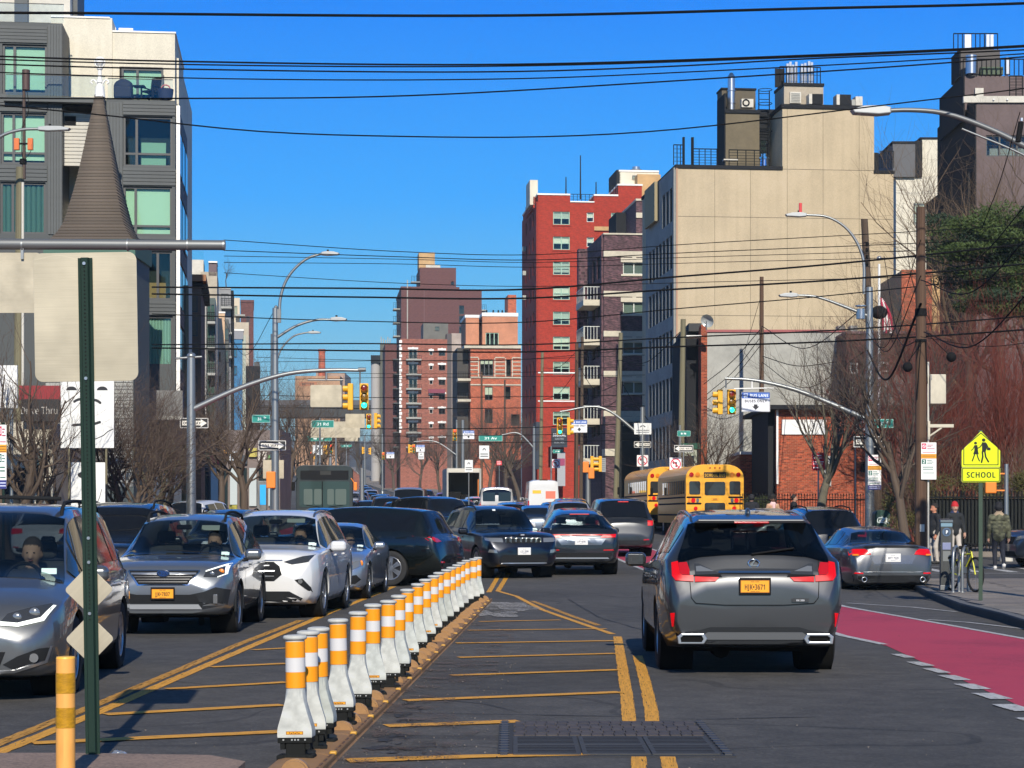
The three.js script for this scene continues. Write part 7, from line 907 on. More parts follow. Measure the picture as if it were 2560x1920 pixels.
// --- purple-brown brick apartments with cream bands
{
  const b = new Bld('apartment_building', 'purple-brown brick apartments with cream bands and corner balconies', 151, 1510, 1640).turn(.10, 1510); const wn = []; for (let r = 0; r < 5; r++) { const q = 655 + r * 99.5; wn.push([1558, q, 1614, q + 30, { frame: frameW, v: [.5], f: .07, blind: .98, bm: std(r % 2 ? [.17, .20, .17] : [.15, .17, .16], .9), lintel: 1, sill: 1, trim: M.cream }]); }
  b.front('wall', M.bPurple, 1510, 1636, 585, null, 12, wn); b.box('parapet_cap', M.cream, 1508, 1637, 582, 586, 12.3, .1); for (let r = 0; r < 5; r++) { const q = 627 + r * 100; b.box('stone_band', M.cream, 1509, 1636, q, q + 14, .3, .08); }
  b.box('set_back_storey', M.bPurple, 1601, 1640, 499, 590, 9, -3); b.box('parapet_cap', M.cream, 1600, 1640, 495, 500, 9.2, -2.9); b.box('stone_band', M.cream, 1601, 1640, 530, 543, .2, -2.9); b.box('painted_shade_return', M.nearBlack, 1566, 1601, 530, 590, 4, -8);  // near-black return: shade of the set-back side painted in
  const x0 = b.X(1510); const sw = []; for (let r = 0; r < 5; r++) { const y = b.Y(690 + r * 99.5); for (const a of [.8, 3.2, 7]) sw.push([a, y, a + 1.6, y + 1.7]); } b.side('street_wall', M.bPurple, x0 - .15, -.3, 11.6, -.3, b.Y(585), sw);
  for (let r = 0; r < 5; r++) { const yb = b.Y(752 + r * 100); mesh('balcony', mg([bx(1.3, .45, 4.2, x0 - .75, yb, -3.4)]), M.cream, b.t); const g = [bx(.05, .05, 4.1, x0 - 1.35, yb + 1.2, -3.4), bx(1.3, .05, .05, x0 - .7, yb + 1.2, -1.35)]; for (let i = 0; i < 9; i++) g.push(bx(.04, 1.0, .04, x0 - 1.35, yb + .7, -1.4 - i * .5)); for (let i = 0; i < 6; i++) g.push(bx(.04, 1.0, .04, x0 - 1.3 + i * .24, yb + .7, -1.35)); mesh('balcony_railing', mg(g), frameW, b.t); mesh('air_conditioner', bx(.4, .5, .7, x0 - .3, yb + 2.2, -8.5), M.greyWall, b.t); mesh('stair_pier', bx(.7, 3.2, .9, x0 - .9, yb + 3.0, -5.6), M.bPurple, b.t); }
  b.box('ground_pier', M.bPurple, 1506, 1533, 1040, null, 1.6, 2.2); b.box('ground_pier_cap', M.cream, 1505, 1534, 1122, 1140, 1.7, 2.3); b.box('ground_floor', M.nearBlack, 1533, 1640, 1065, null, 3, 1.2);
}
// --- the big beige block with roof decks
{
  const b = new Bld('apartment_building', 'large blank beige stucco building with rooftop units and railings', 127, 1690, 2250).turn(0.1, 1690); const joints = [];
  b.box('wall', M.stucco, 1690, 2247, 418, null, 13, 0); b.box('stair_tower', M.stucco, 1961, 2197, 262, 420, 11, -.004); b.box('roof_edge', M.nearBlack, 1958, 2200, 254, 264, 11.4, .1); b.box('roof_edge', M.nearBlack, 1688, 1962, 411, 420, 13.2, .08); b.box('roof_edge', M.nearBlack, 2196, 2250, 417, 424, 13.2, .08); b.box('downpipe', std([.42, .25, .17], .7), 1690, 1694, 420, null, .12, .12);
  for (const q of [417.5, 540, 787]) b.box('stucco_joint', M.stuccoDark, q === 417.5 ? 1961 : 1694, q === 417.5 ? 2197 : 2246, q, q + .9, .02, .008); for (const p of [1788, 1879, 1973, 2065, 2158]) b.box('stucco_joint', M.stuccoDark, p, p + .7, p > 1965 ? 264 : 420, 1000, .02, .008);
  const roofY = (q) => b.Y(q, -3);
  b.box('penthouse_wall', std([.17, .14, .09], .9, 0, { map: grime }), 1826, 1912, 278, 416, 2.5, -2.5); b.box('penthouse_painted_shade', M.nearBlack, 1823, 1827, 230, 416, 2.4, -2.52); b.box('penthouse_top', std([.13, .11, .08], .9, 0, { map: grime }), 1822, 1908, 219, 280, 1.5, -4); b.box('roof_edge', M.nearBlack, 1820, 1910, 216, 220, 1.6, -3.9); b.box('roof_edge', M.nearBlack, 1824, 1914, 270, 279, 2.6, -2.4); b.box('recess', M.nearBlack, 1912, 1962, 268, 416, 4, -3.5); b.box('glass_door', paneGreen, 1920, 1932, 345, 400, .1, -3.3);  // near-black slab paints the penthouse side as shaded
  { const x = b.X(1926, -3), g = []; for (const s of [-.35, .35]) g.push(bx(.06, 5.6, .06, x + s, b.Y(275, -3) - 1.4, -3)); for (let i = 0; i < 14; i++) g.push(bx(.7, .04, .04, x, b.Y(275, -3) + 1.2 - i * .38, -3)); for (let i = 0; i < 4; i++) g.push(T(new THREE.TorusGeometry(.45, .025, 5, 14).rotateX(Math.PI / 2), x, b.Y(222, -3) - i * .9, -2.7)); mesh('roof_ladder', mg(g), M.iron, b.t); }
  { const x = b.X(1843, -4); mesh('boiler_flue', cy(.24, .26, 2.3, x, b.Y(235, -4), -3.6, 16), M.steel, b.t); mesh('flue_collar', mg([cy(.3, .3, .06, x, b.Y(227, -4), -3.6, 16), cy(.3, .3, .06, x, b.Y(258, -4), -3.6, 16)]), M.steel, b.t); mesh('flue_cap', cy(.1, .28, .3, x, b.Y(188, -4), -3.6, 16), M.chrome, b.t); }
  { const u = b.box('condenser', M.offwhite, 1868, 1898, 243, 264, .5, -2.8); mesh('fan_grille', T(new THREE.TorusGeometry(.2, .05, 6, 20), b.X(1879, -2.8), b.Y(253, -2.8), -2.78), M.nearBlack, u); }
  b.box('upper_core', std([.46, .40, .32], .9, 0, { map: grime }), 1977, 2078, 206, 256, 2.6, -3); b.box('roof_edge', M.nearBlack, 1975, 2080, 200, 207, 2.7, -2.9); { const u = b.box('vent_louvre', M.offwhite, 1992, 2020, 223, 251, .3, -2.8); for (let i = 0; i < 6; i++) b.box('louvre_slat', M.greyWall, 1995, 2017, 226 + i * 4, 228 + i * 4, .08, -2.76); }
  for (const [p0, p1, q0, q1] of [[2038, 2074, 227, 252], [2109, 2146, 227, 253]]) { b.box('condenser', M.nearBlack, p0 + 7, p1, q0, q1, .9, -2.2); b.box('condenser_side', M.offwhite, p0, p0 + 8, q0, q1, .9, -2.18); } b.box('condenser_side', M.offwhite, 2158, 2176, 231, 254, .8, -2.2); b.box('condenser_side', M.greyWall, 2148, 2157, 239, 254, .7, -2.2);
  for (const [p, h] of [[1985, 1], [1992, 1.1], [1999, .95], [2007, 1.1], [2022, 1], [2030, 1.05], [2040, 1.15], [2047, 1.1]]) b.box('exhaust_duct', M.steel, p, p + 6, 200 - 48 * h, 201, .3, -3.4); railing(b, 1966, 2070, 160, 200, -2.9, 12, M.iron, 1); b.box('screen_panel', M.nearBlack, 1962, 1986, 165, 212, .1, -5);
  railing(b, 1735, 1795, 371, 413, -.3, 4, M.iron, 5); railing(b, 1826, 1912, 372, 414, -.3, 4, M.iron, 5); b.box('gate_post', M.iron, 1709, 1714, 342, 414, .2, -.4); b.box('gate_post', M.iron, 1731, 1737, 342, 414, .2, -.4); railing(b, 1686, 1712, 362, 413, -.5, 3, M.iron, 4); mesh('kitchen_vent', mg([cy(.26, .3, .5, b.X(1918, -1), b.Y(402, -1), -1, 14), cy(.34, .34, .12, b.X(1918, -1), b.Y(392, -1), -1, 14), cy(.2, .2, .25, b.X(1918, -1), b.Y(386, -1), -1, 14)]), M.chrome, b.t); b.box('bench_top', M.offwhite, 1812, 1848, 395, 398, .5, -.2);
  b.box('side_terrace', M.nearBlack, 2198, 2225, 372, 420, 5, -4);
  // street face, its shade painted in as grey, with rows of tall narrow windows
  const x0 = b.X(1690), sw = []; for (let r = 0; r < 7; r++) { const y1 = b.Y(465 + r * 119) - .0, y0 = y1 - 2.15; for (let k = 0; k < 7; k++) { const a = .5 + k * 1.32; if (r === 0 && k > 2) continue; sw.push([a, y0, a + .95, y1]); } } b.side('street_wall', std([.30, .31, .30], .9, 0, { map: grime }), x0 - .15, -.02, 10.6, -.3, b.Y(419), sw); mesh('corner_terrace', bx(.2, 2.6, 4, x0 - .35, b.Y(470), -7.4), std([.30, .25, .15], .9), b.t);
}
// --- white and grey houses behind, and the dark block at the upper right
{
  const b = new Bld('apartment_building', 'white rendered house with grey roof box behind the beige block', 150, 2245, 2345); b.box('wall', M.stuccoWhite, 2240, 2345, 440, null, 10, 0); b.box('upper_wall', M.stuccoWhite, 2305, 2345, 346, 442, 8, -.2); b.box('roof_edge', M.nearBlack, 2300, 2345, 343, 347, 8, -.1); b.box('roof_box', std([.12, .12, .125], .9), 2232, 2288, 358, 442, 7, .3); b.box('roof_box_painted_shade', M.nearBlack, 2288, 2306, 352, 442, 6, .2); b.box('roof_edge', M.nearBlack, 2230, 2290, 353, 359, 7, .35); railing(b, 2200, 2234, 378, 420, .3, 8, M.iron, 1); b.win([2286, 506, 2316, 556, { frame: frameD }], .3); b.box('wall_joint', M.greyWall, 2242, 2343, 482, 483, .02, .01);  // near-black strip beside the roof box is painted shade
  const c = new Bld('apartment_building', 'dark brown stepped block with side shade painted black and roof railings, upper right', 118, 2330, 2600); c.box('black_low_wall', M.nearBlack, 2420, 2441, 430, null, 12, -1); c.box('painted_shade_face', M.nearBlack, 2438, 2441, 235, null, 10.5, -.02); c.front('wall', M.brownStucco, 2441, 2640, 255, null, 10.6, [[2465, 338, 2640, 391, { frame: frameD, v: [.2, .45], f: .08, low: .4, lw: .9, lm: std([.3, .28, .24], .9) }]], 0); c.box('mid_storey', M.brownStucco, 2412, 2640, 190, 275, 7, -2); c.box('mid_storey_painted_shade', M.nearBlack, 2409, 2412, 188, 300, 6.8, -2.02); c.box('upper_core', std([.10, .09, .085], .9), 2402, 2500, 124, 192, 2.4, -3); c.box('upper_core_painted_shade', M.nearBlack, 2399, 2402, 122, 192, 2.3, -3.02); c.box('parapet_cap', M.offwhite, 2409, 2640, 240, 256, .25, .15);  // thin near-black slabs paint shade onto the brown side faces
  c.box('white_vent', M.offwhite, 2438, 2459, 220, 240, .2, -1.8); mesh('steel_tank', cy(.32, .32, 1.1, c.X(2427, -2), c.Y(163, -2), -1.9, 18), M.steel, c.t); c.box('white_duct', M.capW, 2446, 2463, 125, 187, .5, -3.6); railing(c, 2384, 2494, 84, 124, -4, 10, M.iron, 0); railing(c, 2408, 2640, 148, 188, -1.9, 20, M.iron, 0); railing(c, 2385, 2412, 150, 190, -6, 6, M.iron, 0); for (const p of [2412, 2420, 2466, 2476, 2516]) c.box('exhaust_duct', M.steel, p, p + 8, p > 2500 ? 143 : 86, p > 2500 ? 186 : 121, .4, -3); c.box('green_unit', std([.08, .11, .07], .8), 2452, 2508, 167, 186, .8, -2.6); for (const p of [2482, 2516]) mesh('parapet_lamp', sp(.06, c.X(p), c.Y(251), .2), M.white, c.t); railing(c, 2524, 2556, 190, 250, -.5, 2, M.iron, 7);
}
// --- low grey garage and brick houses at the right corner
{
  const b = new Bld('garage', 'low grey rendered garage with red brick edge and roof dish', 101, 1715, 2120); b.box('wall', M.greyWall, 1767, 2112, 829, null, 10, 0); b.box('brick_edge', M.bOrange, 1753, 1768, 812, null, 10, .06); b.box('coping', std([.33, .10, .10], .8), 1766, 2114, 824, 830, 10.2, .08); b.box('white_patch', M.offwhite, 2086, 2104, 845, 880, .04, .03); b.box('painted_shade_wall', M.nearBlack, 1716, 1753, 826, null, 9, -1.5); b.box('roof_slope', std([.05, .05, .05], .9), 1722, 1754, 808, 828, 8, -1); b.box('cornice', M.capW, 1716, 1754, 838, 842, 1, .2); b.box('canopy', std([.02, .10, .06], .8), 1700, 1750, 1108, 1122, 1.5, 1.2); b.box('mural', std([.45, .50, .42], .9, 0, { map: grime }), 1705, 1750, 1122, null, .2, -1.2);  // left side of the garage painted near-black for its shade
  for (const p of [2095, 2126]) b.box('roof_unit', M.galvDark, p, p + 18, 814, 829, .8, -1);
  const dish = thing('satellite_dish', 'grey satellite dish on the low garage roof', 'satellite dish', [px(1766, 99), py(812, 99), -99], -.5); mesh('dish', T(new THREE.SphereGeometry(.42, 20, 10, 0, Math.PI * 2, 0, .95).rotateX(-1.15), 0, .1, .12), std([.45, .48, .48], .4, .3), dish); mesh('mount', bar(V(0, -.25, 0), V(0, .18, .0), .03), M.galvDark, dish); mesh('feed_arm', bar(V(0, .0, .02), V(.1, .1, .55), .015), M.galvDark, dish);
  const c = new Bld('brick_house', 'orange brick school annex with white blank sign panel', 88, 1920, 2215); c.front('wall', M.bOrange, 1942, 2212, 1022, null, 9, [[2140, 1036, 2168, 1076, { frame: M.capW, h: [.5], f: .09 }], [2225, 1030, 2240, 1070, { frame: M.capW }]].slice(0, 1)); c.box('eaves', M.nearBlack, 1920, 2215, 1012, 1023, 9.6, .5); c.box('roof', std([.17, .165, .155], .9, 0, { map: speck }), 2130, 2340, 935, 1013, 5, -2); c.box('white_panel', M.white, 1955, 2066, 1049, 1086, .06, .08); c.box('corner_board', M.capW, 1941, 1946, 1024, 1210, .1, .06); c.box('dark_gap', M.nearBlack, 1920, 1941, 1024, null, 6, -.6); c.box('gutter', M.greyWall, 2137, 2140, 1024, null, .1, .1); c.box('poster_wall', std([.5, .5, .48], .9, 0, { map: grime }), 2060, 2078, 1140, 1215, .05, .06); mesh('wall_lantern', mg([bx(.18, .4, .18, c.X(2156), c.Y(1170), .2), cy(.02, .14, .2, c.X(2156), c.Y(1155), .2, 8)]), M.iron, c.t);
  const e = new Bld('brick_house', 'white-trimmed brick wall left of the annex behind the school bus', 96, 1850, 1940); e.box('wall', M.bOrange, 1850, 1936, 1135, null, 6, 0); e.box('white_fascia', M.capW, 1850, 1936, 1129, 1136, 6.2, .1);
  const f = new Bld('brick_house', 'dark brown brick house with white window trim behind the bare tree', 98, 2105, 2345); f.front('wall', M.bBrown, 2116, 2345, 832, null, 4, [[2124, 905, 2146, 935, { frame: M.capW, f: .1 }], [2196, 903, 2222, 930, { frame: M.capW, f: .1 }]]); f.box('coping', std([.20, .12, .13], .8), 2114, 2347, 828, 834, 4.2, .1); f.box('roof_strip', M.capW, 2180, 2345, 1002, 1006, .3, .6); f.box('chimney_block', M.tanBrick, 2255, 2350, 676, 835, 6, -4); f.box('chimney_block_brick', M.bOra2, 2254, 2330, 674, 834, .2, -3.8);
  
}
// --- iron fence by the school, hedge behind, side-street wall
{
  const D = 78, t = thing('iron_fence', 'black iron railings along the right pavement behind the pedestrians', 'fence', [px(2100, D), gy(D) + .14, -D]); const X0 = px(2100, D); for (const y of [.25, 1.55]) mesh('rail', bx(px(2330, D) - px(1850, D), .05, .04, px(2090, D) - X0, y, 0), M.iron, t); for (let p = 1850; p < 2330; p += 7) { const x = px(p, D) - X0; mesh('picket', mg([bx(.022, 1.7, .022, x, .87, 0), T(new THREE.ConeGeometry(.03, .1, 4), x, 1.77, 0)]), M.iron, t); }
  const t2 = thing('iron_fence', 'dark railings of the park on the side street, right edge', 'fence', [px(2440, 64), gy(64) + .14, -64]); const X1 = px(2440, 64); for (const y of [.25, 1.75]) mesh('rail', bx(px(2640, 64) - px(2310, 64), .05, .04, px(2475, 64) - X1, y, 0), M.iron, t2); for (let p = 2312; p < 2640; p += 9) { const x = px(p, 64) - X1; mesh('picket', mg([bx(.03, 1.95, .03, x, .98, 0)]), M.iron, t2); } mesh('backing_mesh', bx(px(2640, 64) - px(2310, 64), 1.5, .02, px(2475, 64) - X1, .95, -.1), std([.012, .014, .013], .9), t2);
}
// ---------------------------------------------------------------- bare trees, shrubs, evergreen
function branchMesh(list, m, name, parent) { // list of [points, r0, r1, sides]
  const p = [], nrm = [], idx = [], uv = [];
  for (const [pts, r0, r1, sides] of list) {
    const base = p.length / 3, n = pts.length; let u = V(1, 0, 0);
    for (let i = 0; i < n; i++) { const d = pts[Math.min(n - 1, i + 1)].clone().sub(pts[Math.max(0, i - 1)]).normalize(); u.addScaledVector(d, -u.dot(d)); if (u.lengthSq() < 1e-4) u.set(0, 0, 1).addScaledVector(d, -d.z); u.normalize(); const w = d.clone().cross(u), r = lerp(r0, r1, i / (n - 1)); for (let k = 0; k < sides; k++) { const a = k / sides * 6.28319, c = Math.cos(a), s = Math.sin(a), x = u.x * c + w.x * s, y = u.y * c + w.y * s, z = u.z * c + w.z * s; p.push(pts[i].x + x * r, pts[i].y + y * r, pts[i].z + z * r); nrm.push(x, y, z); uv.push(k / sides, i * .4); } }
    for (let i = 0; i < n - 1; i++) for (let k = 0; k < sides; k++) { const a = base + i * sides + k, b = base + i * sides + (k + 1) % sides; idx.push(a, b, a + sides, b, b + sides, a + sides); }
  }
  const g = new THREE.BufferGeometry(); g.setAttribute('position', new THREE.Float32BufferAttribute(p, 3)); g.setAttribute('normal', new THREE.Float32BufferAttribute(nrm, 3)); g.setAttribute('uv', new THREE.Float32BufferAttribute(uv, 2)); g.setIndex(idx); return mesh(name, g, m, parent);
}
function growTree(t, o) {
  const R = rng(o.seed), trunk = [], limbs = [], twigs = [];
  const rec = (pos, dir, len, r, lv) => {
    const n = lv < 2 ? 6 : lv < 4 ? 4 : 3, pts = [pos.clone()], d = dir.clone(), q = pos.clone(), dirs = [d.clone()];
    for (let i = 1; i <= n; i++) { d.add(V((R() - .5) * .42, (R() - .5) * .3 + (o.up ?? .10), (R() - .5) * .42)).normalize(); q.addScaledVector(d, len / n); pts.push(q.clone()); dirs.push(d.clone()); }
    const rEnd = lv === 0 ? r * .55 : r * .32; (lv === 0 ? trunk : lv < 3 ? limbs : twigs).push([pts, r, Math.max(rEnd, .0035), lv === 0 ? 9 : lv < 2 ? 6 : lv < 3 ? 5 : 3]);
    if (lv >= o.lv) return; const kids = o.kids[lv];
    for (let k = 0; k < kids; k++) { const f = lv === 0 ? lerp(o.fork ?? .45, 1, (k + R() * .6) / kids) : lerp(.2, 1, (k + R()) / kids), s = clamp(f * n, 0, n - .001), i = Math.floor(s), a = pts[i].clone().lerp(pts[i + 1], s - i), dd = dirs[i].clone(); const ax = V(R() - .5, R() - .5, R() - .5).cross(dd).normalize(); dd.applyAxisAngle(ax, (o.ang ?? .75) * (.6 + R() * .7)); if (lv === 0) dd.y = Math.max(dd.y, .28 + R() * .5); dd.normalize(); rec(a, dd, len * (lv === 0 ? o.limb ?? .75 : .62) * (.7 + R() * .5), lerp(r, rEnd, f) * (lv === 0 ? .55 : .62), lv + 1); }
  };
  for (const [x, z, lx, lz, k = 1] of o.stems ?? [[0, 0, 0, 0]]) rec(V(x, 0, z), V(lx, 1, lz).normalize(), o.h * k, o.r * k, 0);
  branchMesh(trunk, o.bark ?? M.bark, 'trunk', t); if (limbs.length) branchMesh(limbs, o.limbMat ?? o.bark ?? M.bark, 'branches', t); if (twigs.length) branchMesh(twigs, o.twig ?? M.twig, 'crown', t);
}
function tree(label, p, D, o, name = 'bare_tree', group) { const t = thing(name, label, o.cat ?? 'tree', [px(p, D), gy(D) + .12, -D], 0, group); growTree(t, o); return t; }
const std4 = { kids: [8, 6, 6, 5], lv: 4 }, gL = 'bare street trees along the left pavement', gR = 'bare trees at the right corner';
tree('bare street tree with straight trunk beside the left lamp pole', 618, 88, { ...std4, h: 3.6, r: .21, limb: .85, seed: 101, fork: .5, ang: .8 }, 'bare_tree', gL);
tree('small pale forked tree behind the grey wagon', 382, 68, { ...std4, h: 2.0, r: .13, limb: .95, seed: 102, bark: M.woodGrey, fork: .5 }, 'bare_tree', gL);
tree('bare tree with leaning twin stems right of the lower poster', 305, 63, { ...std4, h: 2.6, r: .15, limb: .95, seed: 103, stems: [[0, 0, -.12, 0], [.22, 0, .22, 0, .85]] }, 'bare_tree', gL);
tree('dark bare tree left of the lower poster', 119, 60, { ...std4, kids: [6, 5, 4, 3], h: 2.0, r: .14, limb: 1, seed: 104 }, 'bare_tree', gL);
tree('thick clump of dark stems at the left edge', 60, 57, { ...std4, kids: [5, 4, 4, 3], h: 3.2, r: .16, limb: .7, seed: 105, stems: [[-.4, 0, -.15, 0], [-.1, .2, .05, .05, 1.1], [.25, -.1, .12, 0, .9], [.45, .1, .25, 0, .8]], up: .2 }, 'bare_tree', gL);
tree('bare tree over the shopfronts left of the signal pole', 425, 92, { ...std4, h: 3.4, r: .17, limb: .95, seed: 106 }, 'bare_tree', gL);
tree('broad bare tree over the shopfronts right of the signal pole', 545, 104, { ...std4, h: 3.8, r: .2, limb: .95, seed: 107 }, 'bare_tree', gL);
tree('bare tree against the sky beyond the left lamp', 720, 135, { ...std4, h: 4.4, r: .22, limb: .95, seed: 108 }, 'bare_tree', gL);
tree('far bare tree behind the grey-green bus', 770, 170, { ...std4, h: 4.8, r: .22, limb: .95, seed: 109 }, 'bare_tree', gL);
tree('slim bare tree nearer the left edge behind the black rack SUV', 215, 74, { ...std4, h: 3, r: .13, limb: .95, seed: 110 }, 'bare_tree', gL);
tree('bare tree before the grey canopy of the apartments', 360, 80, { ...std4, h: 3.6, r: .14, limb: .9, seed: 111 }, 'bare_tree', gL);
tree('bare roof tree peeping over the left row of houses', 565, 206, { kids: [6, 4, 3], lv: 3, h: 1.6, r: .06, limb: .8, seed: 112 }).position.y = py(722, 206);
// right
tree('gnarled bare tree with thick forked trunk before the orange annex', 2050, 74, { ...std4, h: 3.0, r: .22, limb: 1.25, seed: 201, bark: std([.13, .115, .08], .95), fork: .72, ang: .6, up: .16 }, 'bare_tree', gR);
tree('dark bare tree between the lamp pole and the wooden pole', 2268, 62, { ...std4, h: 3.6, r: .17, limb: .85, seed: 202, up: .18 }, 'bare_tree', gR);
tree('small dense bare tree beside the bus lane signal', 1765, 98, { ...std4, h: 2.6, r: .16, limb: 1.15, seed: 203, fork: .4 }, 'bare_tree', gR);
tree('bare tree reaching over the brown brick house', 2310, 84, { ...std4, h: 5.2, r: .2, limb: .85, seed: 204, twig: M.twigTan }, 'bare_tree', gR);
tree('brown leafless tree in front of the dark stepped block', 2440, 92, { ...std4, kids: [10, 7, 6, 4], h: 11.5, r: .3, limb: .48, seed: 205, twig: M.twigTan, limbMat: M.twigTan, fork: .5 }, 'bare_tree', gR);
tree('tall brown leafless tree at the right edge', 2545, 88, { ...std4, kids: [10, 7, 6, 4], h: 11, r: .3, limb: .48, seed: 206, twig: M.twigTan, fork: .5 }, 'bare_tree', gR);
[[1268, 215, 207], [1225, 245, 208], [1300, 195, 209], [1160, 280, 210], [1100, 300, 211], [1050, 310, 212], [985, 330, 213]].forEach(([p, D, s], i) => tree(`twiggy bare tree far up the right pavement, ${['first', 'second', 'third', 'fourth', 'fifth', 'sixth', 'seventh'][i]} of the far row`, p, D, { ...std4, h: 5.5, r: .25, limb: .8, seed: s }, 'bare_tree', 'far bare trees on the right pavement'));
[[860, 330, 220], [905, 380, 221], [835, 290, 222], [950, 400, 223]].forEach(([p, D, s], i) => tree(`hazy bare tree at the top of the hill, ${['leftmost but one', 'middle', 'leftmost', 'rightmost'][i]} of four`, p, D, { ...std4, h: 6, r: .25, limb: .8, seed: s }, 'bare_tree', 'bare trees at the top of the hill'));
{ const st = []; const R = rng(300); for (let i = 0; i < 26; i++) st.push([(R() - .5) * 5.6, (R() - .5) * 1.6, (R() - .5) * .5, (R() - .5) * .3, .6 + R() * .55]); tree('dense thicket of red-brown stems behind the school sign', 2475, 70, { kids: [9, 7, 6], lv: 3, h: 4.8, r: .05, limb: .6, seed: 301, stems: st, bark: M.twigRed, twig: M.twigRed, fork: .2, up: .16, ang: .5, cat: 'shrub' }, 'thicket'); }
{ const st = []; const R = rng(310); for (let i = 0; i < 14; i++) st.push([(R() - .5) * 4.4, (R() - .5) * 1.2, (R() - .5) * .8, (R() - .5) * .3, .6 + R() * .5]); tree('tawny tangle of bare stems under the red thicket', 2440, 67, { kids: [7, 6, 5], lv: 3, h: 2.6, r: .03, limb: .65, seed: 311, stems: st, bark: M.twigTan, twig: M.twigTan, fork: .15, ang: .7, cat: 'shrub' }, 'thicket'); }
function leaves(t, clumps, size, m, seed, name = 'foliage') { // small leaf blades spread through clumps [x, y, z, rx, ry, rz, n]
  const R = rng(seed), p = [], idx = []; for (const [x, y, z, rx, ry, rz, n] of clumps) for (let i = 0; i < n; i++) { const a = R() * 6.283, b = Math.acos(2 * R() - 1), r = Math.cbrt(R()), c = V(x + rx * r * Math.sin(b) * Math.cos(a), y + ry * r * Math.cos(b), z + rz * r * Math.sin(b) * Math.sin(a)), d = V(R() - .5, R() - .35, R() - .5).normalize().multiplyScalar(size * (.6 + R() * .8)), w = V(R() - .5, R() - .5, R() - .5).cross(d).normalize().multiplyScalar(size * .16), k = p.length / 3; p.push(c.x - w.x, c.y - w.y, c.z - w.z, c.x + w.x, c.y + w.y, c.z + w.z, c.x + d.x, c.y + d.y, c.z + d.z); idx.push(k, k + 1, k + 2); }
  const g = new THREE.BufferGeometry(); g.setAttribute('position', new THREE.Float32BufferAttribute(p, 3)); g.setIndex(idx); g.computeVertexNormals(); return mesh(name, g, m, t);
}
const needles = std([.055, .085, .018], .8), needlesDk = std([.022, .042, .018], .85), hedgeM = std([.05, .062, .016], .85);
{ const D = 76, t = thing('pine_tree', 'dark green pine with layered boughs, right edge', 'tree', [px(2500, D), gy(D) + .1, -D]); mesh('trunk', cy(.14, .3, 11, 0, 5.5, 0, 10), M.bark, t); const R = rng(41), hi = [], lo = []; for (let i = 0; i < 100; i++) { const q = 540 + R() * 250, p = 2340 + R() * 280 - (q > 700 ? 0 : (R() * 20)), w = .5 + R() * .5; if (p < 2400 && (q > 660 || R() < .4)) continue; (R() < .5 ? hi : lo).push([px(p, D) - px(2500, D), py(q, D) - gy(D), (R() - .5) * 2.4, w * 1.15, .18 + R() * .16, w, 380]); } leaves(t, hi, .17, needles, 42); leaves(t, lo, .17, needlesDk, 43); const br = hi.concat(lo).map(([x, y, z]) => [[V(0, y - .5, 0), V(x * .5, y - .25, z * .5), V(x, y, z)], .06, .015, 5]); branchMesh(br, M.bark, 'branches', t); }
{ const D = 83, t = thing('evergreen_shrub', 'clipped dark green shrub beside the school bus', 'shrub', [px(1895, D), gy(D) + .1, -D]); mesh('stem', cy(.06, .1, .8, 0, .4, 0, 8), M.bark, t); const R = rng(51), cl = []; for (let i = 0; i < 26; i++) { const a = R() * 6.28, r = R() * .7; cl.push([Math.cos(a) * r, .35 + R() * 1.15, Math.sin(a) * r * .8, .28, .26, .28, 420]); } leaves(t, cl, .09, hedgeM, 52); }
{ const D = 66, t = thing('hedge', 'ragged yellow-green hedge behind the side street railings', 'hedge', [px(2450, D), gy(D) + .1, -D]); const R = rng(61), cl = []; for (let i = 0; i < 40; i++) cl.push([(R() - .5) * 6, .6 + R() * 1.9, (R() - .5) * .8, .35, .3, .3, 260]); leaves(t, cl, .1, std([.085, .08, .02], .85), 62); branchMesh([...Array(8)].map((_, i) => [[V(-2.6 + i * .75, 0, 0), V(-2.5 + i * .75, 1, .1), V(-2.6 + i * .75, 2, 0)], .03, .01, 5]), M.bark, 'stems', t); }

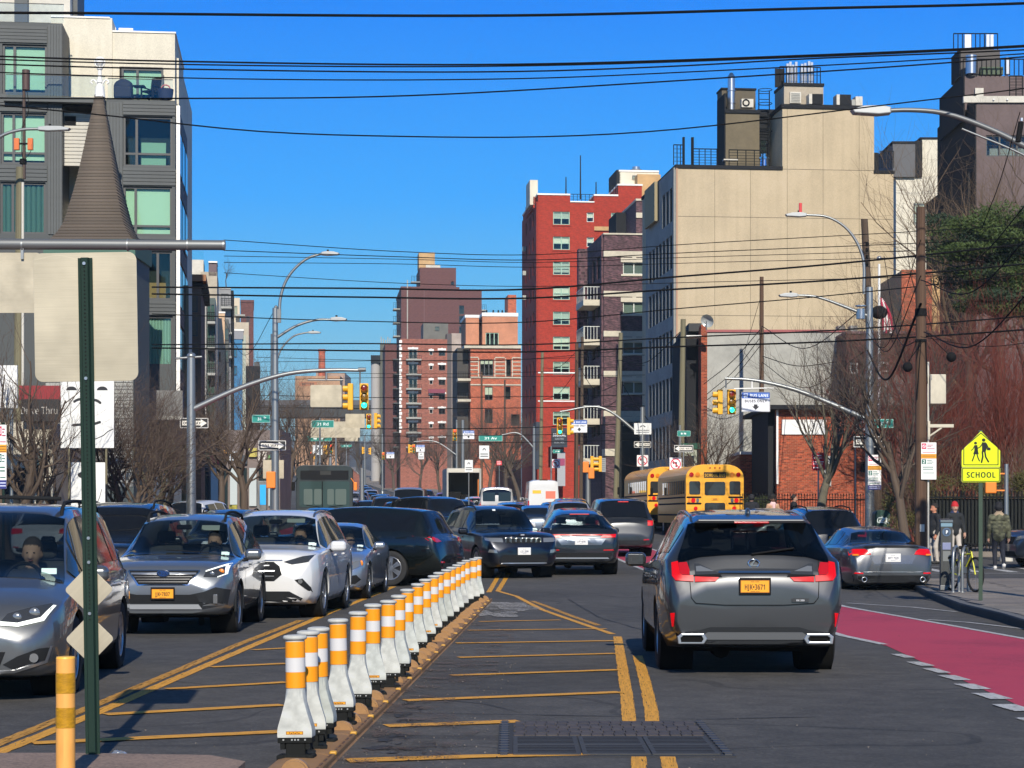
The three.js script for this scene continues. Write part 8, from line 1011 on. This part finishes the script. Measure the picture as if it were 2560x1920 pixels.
// ---------------------------------------------------------------- wooden poles and overhead wires
function woodPole(label, D, p, q, w, m, lean = 0, pb = p) { const t = thing('utility_pole', label, 'utility pole', [px(pb, D), gy(D) + .1, -D]); const H = py(q, D) - gy(D) - .1; const g = new THREE.CylinderGeometry(w * .40, w * .56, H, 14, 6).translate(0, H / 2, 0), a = g.attributes.position, R = rng(p); for (let i = 0; i < a.count; i++) a.setX(i, a.getX(i) + (px(p, D) - px(pb, D)) * a.getY(i) / H + (R() - .5) * .006); g.computeVertexNormals(); mesh('pole', g, m, t); return [t, H]; }
{ const [t, H] = woodPole('reddish brown wooden pole with cable loops at the right pavement', 43.4, 2302, 518, .24, M.woodPole, 0, 2302); const D = 43.4, L = (p, q, z = 0) => V(px(p, D) - px(2302, D), py(q, D) - gy(D) - .1, z); mesh('cable_band', mg([cy(.125, .13, .16, 0, L(0, 781).y, 0, 14), cy(.125, .13, .06, 0, L(0, 852).y, 0, 14)]), M.black, t); mesh('conduit', cy(.022, .022, 4.6, .15, 2.5, .05, 8), M.offwhite, t); signPlate(t, 'parking_sign', .33, .8, L(2318, 0).x, L(0, 1153).y, .16, parking(false), .01); { const c = mesh('equipment_box', rb(.34, .64, .2, L(2341, 0).x, L(0, 974).y, .1, .02), M.cream, t); mesh('box_hinge', mg([cy(.012, .012, .1, L(2324, 0).x, L(0, 945).y, .2, 6)]), M.greyWall, c); } mesh('bracket_arm', mg([bx(.55, .07, .06, L(2350, 0).x, L(0, 1065).y, .08), bar(L(2323, 1090, .08), L(2352, 1070, .08), .022), bx(.05, .4, .05, L(2320, 0).x, L(0, 1076).y, .08)]), M.cream, t);
  const ball = (p, q) => mesh('cable_splice', mg([sp(.11, ...L(p, q, .05).toArray(), 1, 1, 1), bar(L(p, q, .05), L(p + (p < 2300 ? 22 : -60), q - 60, .0), .01)]), M.black, t); ball(2268, 918); ball(2377, 893); for (const [a, c] of [[[2305, 855], [2268, 905]], [[2312, 855], [2316, 960]], [[2300, 855], [2290, 1000]]]) mesh('cable_drop', bar(L(...a, .1), L(...c, .1), .012), M.black, t); mesh('warning_tag', bx(.1, .16, .01, 0, L(0, 1320).y, .14), M.offwhite, t); }
{ const [t, H] = woodPole('dark leaning wooden pole behind the right steel lamp', 70.5, 2161, 548, .30, M.woodDark, 0, 2200); const D = 70.5, L = (p, q) => V(px(p, D) - px(2200, D), py(q, D) - gy(D) - .1, .15); mesh('insulators', mg([610, 625, 642, 660].map((q) => cy(.05, .05, .1, L(2166, q).x, L(0, q).y, .16, 8))), M.black, t); mesh('splice_case', mg([sp(.3, ...L(2196, 782).toArray(), 1, .8, .7)]), M.black, t); }
woodPole('tall brown wooden pole in front of the beige block', 96, 1904, 692, .24, M.woodPole); woodPole('greenish wooden pole at the corner of the purple-brown apartments', 116, 1552, 832, .30, M.woodGrey, 0, 1538); woodPole('grey wooden pole before the garage, leaning left', 100, 1708, 798, .32, M.woodGrey, 0, 1700); woodPole('green-stained pole in front of the red tower', 150, 1356, 878, .28, M.woodGrey, 0, 1350);
woodPole('pale grey wooden pole right of the red tower windows', 140, 1442, 858, .30, M.woodPole, 0, 1440); woodPole('darker twin of the pale pole before the balconies', 143, 1456, 842, .26, M.woodDark, 0, 1452); woodPole('grey wooden pole at the corner of the dark-clad apartments', 92, 464, 714, .34, M.woodGrey); woodPole('thin wooden pole before the orange striped building', 240, 1204, 930, .3, M.woodPole); woodPole('dark thin pole before the pink brick apartments', 260, 1262, 950, .3, M.woodDark);
{ const [t, H] = woodPole('mossy wooden pole with antenna and orange radio boxes, upper left', 64, 50, 418, .32, M.woodGrey, 0, 44); const D = 64, L = (p, q, z = 0) => V(px(p, D) - px(44, D), py(q, D) - gy(D) - .1, z); mesh('steel_mast', mg([cy(.05, .06, 3.0, L(60, 0).x, L(0, 330).y, 0, 10)]), std([.07, .045, .035], .7), t); mesh('antenna', cy(.125, .125, .64, L(65, 0).x, L(0, 200).y, 0, 16), std([.075, .04, .035], .6), t); for (const p of [44, 78]) mesh('radio_box', rb(.17, .38, .12, L(p, 0).x, L(0, 362).y, .1, .02), std([.62, .15, .035], .6), t); mesh('clamps', mg([bx(.35, .05, .05, L(61, 0).x, L(0, 360).y, .05), cy(.11, .11, .16, L(58, 0).x, L(0, 404).y, 0, 10)]), M.black, t); mesh('conduit', cy(.045, .045, 8.5, L(60, 0).x, L(0, 790).y, .16, 8), M.offwhite, t); mesh('looping_cable', tube([L(70, 230, .1), L(74, 280, .14), L(58, 320, .14), L(62, 400, .15), L(80, 380, .15), L(82, 362, .15)], .012, 30, 5), M.black, t); }
let wireN = 0; function wire(pts, D0, D1, r, label = `black overhead wire across the avenue, ${ORD[wireN++]} counted from the top`, group = 'overhead wires across the avenue') { const e0 = pts[0], e1 = pts[1], f0 = pts[pts.length - 1], f1 = pts[pts.length - 2]; if (e0[0] < 0) pts = [[e0[0] - 1200, e0[1] - (e1[1] - e0[1]) / (e1[0] - e0[0]) * 1200 - 40], ...pts]; if (f0[0] > 2600) pts = [...pts, [f0[0] + 1200, f0[1] + (f0[1] - f1[1]) / (f0[0] - f1[0]) * 1200 - 40]]; const c = pts.map(([p, q]) => { const D = lerp(D0, D1, clamp((p + 100) / 2760, 0, 1)); return at(p, q, D); }); const o = single('overhead_wire', tube(c, r * 1.3, 60, 5), M.wire, label, 'wire', group); }
wire([[-120, 30], [200, 33], [1270, 39], [2000, 22], [2680, 4]], 22, 22, .0125, 'thickest black wire crossing the top of the sky', null);
wire([[-120, 136], [640, 157], [1280, 161], [1900, 143], [2680, 107]], 38, 38, .014); wire([[-120, 144], [640, 164], [1280, 165], [1900, 147], [2680, 110]], 38, 38, .011); wire([[-120, 156], [640, 176], [1280, 179], [1700, 165], [2000, 148], [2680, 118]], 38, 38, .012); wire([[-120, 176], [640, 198], [1280, 197], [1700, 181], [2680, 126]], 38.5, 38.5, .010); wire([[-120, 243], [500, 246], [1000, 240], [1660, 204], [2680, 132]], 39, 39, .012);
wire([[-120, 250], [250, 287], [640, 328], [1000, 341], [1350, 342], [1660, 326], [2250, 258], [2680, 205]], 30, 34, .009, 'sagging black wire dipping low over the middle of the sky', null);
for (const [l, m, r, w] of [[600, 637, 565, .011], [626, 650, 600, .012], [640, 656, 622, .009], [656, 668, 640, .009], [682, 716, 690, .009]]) wire([[560, l], [1000, m - 8], [1330, m], [1700, lerp(m, r, .35)], [2680, r - 12]], 70, 70, w);
for (const [l, m, r, w] of [[718, 724, 615, .024], [735, 746, 668, .024], [785, 806, 690, .014], [862, 862, 800, .018], [870, 880, 835, .022]]) wire([[380, l], [900, m - 3], [1300, m], [1700, lerp(m, r, .3)], [2100, lerp(m, r, .6)], [2680, r - 20]], 72, 60, w);
for (const [l, m, r, w] of [[893, 897, 880, .016], [905, 898, 850, .016], [928, 930, 900, .014], [950, 940, 935, .014], [988, 990, 985, .022], [1018, 1018, 1012, .024], [1064, 1068, 1050, .026], [1080, 1086, 1078, .02], [1100, 1104, 1096, .018]]) wire([[640, l], [950, m + 4], [1280, m + 2], [1700, lerp(m, r, .7)], [2120, r]], 170, 120, w);
// service drops fanning out at the right
let dropN = 0; for (const [a, b, D0, D1, r] of [[[1904, 820], [1760, 960], 96, 99, .02], [[1904, 840], [1768, 985], 96, 100, .018], [[1904, 860], [1768, 1000], 96, 100, .018], [[1904, 735], [1780, 1060], 96, 112, .012], [[1904, 815], [2160, 770], 96, 71, .018], [[1904, 890], [2090, 905], 96, 90, .02], [[1904, 905], [2160, 880], 96, 71, .016], [[2302, 640], [2600, 470], 43, 30, .010], [[2302, 700], [2600, 560], 43, 30, .012], [[2310, 830], [2600, 700], 43, 30, .013], [[2302, 760], [2165, 870], 43, 70, .03], [[2302, 690], [2165, 800], 43, 70, .012], [[2302, 600], [2165, 830], 43, 70, .010], [[2210, 640], [2302, 850], 70, 43, .012], [[2302, 842], [2640, 846], 43, 40, .007], [[2550, 280], [2455, 570], 30, 32, .007], [[1545, 900], [1700, 830], 116, 100, .02], [[1545, 960], [1440, 900], 116, 140, .02], [[1545, 1000], [1440, 960], 116, 140, .018], [[1545, 940], [1620, 1050], 116, 118, .02], [[1356, 920], [1440, 880], 150, 140, .018], [[1356, 1000], [1440, 930], 150, 140, .018], [[690, 770], [560, 800], 74, 110, .012]].sort((u, v) => v[0][0] - u[0][0] || u[0][1] - v[0][1])) { const A = at(a[0], a[1], D0), B = at(b[0], b[1], D1), m = A.clone().lerp(B, .5); m.y -= A.distanceTo(B) * .05; single('service_wire', tube([A, m, B], r, 20, 5), M.wire, `thin black service wire sagging from a pole, ${ORD[dropN++]} counted from the right`, 'wire', 'service wires between poles'); }
{ const D = 32, o = thing('cable_splice_case', 'black splice case hung on the slanting wire at the right edge', 'cable fitting', [px(2548, D), py(330, D), -D]); mesh('case', mg([bar(V(-.02, -.16, 0), V(.03, .16, 0), .045, 10)]), M.black, o); mesh('clip', mg([bx(.03, .05, .03, .04, .2, 0)]), M.steel, o); }
{ const D = 84, t = thing('flagpole', 'white flagpole with a hanging red and white striped flag', 'flagpole', [px(2198, D), gy(D), -D]), y = (q) => py(q, D) - gy(D); mesh('pole', cy(.05, .07, y(660), 0, y(660) / 2, 0, 10), M.white, t); mesh('ball', sp(.1, 0, y(646), 0), M.steel, t); const R = rng(8); for (let i = 0; i < 7; i++) mesh('flag_stripe', taperTube([V(.08 + i * .02, y(745) - i * .03, .02), V(.14 + i * .05, y(785), .04 - (i % 3) * .05), V(.16 + i * .065, y(825 + (i % 3) * 4), .02)], .05, .05, 10, 6), i % 2 ? M.white : std([.42, .02, .06], .8), t); }
// ---------------------------------------------------------------- people: one skin over tapered bones
const J = (o) => o, poses = {
  walk: [['leg', [.09, .90, 0], [.10, .50, .10], .095, .065], ['leg', [.10, .50, .10], [.10, .10, -.02], .066, .05], ['leg', [-.09, .90, 0], [-.10, .49, .02], .095, .066], ['leg', [-.10, .49, .02], [-.11, .16, -.26], .066, .048], ['shoe', [.10, .055, -.04], [.115, .045, .15], .05, .042], ['shoe', [-.11, .12, -.28], [-.12, .05, -.14], .05, .042]],
  sit: [['leg', [.09, .92, 0], [.13, .90, .42], .09, .07], ['leg', [.13, .9, .42], [.13, .5, .52], .065, .05], ['leg', [-.09, .92, 0], [-.13, .90, .42], .09, .07], ['leg', [-.13, .9, .42], [-.13, .5, .52], .065, .05], ['shoe', [.13, .45, .5], [.13, .43, .66], .05, .04], ['shoe', [-.13, .45, .5], [-.13, .43, .66], .05, .04]],
  stand: [['leg', [.09, .90, 0], [.11, .49, .03], .095, .066], ['leg', [.11, .49, .03], [.12, .10, -.02], .066, .05], ['leg', [-.09, .90, 0], [-.11, .49, .03], .095, .066], ['leg', [-.11, .49, .03], [-.13, .10, -.01], .066, .05], ['shoe', [.12, .05, -.05], [.14, .045, .14], .05, .042], ['shoe', [-.13, .05, -.04], [-.15, .045, .15], .05, .042]],
};
const upper = (arm, bulk) => [['leg', [.06, .93, 0], [-.06, .93, 0], .13, .13], ['top', [.0, .92, 0], [0, 1.12, 0], .15 * bulk, .155 * bulk], ['top', [.06, 1.14, 0], [-.06, 1.14, 0], .14 * bulk, .14 * bulk], ['top', [.13, 1.37, -.01], [-.13, 1.37, -.01], .095 * bulk, .095 * bulk], ['top', [0, 1.2, 0], [0, 1.38, -.01], .14 * bulk, .12 * bulk], ...[1, -1].flatMap((s) => { const f = arm * s; return [['top', [s * .19, 1.39, 0], [s * .25, 1.12, -.02 + f * .06], .075 * bulk, .06 * bulk], ['top', [s * .25, 1.12, -.02 + f * .06], [s * .26, .88, .06 + f * .14], .06 * bulk, .045 * bulk], ['skin', [s * .26, .86, .07 + f * .15], [s * .255, .78, .09 + f * .16], .036, .04]]; }), ['skin', [0, 1.44, -.01], [0, 1.54, .01], .06, .055], ['skin', [0, 1.60, .025], [0, 1.665, .01], .083, .092], ['skin', [0, 1.61, .105], [0, 1.585, .12], .017, .02], ['skin', [.085, 1.62, 0], [.088, 1.60, 0], .016, .018], ['skin', [-.085, 1.62, 0], [-.088, 1.60, 0], .016, .018]];
const bodyCache = {};
function bodyShape(pose, arm, bulk, hairKind) {
  const key = [pose, arm, bulk, hairKind].join(); if (bodyCache[key]) return bodyCache[key];
  const hair = hairKind === 'cap' ? [['hair', [0, 1.68, -.005], [0, 1.725, -.01], .110, .092]] : hairKind === 'afro' ? [['hair', [0, 1.69, -.06], [0, 1.74, -.03], .15, .14], ['hair', [.1, 1.66, -.06], [-.1, 1.66, -.06], .09, .09]] : hairKind === 'hood' ? [['hair', [0, 1.66, -.03], [0, 1.70, -.02], .105, .10]] : [['hair', [0, 1.675, -.025], [0, 1.705, -.01], .098, .088]];
  const extra = hairKind === 'cap' || hairKind === 'collar' ? [['collar', [.05, 1.47, -.03], [-.05, 1.47, -.03], .072, .072]] : hairKind === 'afro' ? [['collar', [.05, 1.46, .03], [-.05, 1.46, .03], .075, .075], ['collar', [.02, 1.44, .1], [.0, 1.2, .14], .05, .045]] : [];
  const bones = [...poses[pose], ...upper(arm, bulk), ...hair, ...extra].map(([k, a, b, r0, r1]) => ({ k, a, d: [b[0] - a[0], b[1] - a[1], b[2] - a[2]], l2: (b[0] - a[0]) ** 2 + (b[1] - a[1]) ** 2 + (b[2] - a[2]) ** 2, r0, r1 }));
  const dist = (o, x, y, z) => { const t = clamp(((x - o.a[0]) * o.d[0] + (y - o.a[1]) * o.d[1] + (z - o.a[2]) * o.d[2]) / (o.l2 || 1), 0, 1), dx = x - o.a[0] - o.d[0] * t, dy = y - o.a[1] - o.d[1] * t, dz = z - o.a[2] - o.d[2] * t; return Math.sqrt(dx * dx + dy * dy + dz * dz) - lerp(o.r0, o.r1, t); };
  const n = 104, S = .97, mc = new MarchingCubes(n, new THREE.MeshStandardMaterial(), false, false, 90000); mc.isolation = 0; const hf = n / 2;
  for (let k = 0; k < n; k++) { const z = (k - hf) / hf * S; for (let j = 0; j < n; j++) { const y = (j - hf) / hf * S + .93; for (let i = 0; i < n; i++) { const x = (i - hf) / hf * S; let v = 1; if (Math.abs(x) < .48 && Math.abs(z) < .5) for (const o of bones) { const d = dist(o, x, y, z); if (d < v + .09) { const h = clamp(.5 + .5 * (v - d) / .035, 0, 1); v = lerp(v, d, h) - .035 * h * (1 - h); } } mc.field[i + j * n + k * n * n] = -v; } } }
  mc.update(); const cnt = mc.count, pos = new Float32Array(cnt * 3), kinds2 = []; for (let i = 0; i < cnt; i++) { const x = mc.positionArray[i * 3] * S, y = mc.positionArray[i * 3 + 1] * S + .93, z = mc.positionArray[i * 3 + 2] * S; pos.set([x, y, z], i * 3); let best = 9, kk = 'top'; for (const o of bones) { const d = dist(o, x, y, z) - (o.k === 'hair' ? (z > .03 && y < 1.655 ? -.03 : .014) : o.k === 'collar' ? .01 : 0); if (d < best) { best = d; kk = o.k; } } kinds2.push(kk); }
  // hands: five fingers on each palm
  const fing = []; for (const s of [1, -1]) { const f = arm * s, bx0 = s * .255, by = .775, bz = .09 + f * .16; for (let q = 0; q < 4; q++) { const z0 = bz - .03 + q * .02, l = [.06, .075, .07, .055][q], a = V(bx0, by, z0), b = V(bx0 - s * .004, by - l * .6, z0 + .006), c = V(bx0 - s * .018, by - l, z0 + .012); fing.push(bar(a, b, .0095, 6, .009), bar(b, c, .009, 6, .0075)); } fing.push(bar(V(bx0, by + .04, bz + .035), V(bx0 - s * .01, by - .005, bz + .062), .011, 6, .009)); }
  const fg = mg(fing), fp = fg.attributes.position.array; const all = new Float32Array(pos.length + fp.length); all.set(pos); all.set(fp, pos.length); for (let i = 0; i < fp.length / 3; i++) kinds2.push('skin');
  const nr = new Float32Array(all.length); nr.set(mc.normalArray.subarray(0, cnt * 3)); nr.set(fg.attributes.normal.array, cnt * 3); for (let i = 0; i < cnt * 3; i += 3) { const l = Math.hypot(nr[i], nr[i + 1], nr[i + 2]) || 1; nr[i] /= l; nr[i + 1] /= l; nr[i + 2] /= l; }
  return bodyCache[key] = { all, nr, kinds: kinds2 };
}
function person(label, x, D, y, turn, o) {
  const s = bodyShape(o.pose ?? 'stand', o.arm ?? .3, o.bulk ?? 1, o.hairKind ?? 'short'), col = new Float32Array(s.all.length), R = rng(o.seed ?? 1), Nz = valueNoise(o.seed ?? 1); s.kinds.forEach((k, i) => { const c = o[k] ?? o.top; let m = 1; if (k === 'top' && o.camo) { const n = Nz(s.all[i * 3] * 16 + 40, s.all[i * 3 + 1] * 22 + 40, 64); m = n > .62 ? 1.5 : n < .35 ? .55 : 1; } for (let q = 0; q < 3; q++) col[i * 3 + q] = c[q] * m; });
  const g = new THREE.BufferGeometry(); g.setAttribute('position', new THREE.BufferAttribute(s.all, 3)); g.setAttribute('normal', new THREE.BufferAttribute(s.nr, 3)); g.setAttribute('color', new THREE.BufferAttribute(col, 3));
  const t = thing('person', label, 'person', [x, y, -D], turn); t.scale.setScalar((o.H ?? 1.76) / 1.78); mesh('body', g, std([1, 1, 1], .85, 0, { vertexColors: true }), t); if (o.face !== false) { const e = [-.033, .033].map((u) => sp(.011, u, 1.63, .103, 1, .7, .6, 8)); mesh('eyes', mg(e), M.black, t); mesh('mouth', rb(.045, .01, .01, 0, 1.555, .106, .004), std([.25, .08, .07], .7), t); }
  for (const q of o.quilt ?? []) mesh('jacket_seam', T(new THREE.TorusGeometry(q[1] - .008, .006, 5, 24).rotateX(Math.PI / 2).scale(1.32, 1, .98), 0, q[0], 0), std([.03, .032, .02], .9), t);
  return t;
}
const skinL = [.48, .27, .19], skinD = [.13, .06, .035];
person('man in olive puffer jacket and dark cap walking away at the right', px(2497, 54), 54, gy(54), Math.PI - .15, { pose: 'walk', arm: .5, bulk: 1.16, hairKind: 'cap', skin: skinL, top: [.085, .085, .05], leg: [.010, .012, .022], shoe: [.6, .58, .55], hair: [.012, .012, .016], collar: [.38, .28, .18], camo: true, seed: 5, H: 1.80, quilt: [[1.0, .185], [1.11, .185], [1.22, .18], [1.32, .165]] });
person('man in red knit cap and black jacket with pale trousers', px(2387, 59), 59, gy(59), .1, { pose: 'walk', hairKind: 'cap', skin: skinL, top: [.014, .016, .018], leg: [.50, .45, .40], shoe: [.6, .6, .6], hair: [.45, .015, .02], collar: [.02, .03, .08], seed: 6, H: 1.78 });
person('person with beige trousers half hidden by the parking meter', px(2336, 58), 58, gy(58), -1.2, { pose: 'stand', skin: [.52, .22, .13], top: [.012, .013, .016], leg: [.46, .41, .35], shoe: [.03, .03, .03], hair: [.02, .015, .012], seed: 7, bulk: 1.1 });
person('woman in tan coat and pale pink scarf on the far pavement', px(1932, 77), 77, gy(77) + .15, .2, { pose: 'stand', hairKind: 'afro', skin: skinD, top: [.50, .30, .19], leg: [.02, .02, .03], shoe: [.02, .02, .02], hair: [.010, .008, .007], collar: [.72, .48, .48], seed: 8, H: 1.70 });
person('person in black coat walking right by the iron railings', px(1985, 76), 76, gy(76) + .15, 1.45, { pose: 'walk', skin: skinL, top: [.010, .010, .012], leg: [.012, .012, .014], shoe: [.02, .02, .02], hair: [.02, .016, .014], bulk: 1.15, seed: 9 });
person('person in dark padded jacket beside the wooden pole, back turned', px(1879, 76), 76, gy(76) + .15, Math.PI, { pose: 'stand', hairKind: 'hood', skin: skinL, top: [.010, .011, .016], leg: [.012, .012, .016], shoe: [.02, .02, .02], hair: [.014, .014, .018], bulk: 1.2, seed: 10, face: false });
person('dark-clothed pedestrian crossing at the far left pavement', px(630, 130), 130, gy(130) + .15, -1.4, { pose: 'walk', skin: skinL, top: [.02, .02, .025], leg: [.012, .012, .016], shoe: [.02, .02, .02], hair: [.02, .016, .014], seed: 11 });
for (const [w, x, D, y, a, c] of [['grey wagon', -4.36, 29.35, -.36, .012, [.03, .035, .05]], ['white SUV', -3.55, 33.6, -.32, -.045, [.02, .02, .022]], ['silver sedan', -3.25, 40.1, -.5, -.05, [.05, .03, .03]], ['minivan', -4.7, 19.6, -.34, .06, [.03, .03, .035]]]) person(`driver seated behind the wheel of the ${w}`, x, D, y, a, { pose: 'sit', arm: 1.2, skin: [.42, .25, .18], top: c, leg: [.02, .02, .03], shoe: [.02, .02, .02], hair: [.03, .02, .016], seed: 20 });
// ---------------------------------------------------------------- pavement furniture
{ const D = 39.6, t = thing('parking_meter', 'grey pay-and-display parking meter with round P badge', 'parking meter', [px(2365, D), .145, -D], -.1); const H = py(1292, D) - .145; mesh('cabinet', rb(.235, H - .12, .2, 0, (H - .12) / 2, 0, .012), std([.055, .06, .062], .55, .3, { map: grime }), t); mesh('roof', rb(.25, .05, .24, 0, H - .09, .0, .01), std([.10, .13, .15], .5), t); mesh('solar_top', rb(.24, .02, .2, 0, H - .05, -.02, .006), std([.02, .02, .04], .3), t); mesh('name_strip', rb(.225, .07, .01, 0, H - .16, .103, .004), std([.16, .27, .34], .5), t); mesh('badge', cz(.085, .085, .012, 0, H - .30, .104, 24), std([.07, .12, .20], .4), t); mesh('badge_letter', new THREE.PlaneGeometry(.09, .11).translate(.004, H - .30, .112), face(64, 64, (g, w, h) => { g.fillStyle = '#2c4058'; g.fillRect(0, 0, w, h); txt(g, 'P', 32, 34, 'bold 58px sans-serif', '#eef2f4'); }), t); mesh('screen', rb(.16, .14, .012, 0, H - .58, .101, .006), std([.22, .24, .38], .3), t); mesh('keypad', rb(.15, .2, .012, 0, H - .78, .101, .006), std([.16, .17, .17], .5), t); mesh('plinth', rb(.25, .1, .22, 0, .05, 0, .01), M.galvDark, t); }
for (const [p, w] of [[2390, 'left'], [2413, 'right']]) { const D = 38.6, t = thing('bike_rack', `${w}-hand grey steel hoop of the bicycle stand`, 'bike rack', [px(p, D), .145, -D], 1.1, 'bicycle stands by the meter'); mesh('hoop', tube([V(-.22, 0, 0), V(-.22, .6, 0), V(-.16, .80, 0), V(0, .88, 0), V(.16, .80, 0), V(.22, .6, 0), V(.22, 0, 0)], .028, 40, 8), M.galv, t); mesh('feet', mg([-.22, .22].map((x) => cy(.055, .06, .015, x, .008, 0, 12))), M.galvDark, t); mesh('cross_plate', rb(.38, .12, .012, 0, .42, 0, .005), M.galvDark, t); }
{ const D = 38.9, t = thing('bicycle', 'bicycle with yellow frame locked between the stands, seen end-on', 'bicycle', [px(2408, D), .145, -D], .25); for (const z of [.5, -.5]) { const wh = mesh('wheel', T(new THREE.TorusGeometry(.32, .022, 8, 32).rotateY(Math.PI / 2), 0, .34, z), M.rubber, t); mesh('spokes', mg([...Array(8)].map((_, i) => bar(V(0, .34, z), V(0, .34 + .31 * Math.sin(i * .785), z + .31 * Math.cos(i * .785)), .002, 4))), M.steel, wh); } const fr = std([.62, .60, .03], .4); mesh('frame', mg([bar(V(0, .34, -.5), V(0, .3, -.05), .014), bar(V(0, .3, -.05), V(0, .72, .36), .018), bar(V(0, .3, -.05), V(0, .78, -.2), .016), bar(V(0, .70, -.17), V(0, .74, .34), .016), bar(V(0, .34, -.5), V(0, .7, -.17), .012), bar(V(0, .8, .33), V(0, .34, .5), .016)]), fr, t); mesh('saddle', rb(.12, .05, .24, 0, .84, -.22, .02), M.black, t); mesh('handlebar', mg([bar(V(-.26, .88, .34), V(.26, .88, .34), .013), bar(V(0, .78, .34), V(0, .88, .34), .014)]), M.black, t); mesh('pedals', mg([bar(V(-.1, .2, -.05), V(.1, .4, -.05), .01), bx(.08, .02, .05, -.13, .2, -.05), bx(.08, .02, .05, .13, .4, -.05)]), M.black, t); }
{ const D = 66, t = thing('relay_mailbox', 'dark green domed storage mailbox covered in white graffiti', 'mailbox', [px(2203, D), gy(D) + .15, -D]); mesh('cabinet', ext(busSection(.48, 1.3, 0, .2), .5, .01).translate(0, 0, -.25), std([.012, .05, .035], .5, .2), t); mesh('graffiti', new THREE.PlaneGeometry(.44, .9).translate(0, .7, .268), face(128, 256, (g, w, h) => { g.fillStyle = '#16392e'; g.fillRect(0, 0, w, h); g.strokeStyle = '#dfe6e0'; const R = rng(4); for (let i = 0; i < 9; i++) { g.lineWidth = 3 + R() * 4; g.beginPath(); g.moveTo(R() * w, (i < 5 ? 20 : 170) + R() * 60); for (let k = 0; k < 4; k++) g.quadraticCurveTo(R() * w, (i < 5 ? 10 : 160) + R() * 80, R() * w, (i < 5 ? 20 : 170) + R() * 70); g.stroke(); } }), t); mesh('legs', mg([-.2, .2].map((x) => bx(.06, .12, .4, x, -.03, 0))), M.galvDark, t); }
{ const D = 44, t = thing('ped_signal_post', 'grey post with orange pedestrian signal behind the school sign', 'pedestrian signal', [px(2516, 60), gy(60), -60]); mesh('pole', cy(.06, .07, py(1160, 60) - gy(60), 0, (py(1160, 60) - gy(60)) / 2, 0, 12), M.galv, t); pedSignal(t, px(2474, 60) - px(2516, 60), py(1208, 60) - gy(60), .1); mesh('brackets', mg([bx(.5, .04, .04, -.25, py(1184, 60) - gy(60), 0), bx(.5, .04, .04, -.25, py(1226, 60) - gy(60), 0)]), M.orange, t); mesh('base', cy(.16, .2, .5, 0, .25, 0, 12), M.offwhite, t); }
{ const D = 112, t = thing('sandwich_board', 'small yellow sandwich board on the left pavement', 'sign', [px(583, D), gy(D) + .16, -D]); for (const s of [-1, 1]) mesh('panel', bx(.45, .95, .03, 0, .48, s * .14).rotateX(s * -.12), std([.68, .60, .10], .6), t); mesh('hinge', bx(.4, .03, .1, 0, .95, 0), M.black, t); }
{ const D = 100, t = thing('info_kiosk', 'slim grey street kiosk with bright blue screen, left pavement', 'kiosk', [px(655, D), gy(D) + .15, -D]); mesh('cabinet', rb(.5, 2.3, .25, 0, 1.15, 0, .03), M.galvDark, t); mesh('screen', rb(.3, 1.0, .02, .06, 1.6, .13, .01), std([.03, .30, .62], .3, 0, { emissive: C(.02, .28, .6), emissiveIntensity: .5 }), t); }
{ const D = 13.55, t = thing('plastic_bag', 'crumpled clear plastic scrap by the green post foot', 'litter', [px(297, D), .0, -D]); const g = new THREE.IcosahedronGeometry(.045, 3), a = g.attributes.position, Nq = valueNoise(3); for (let i = 0; i < a.count; i++) { const k = .7 + .6 * Nq(a.getX(i) * 90 + 50, a.getZ(i) * 90 + a.getY(i) * 70 + 50, 64); a.setXYZ(i, a.getX(i) * k * 1.2, Math.max(0, a.getY(i) * k * .6 + .02), a.getZ(i) * k); } g.computeVertexNormals(); mesh('scrap', g, phys([.75, .8, .88], .12, 0, { transmission: .85, thickness: 0 }), t); }
// ---------------------------------------------------------------- done
scene.traverse((o) => { if (o.isMesh) { o.castShadow = true; o.receiveShadow = true; } });
renderer.render(scene, camera);
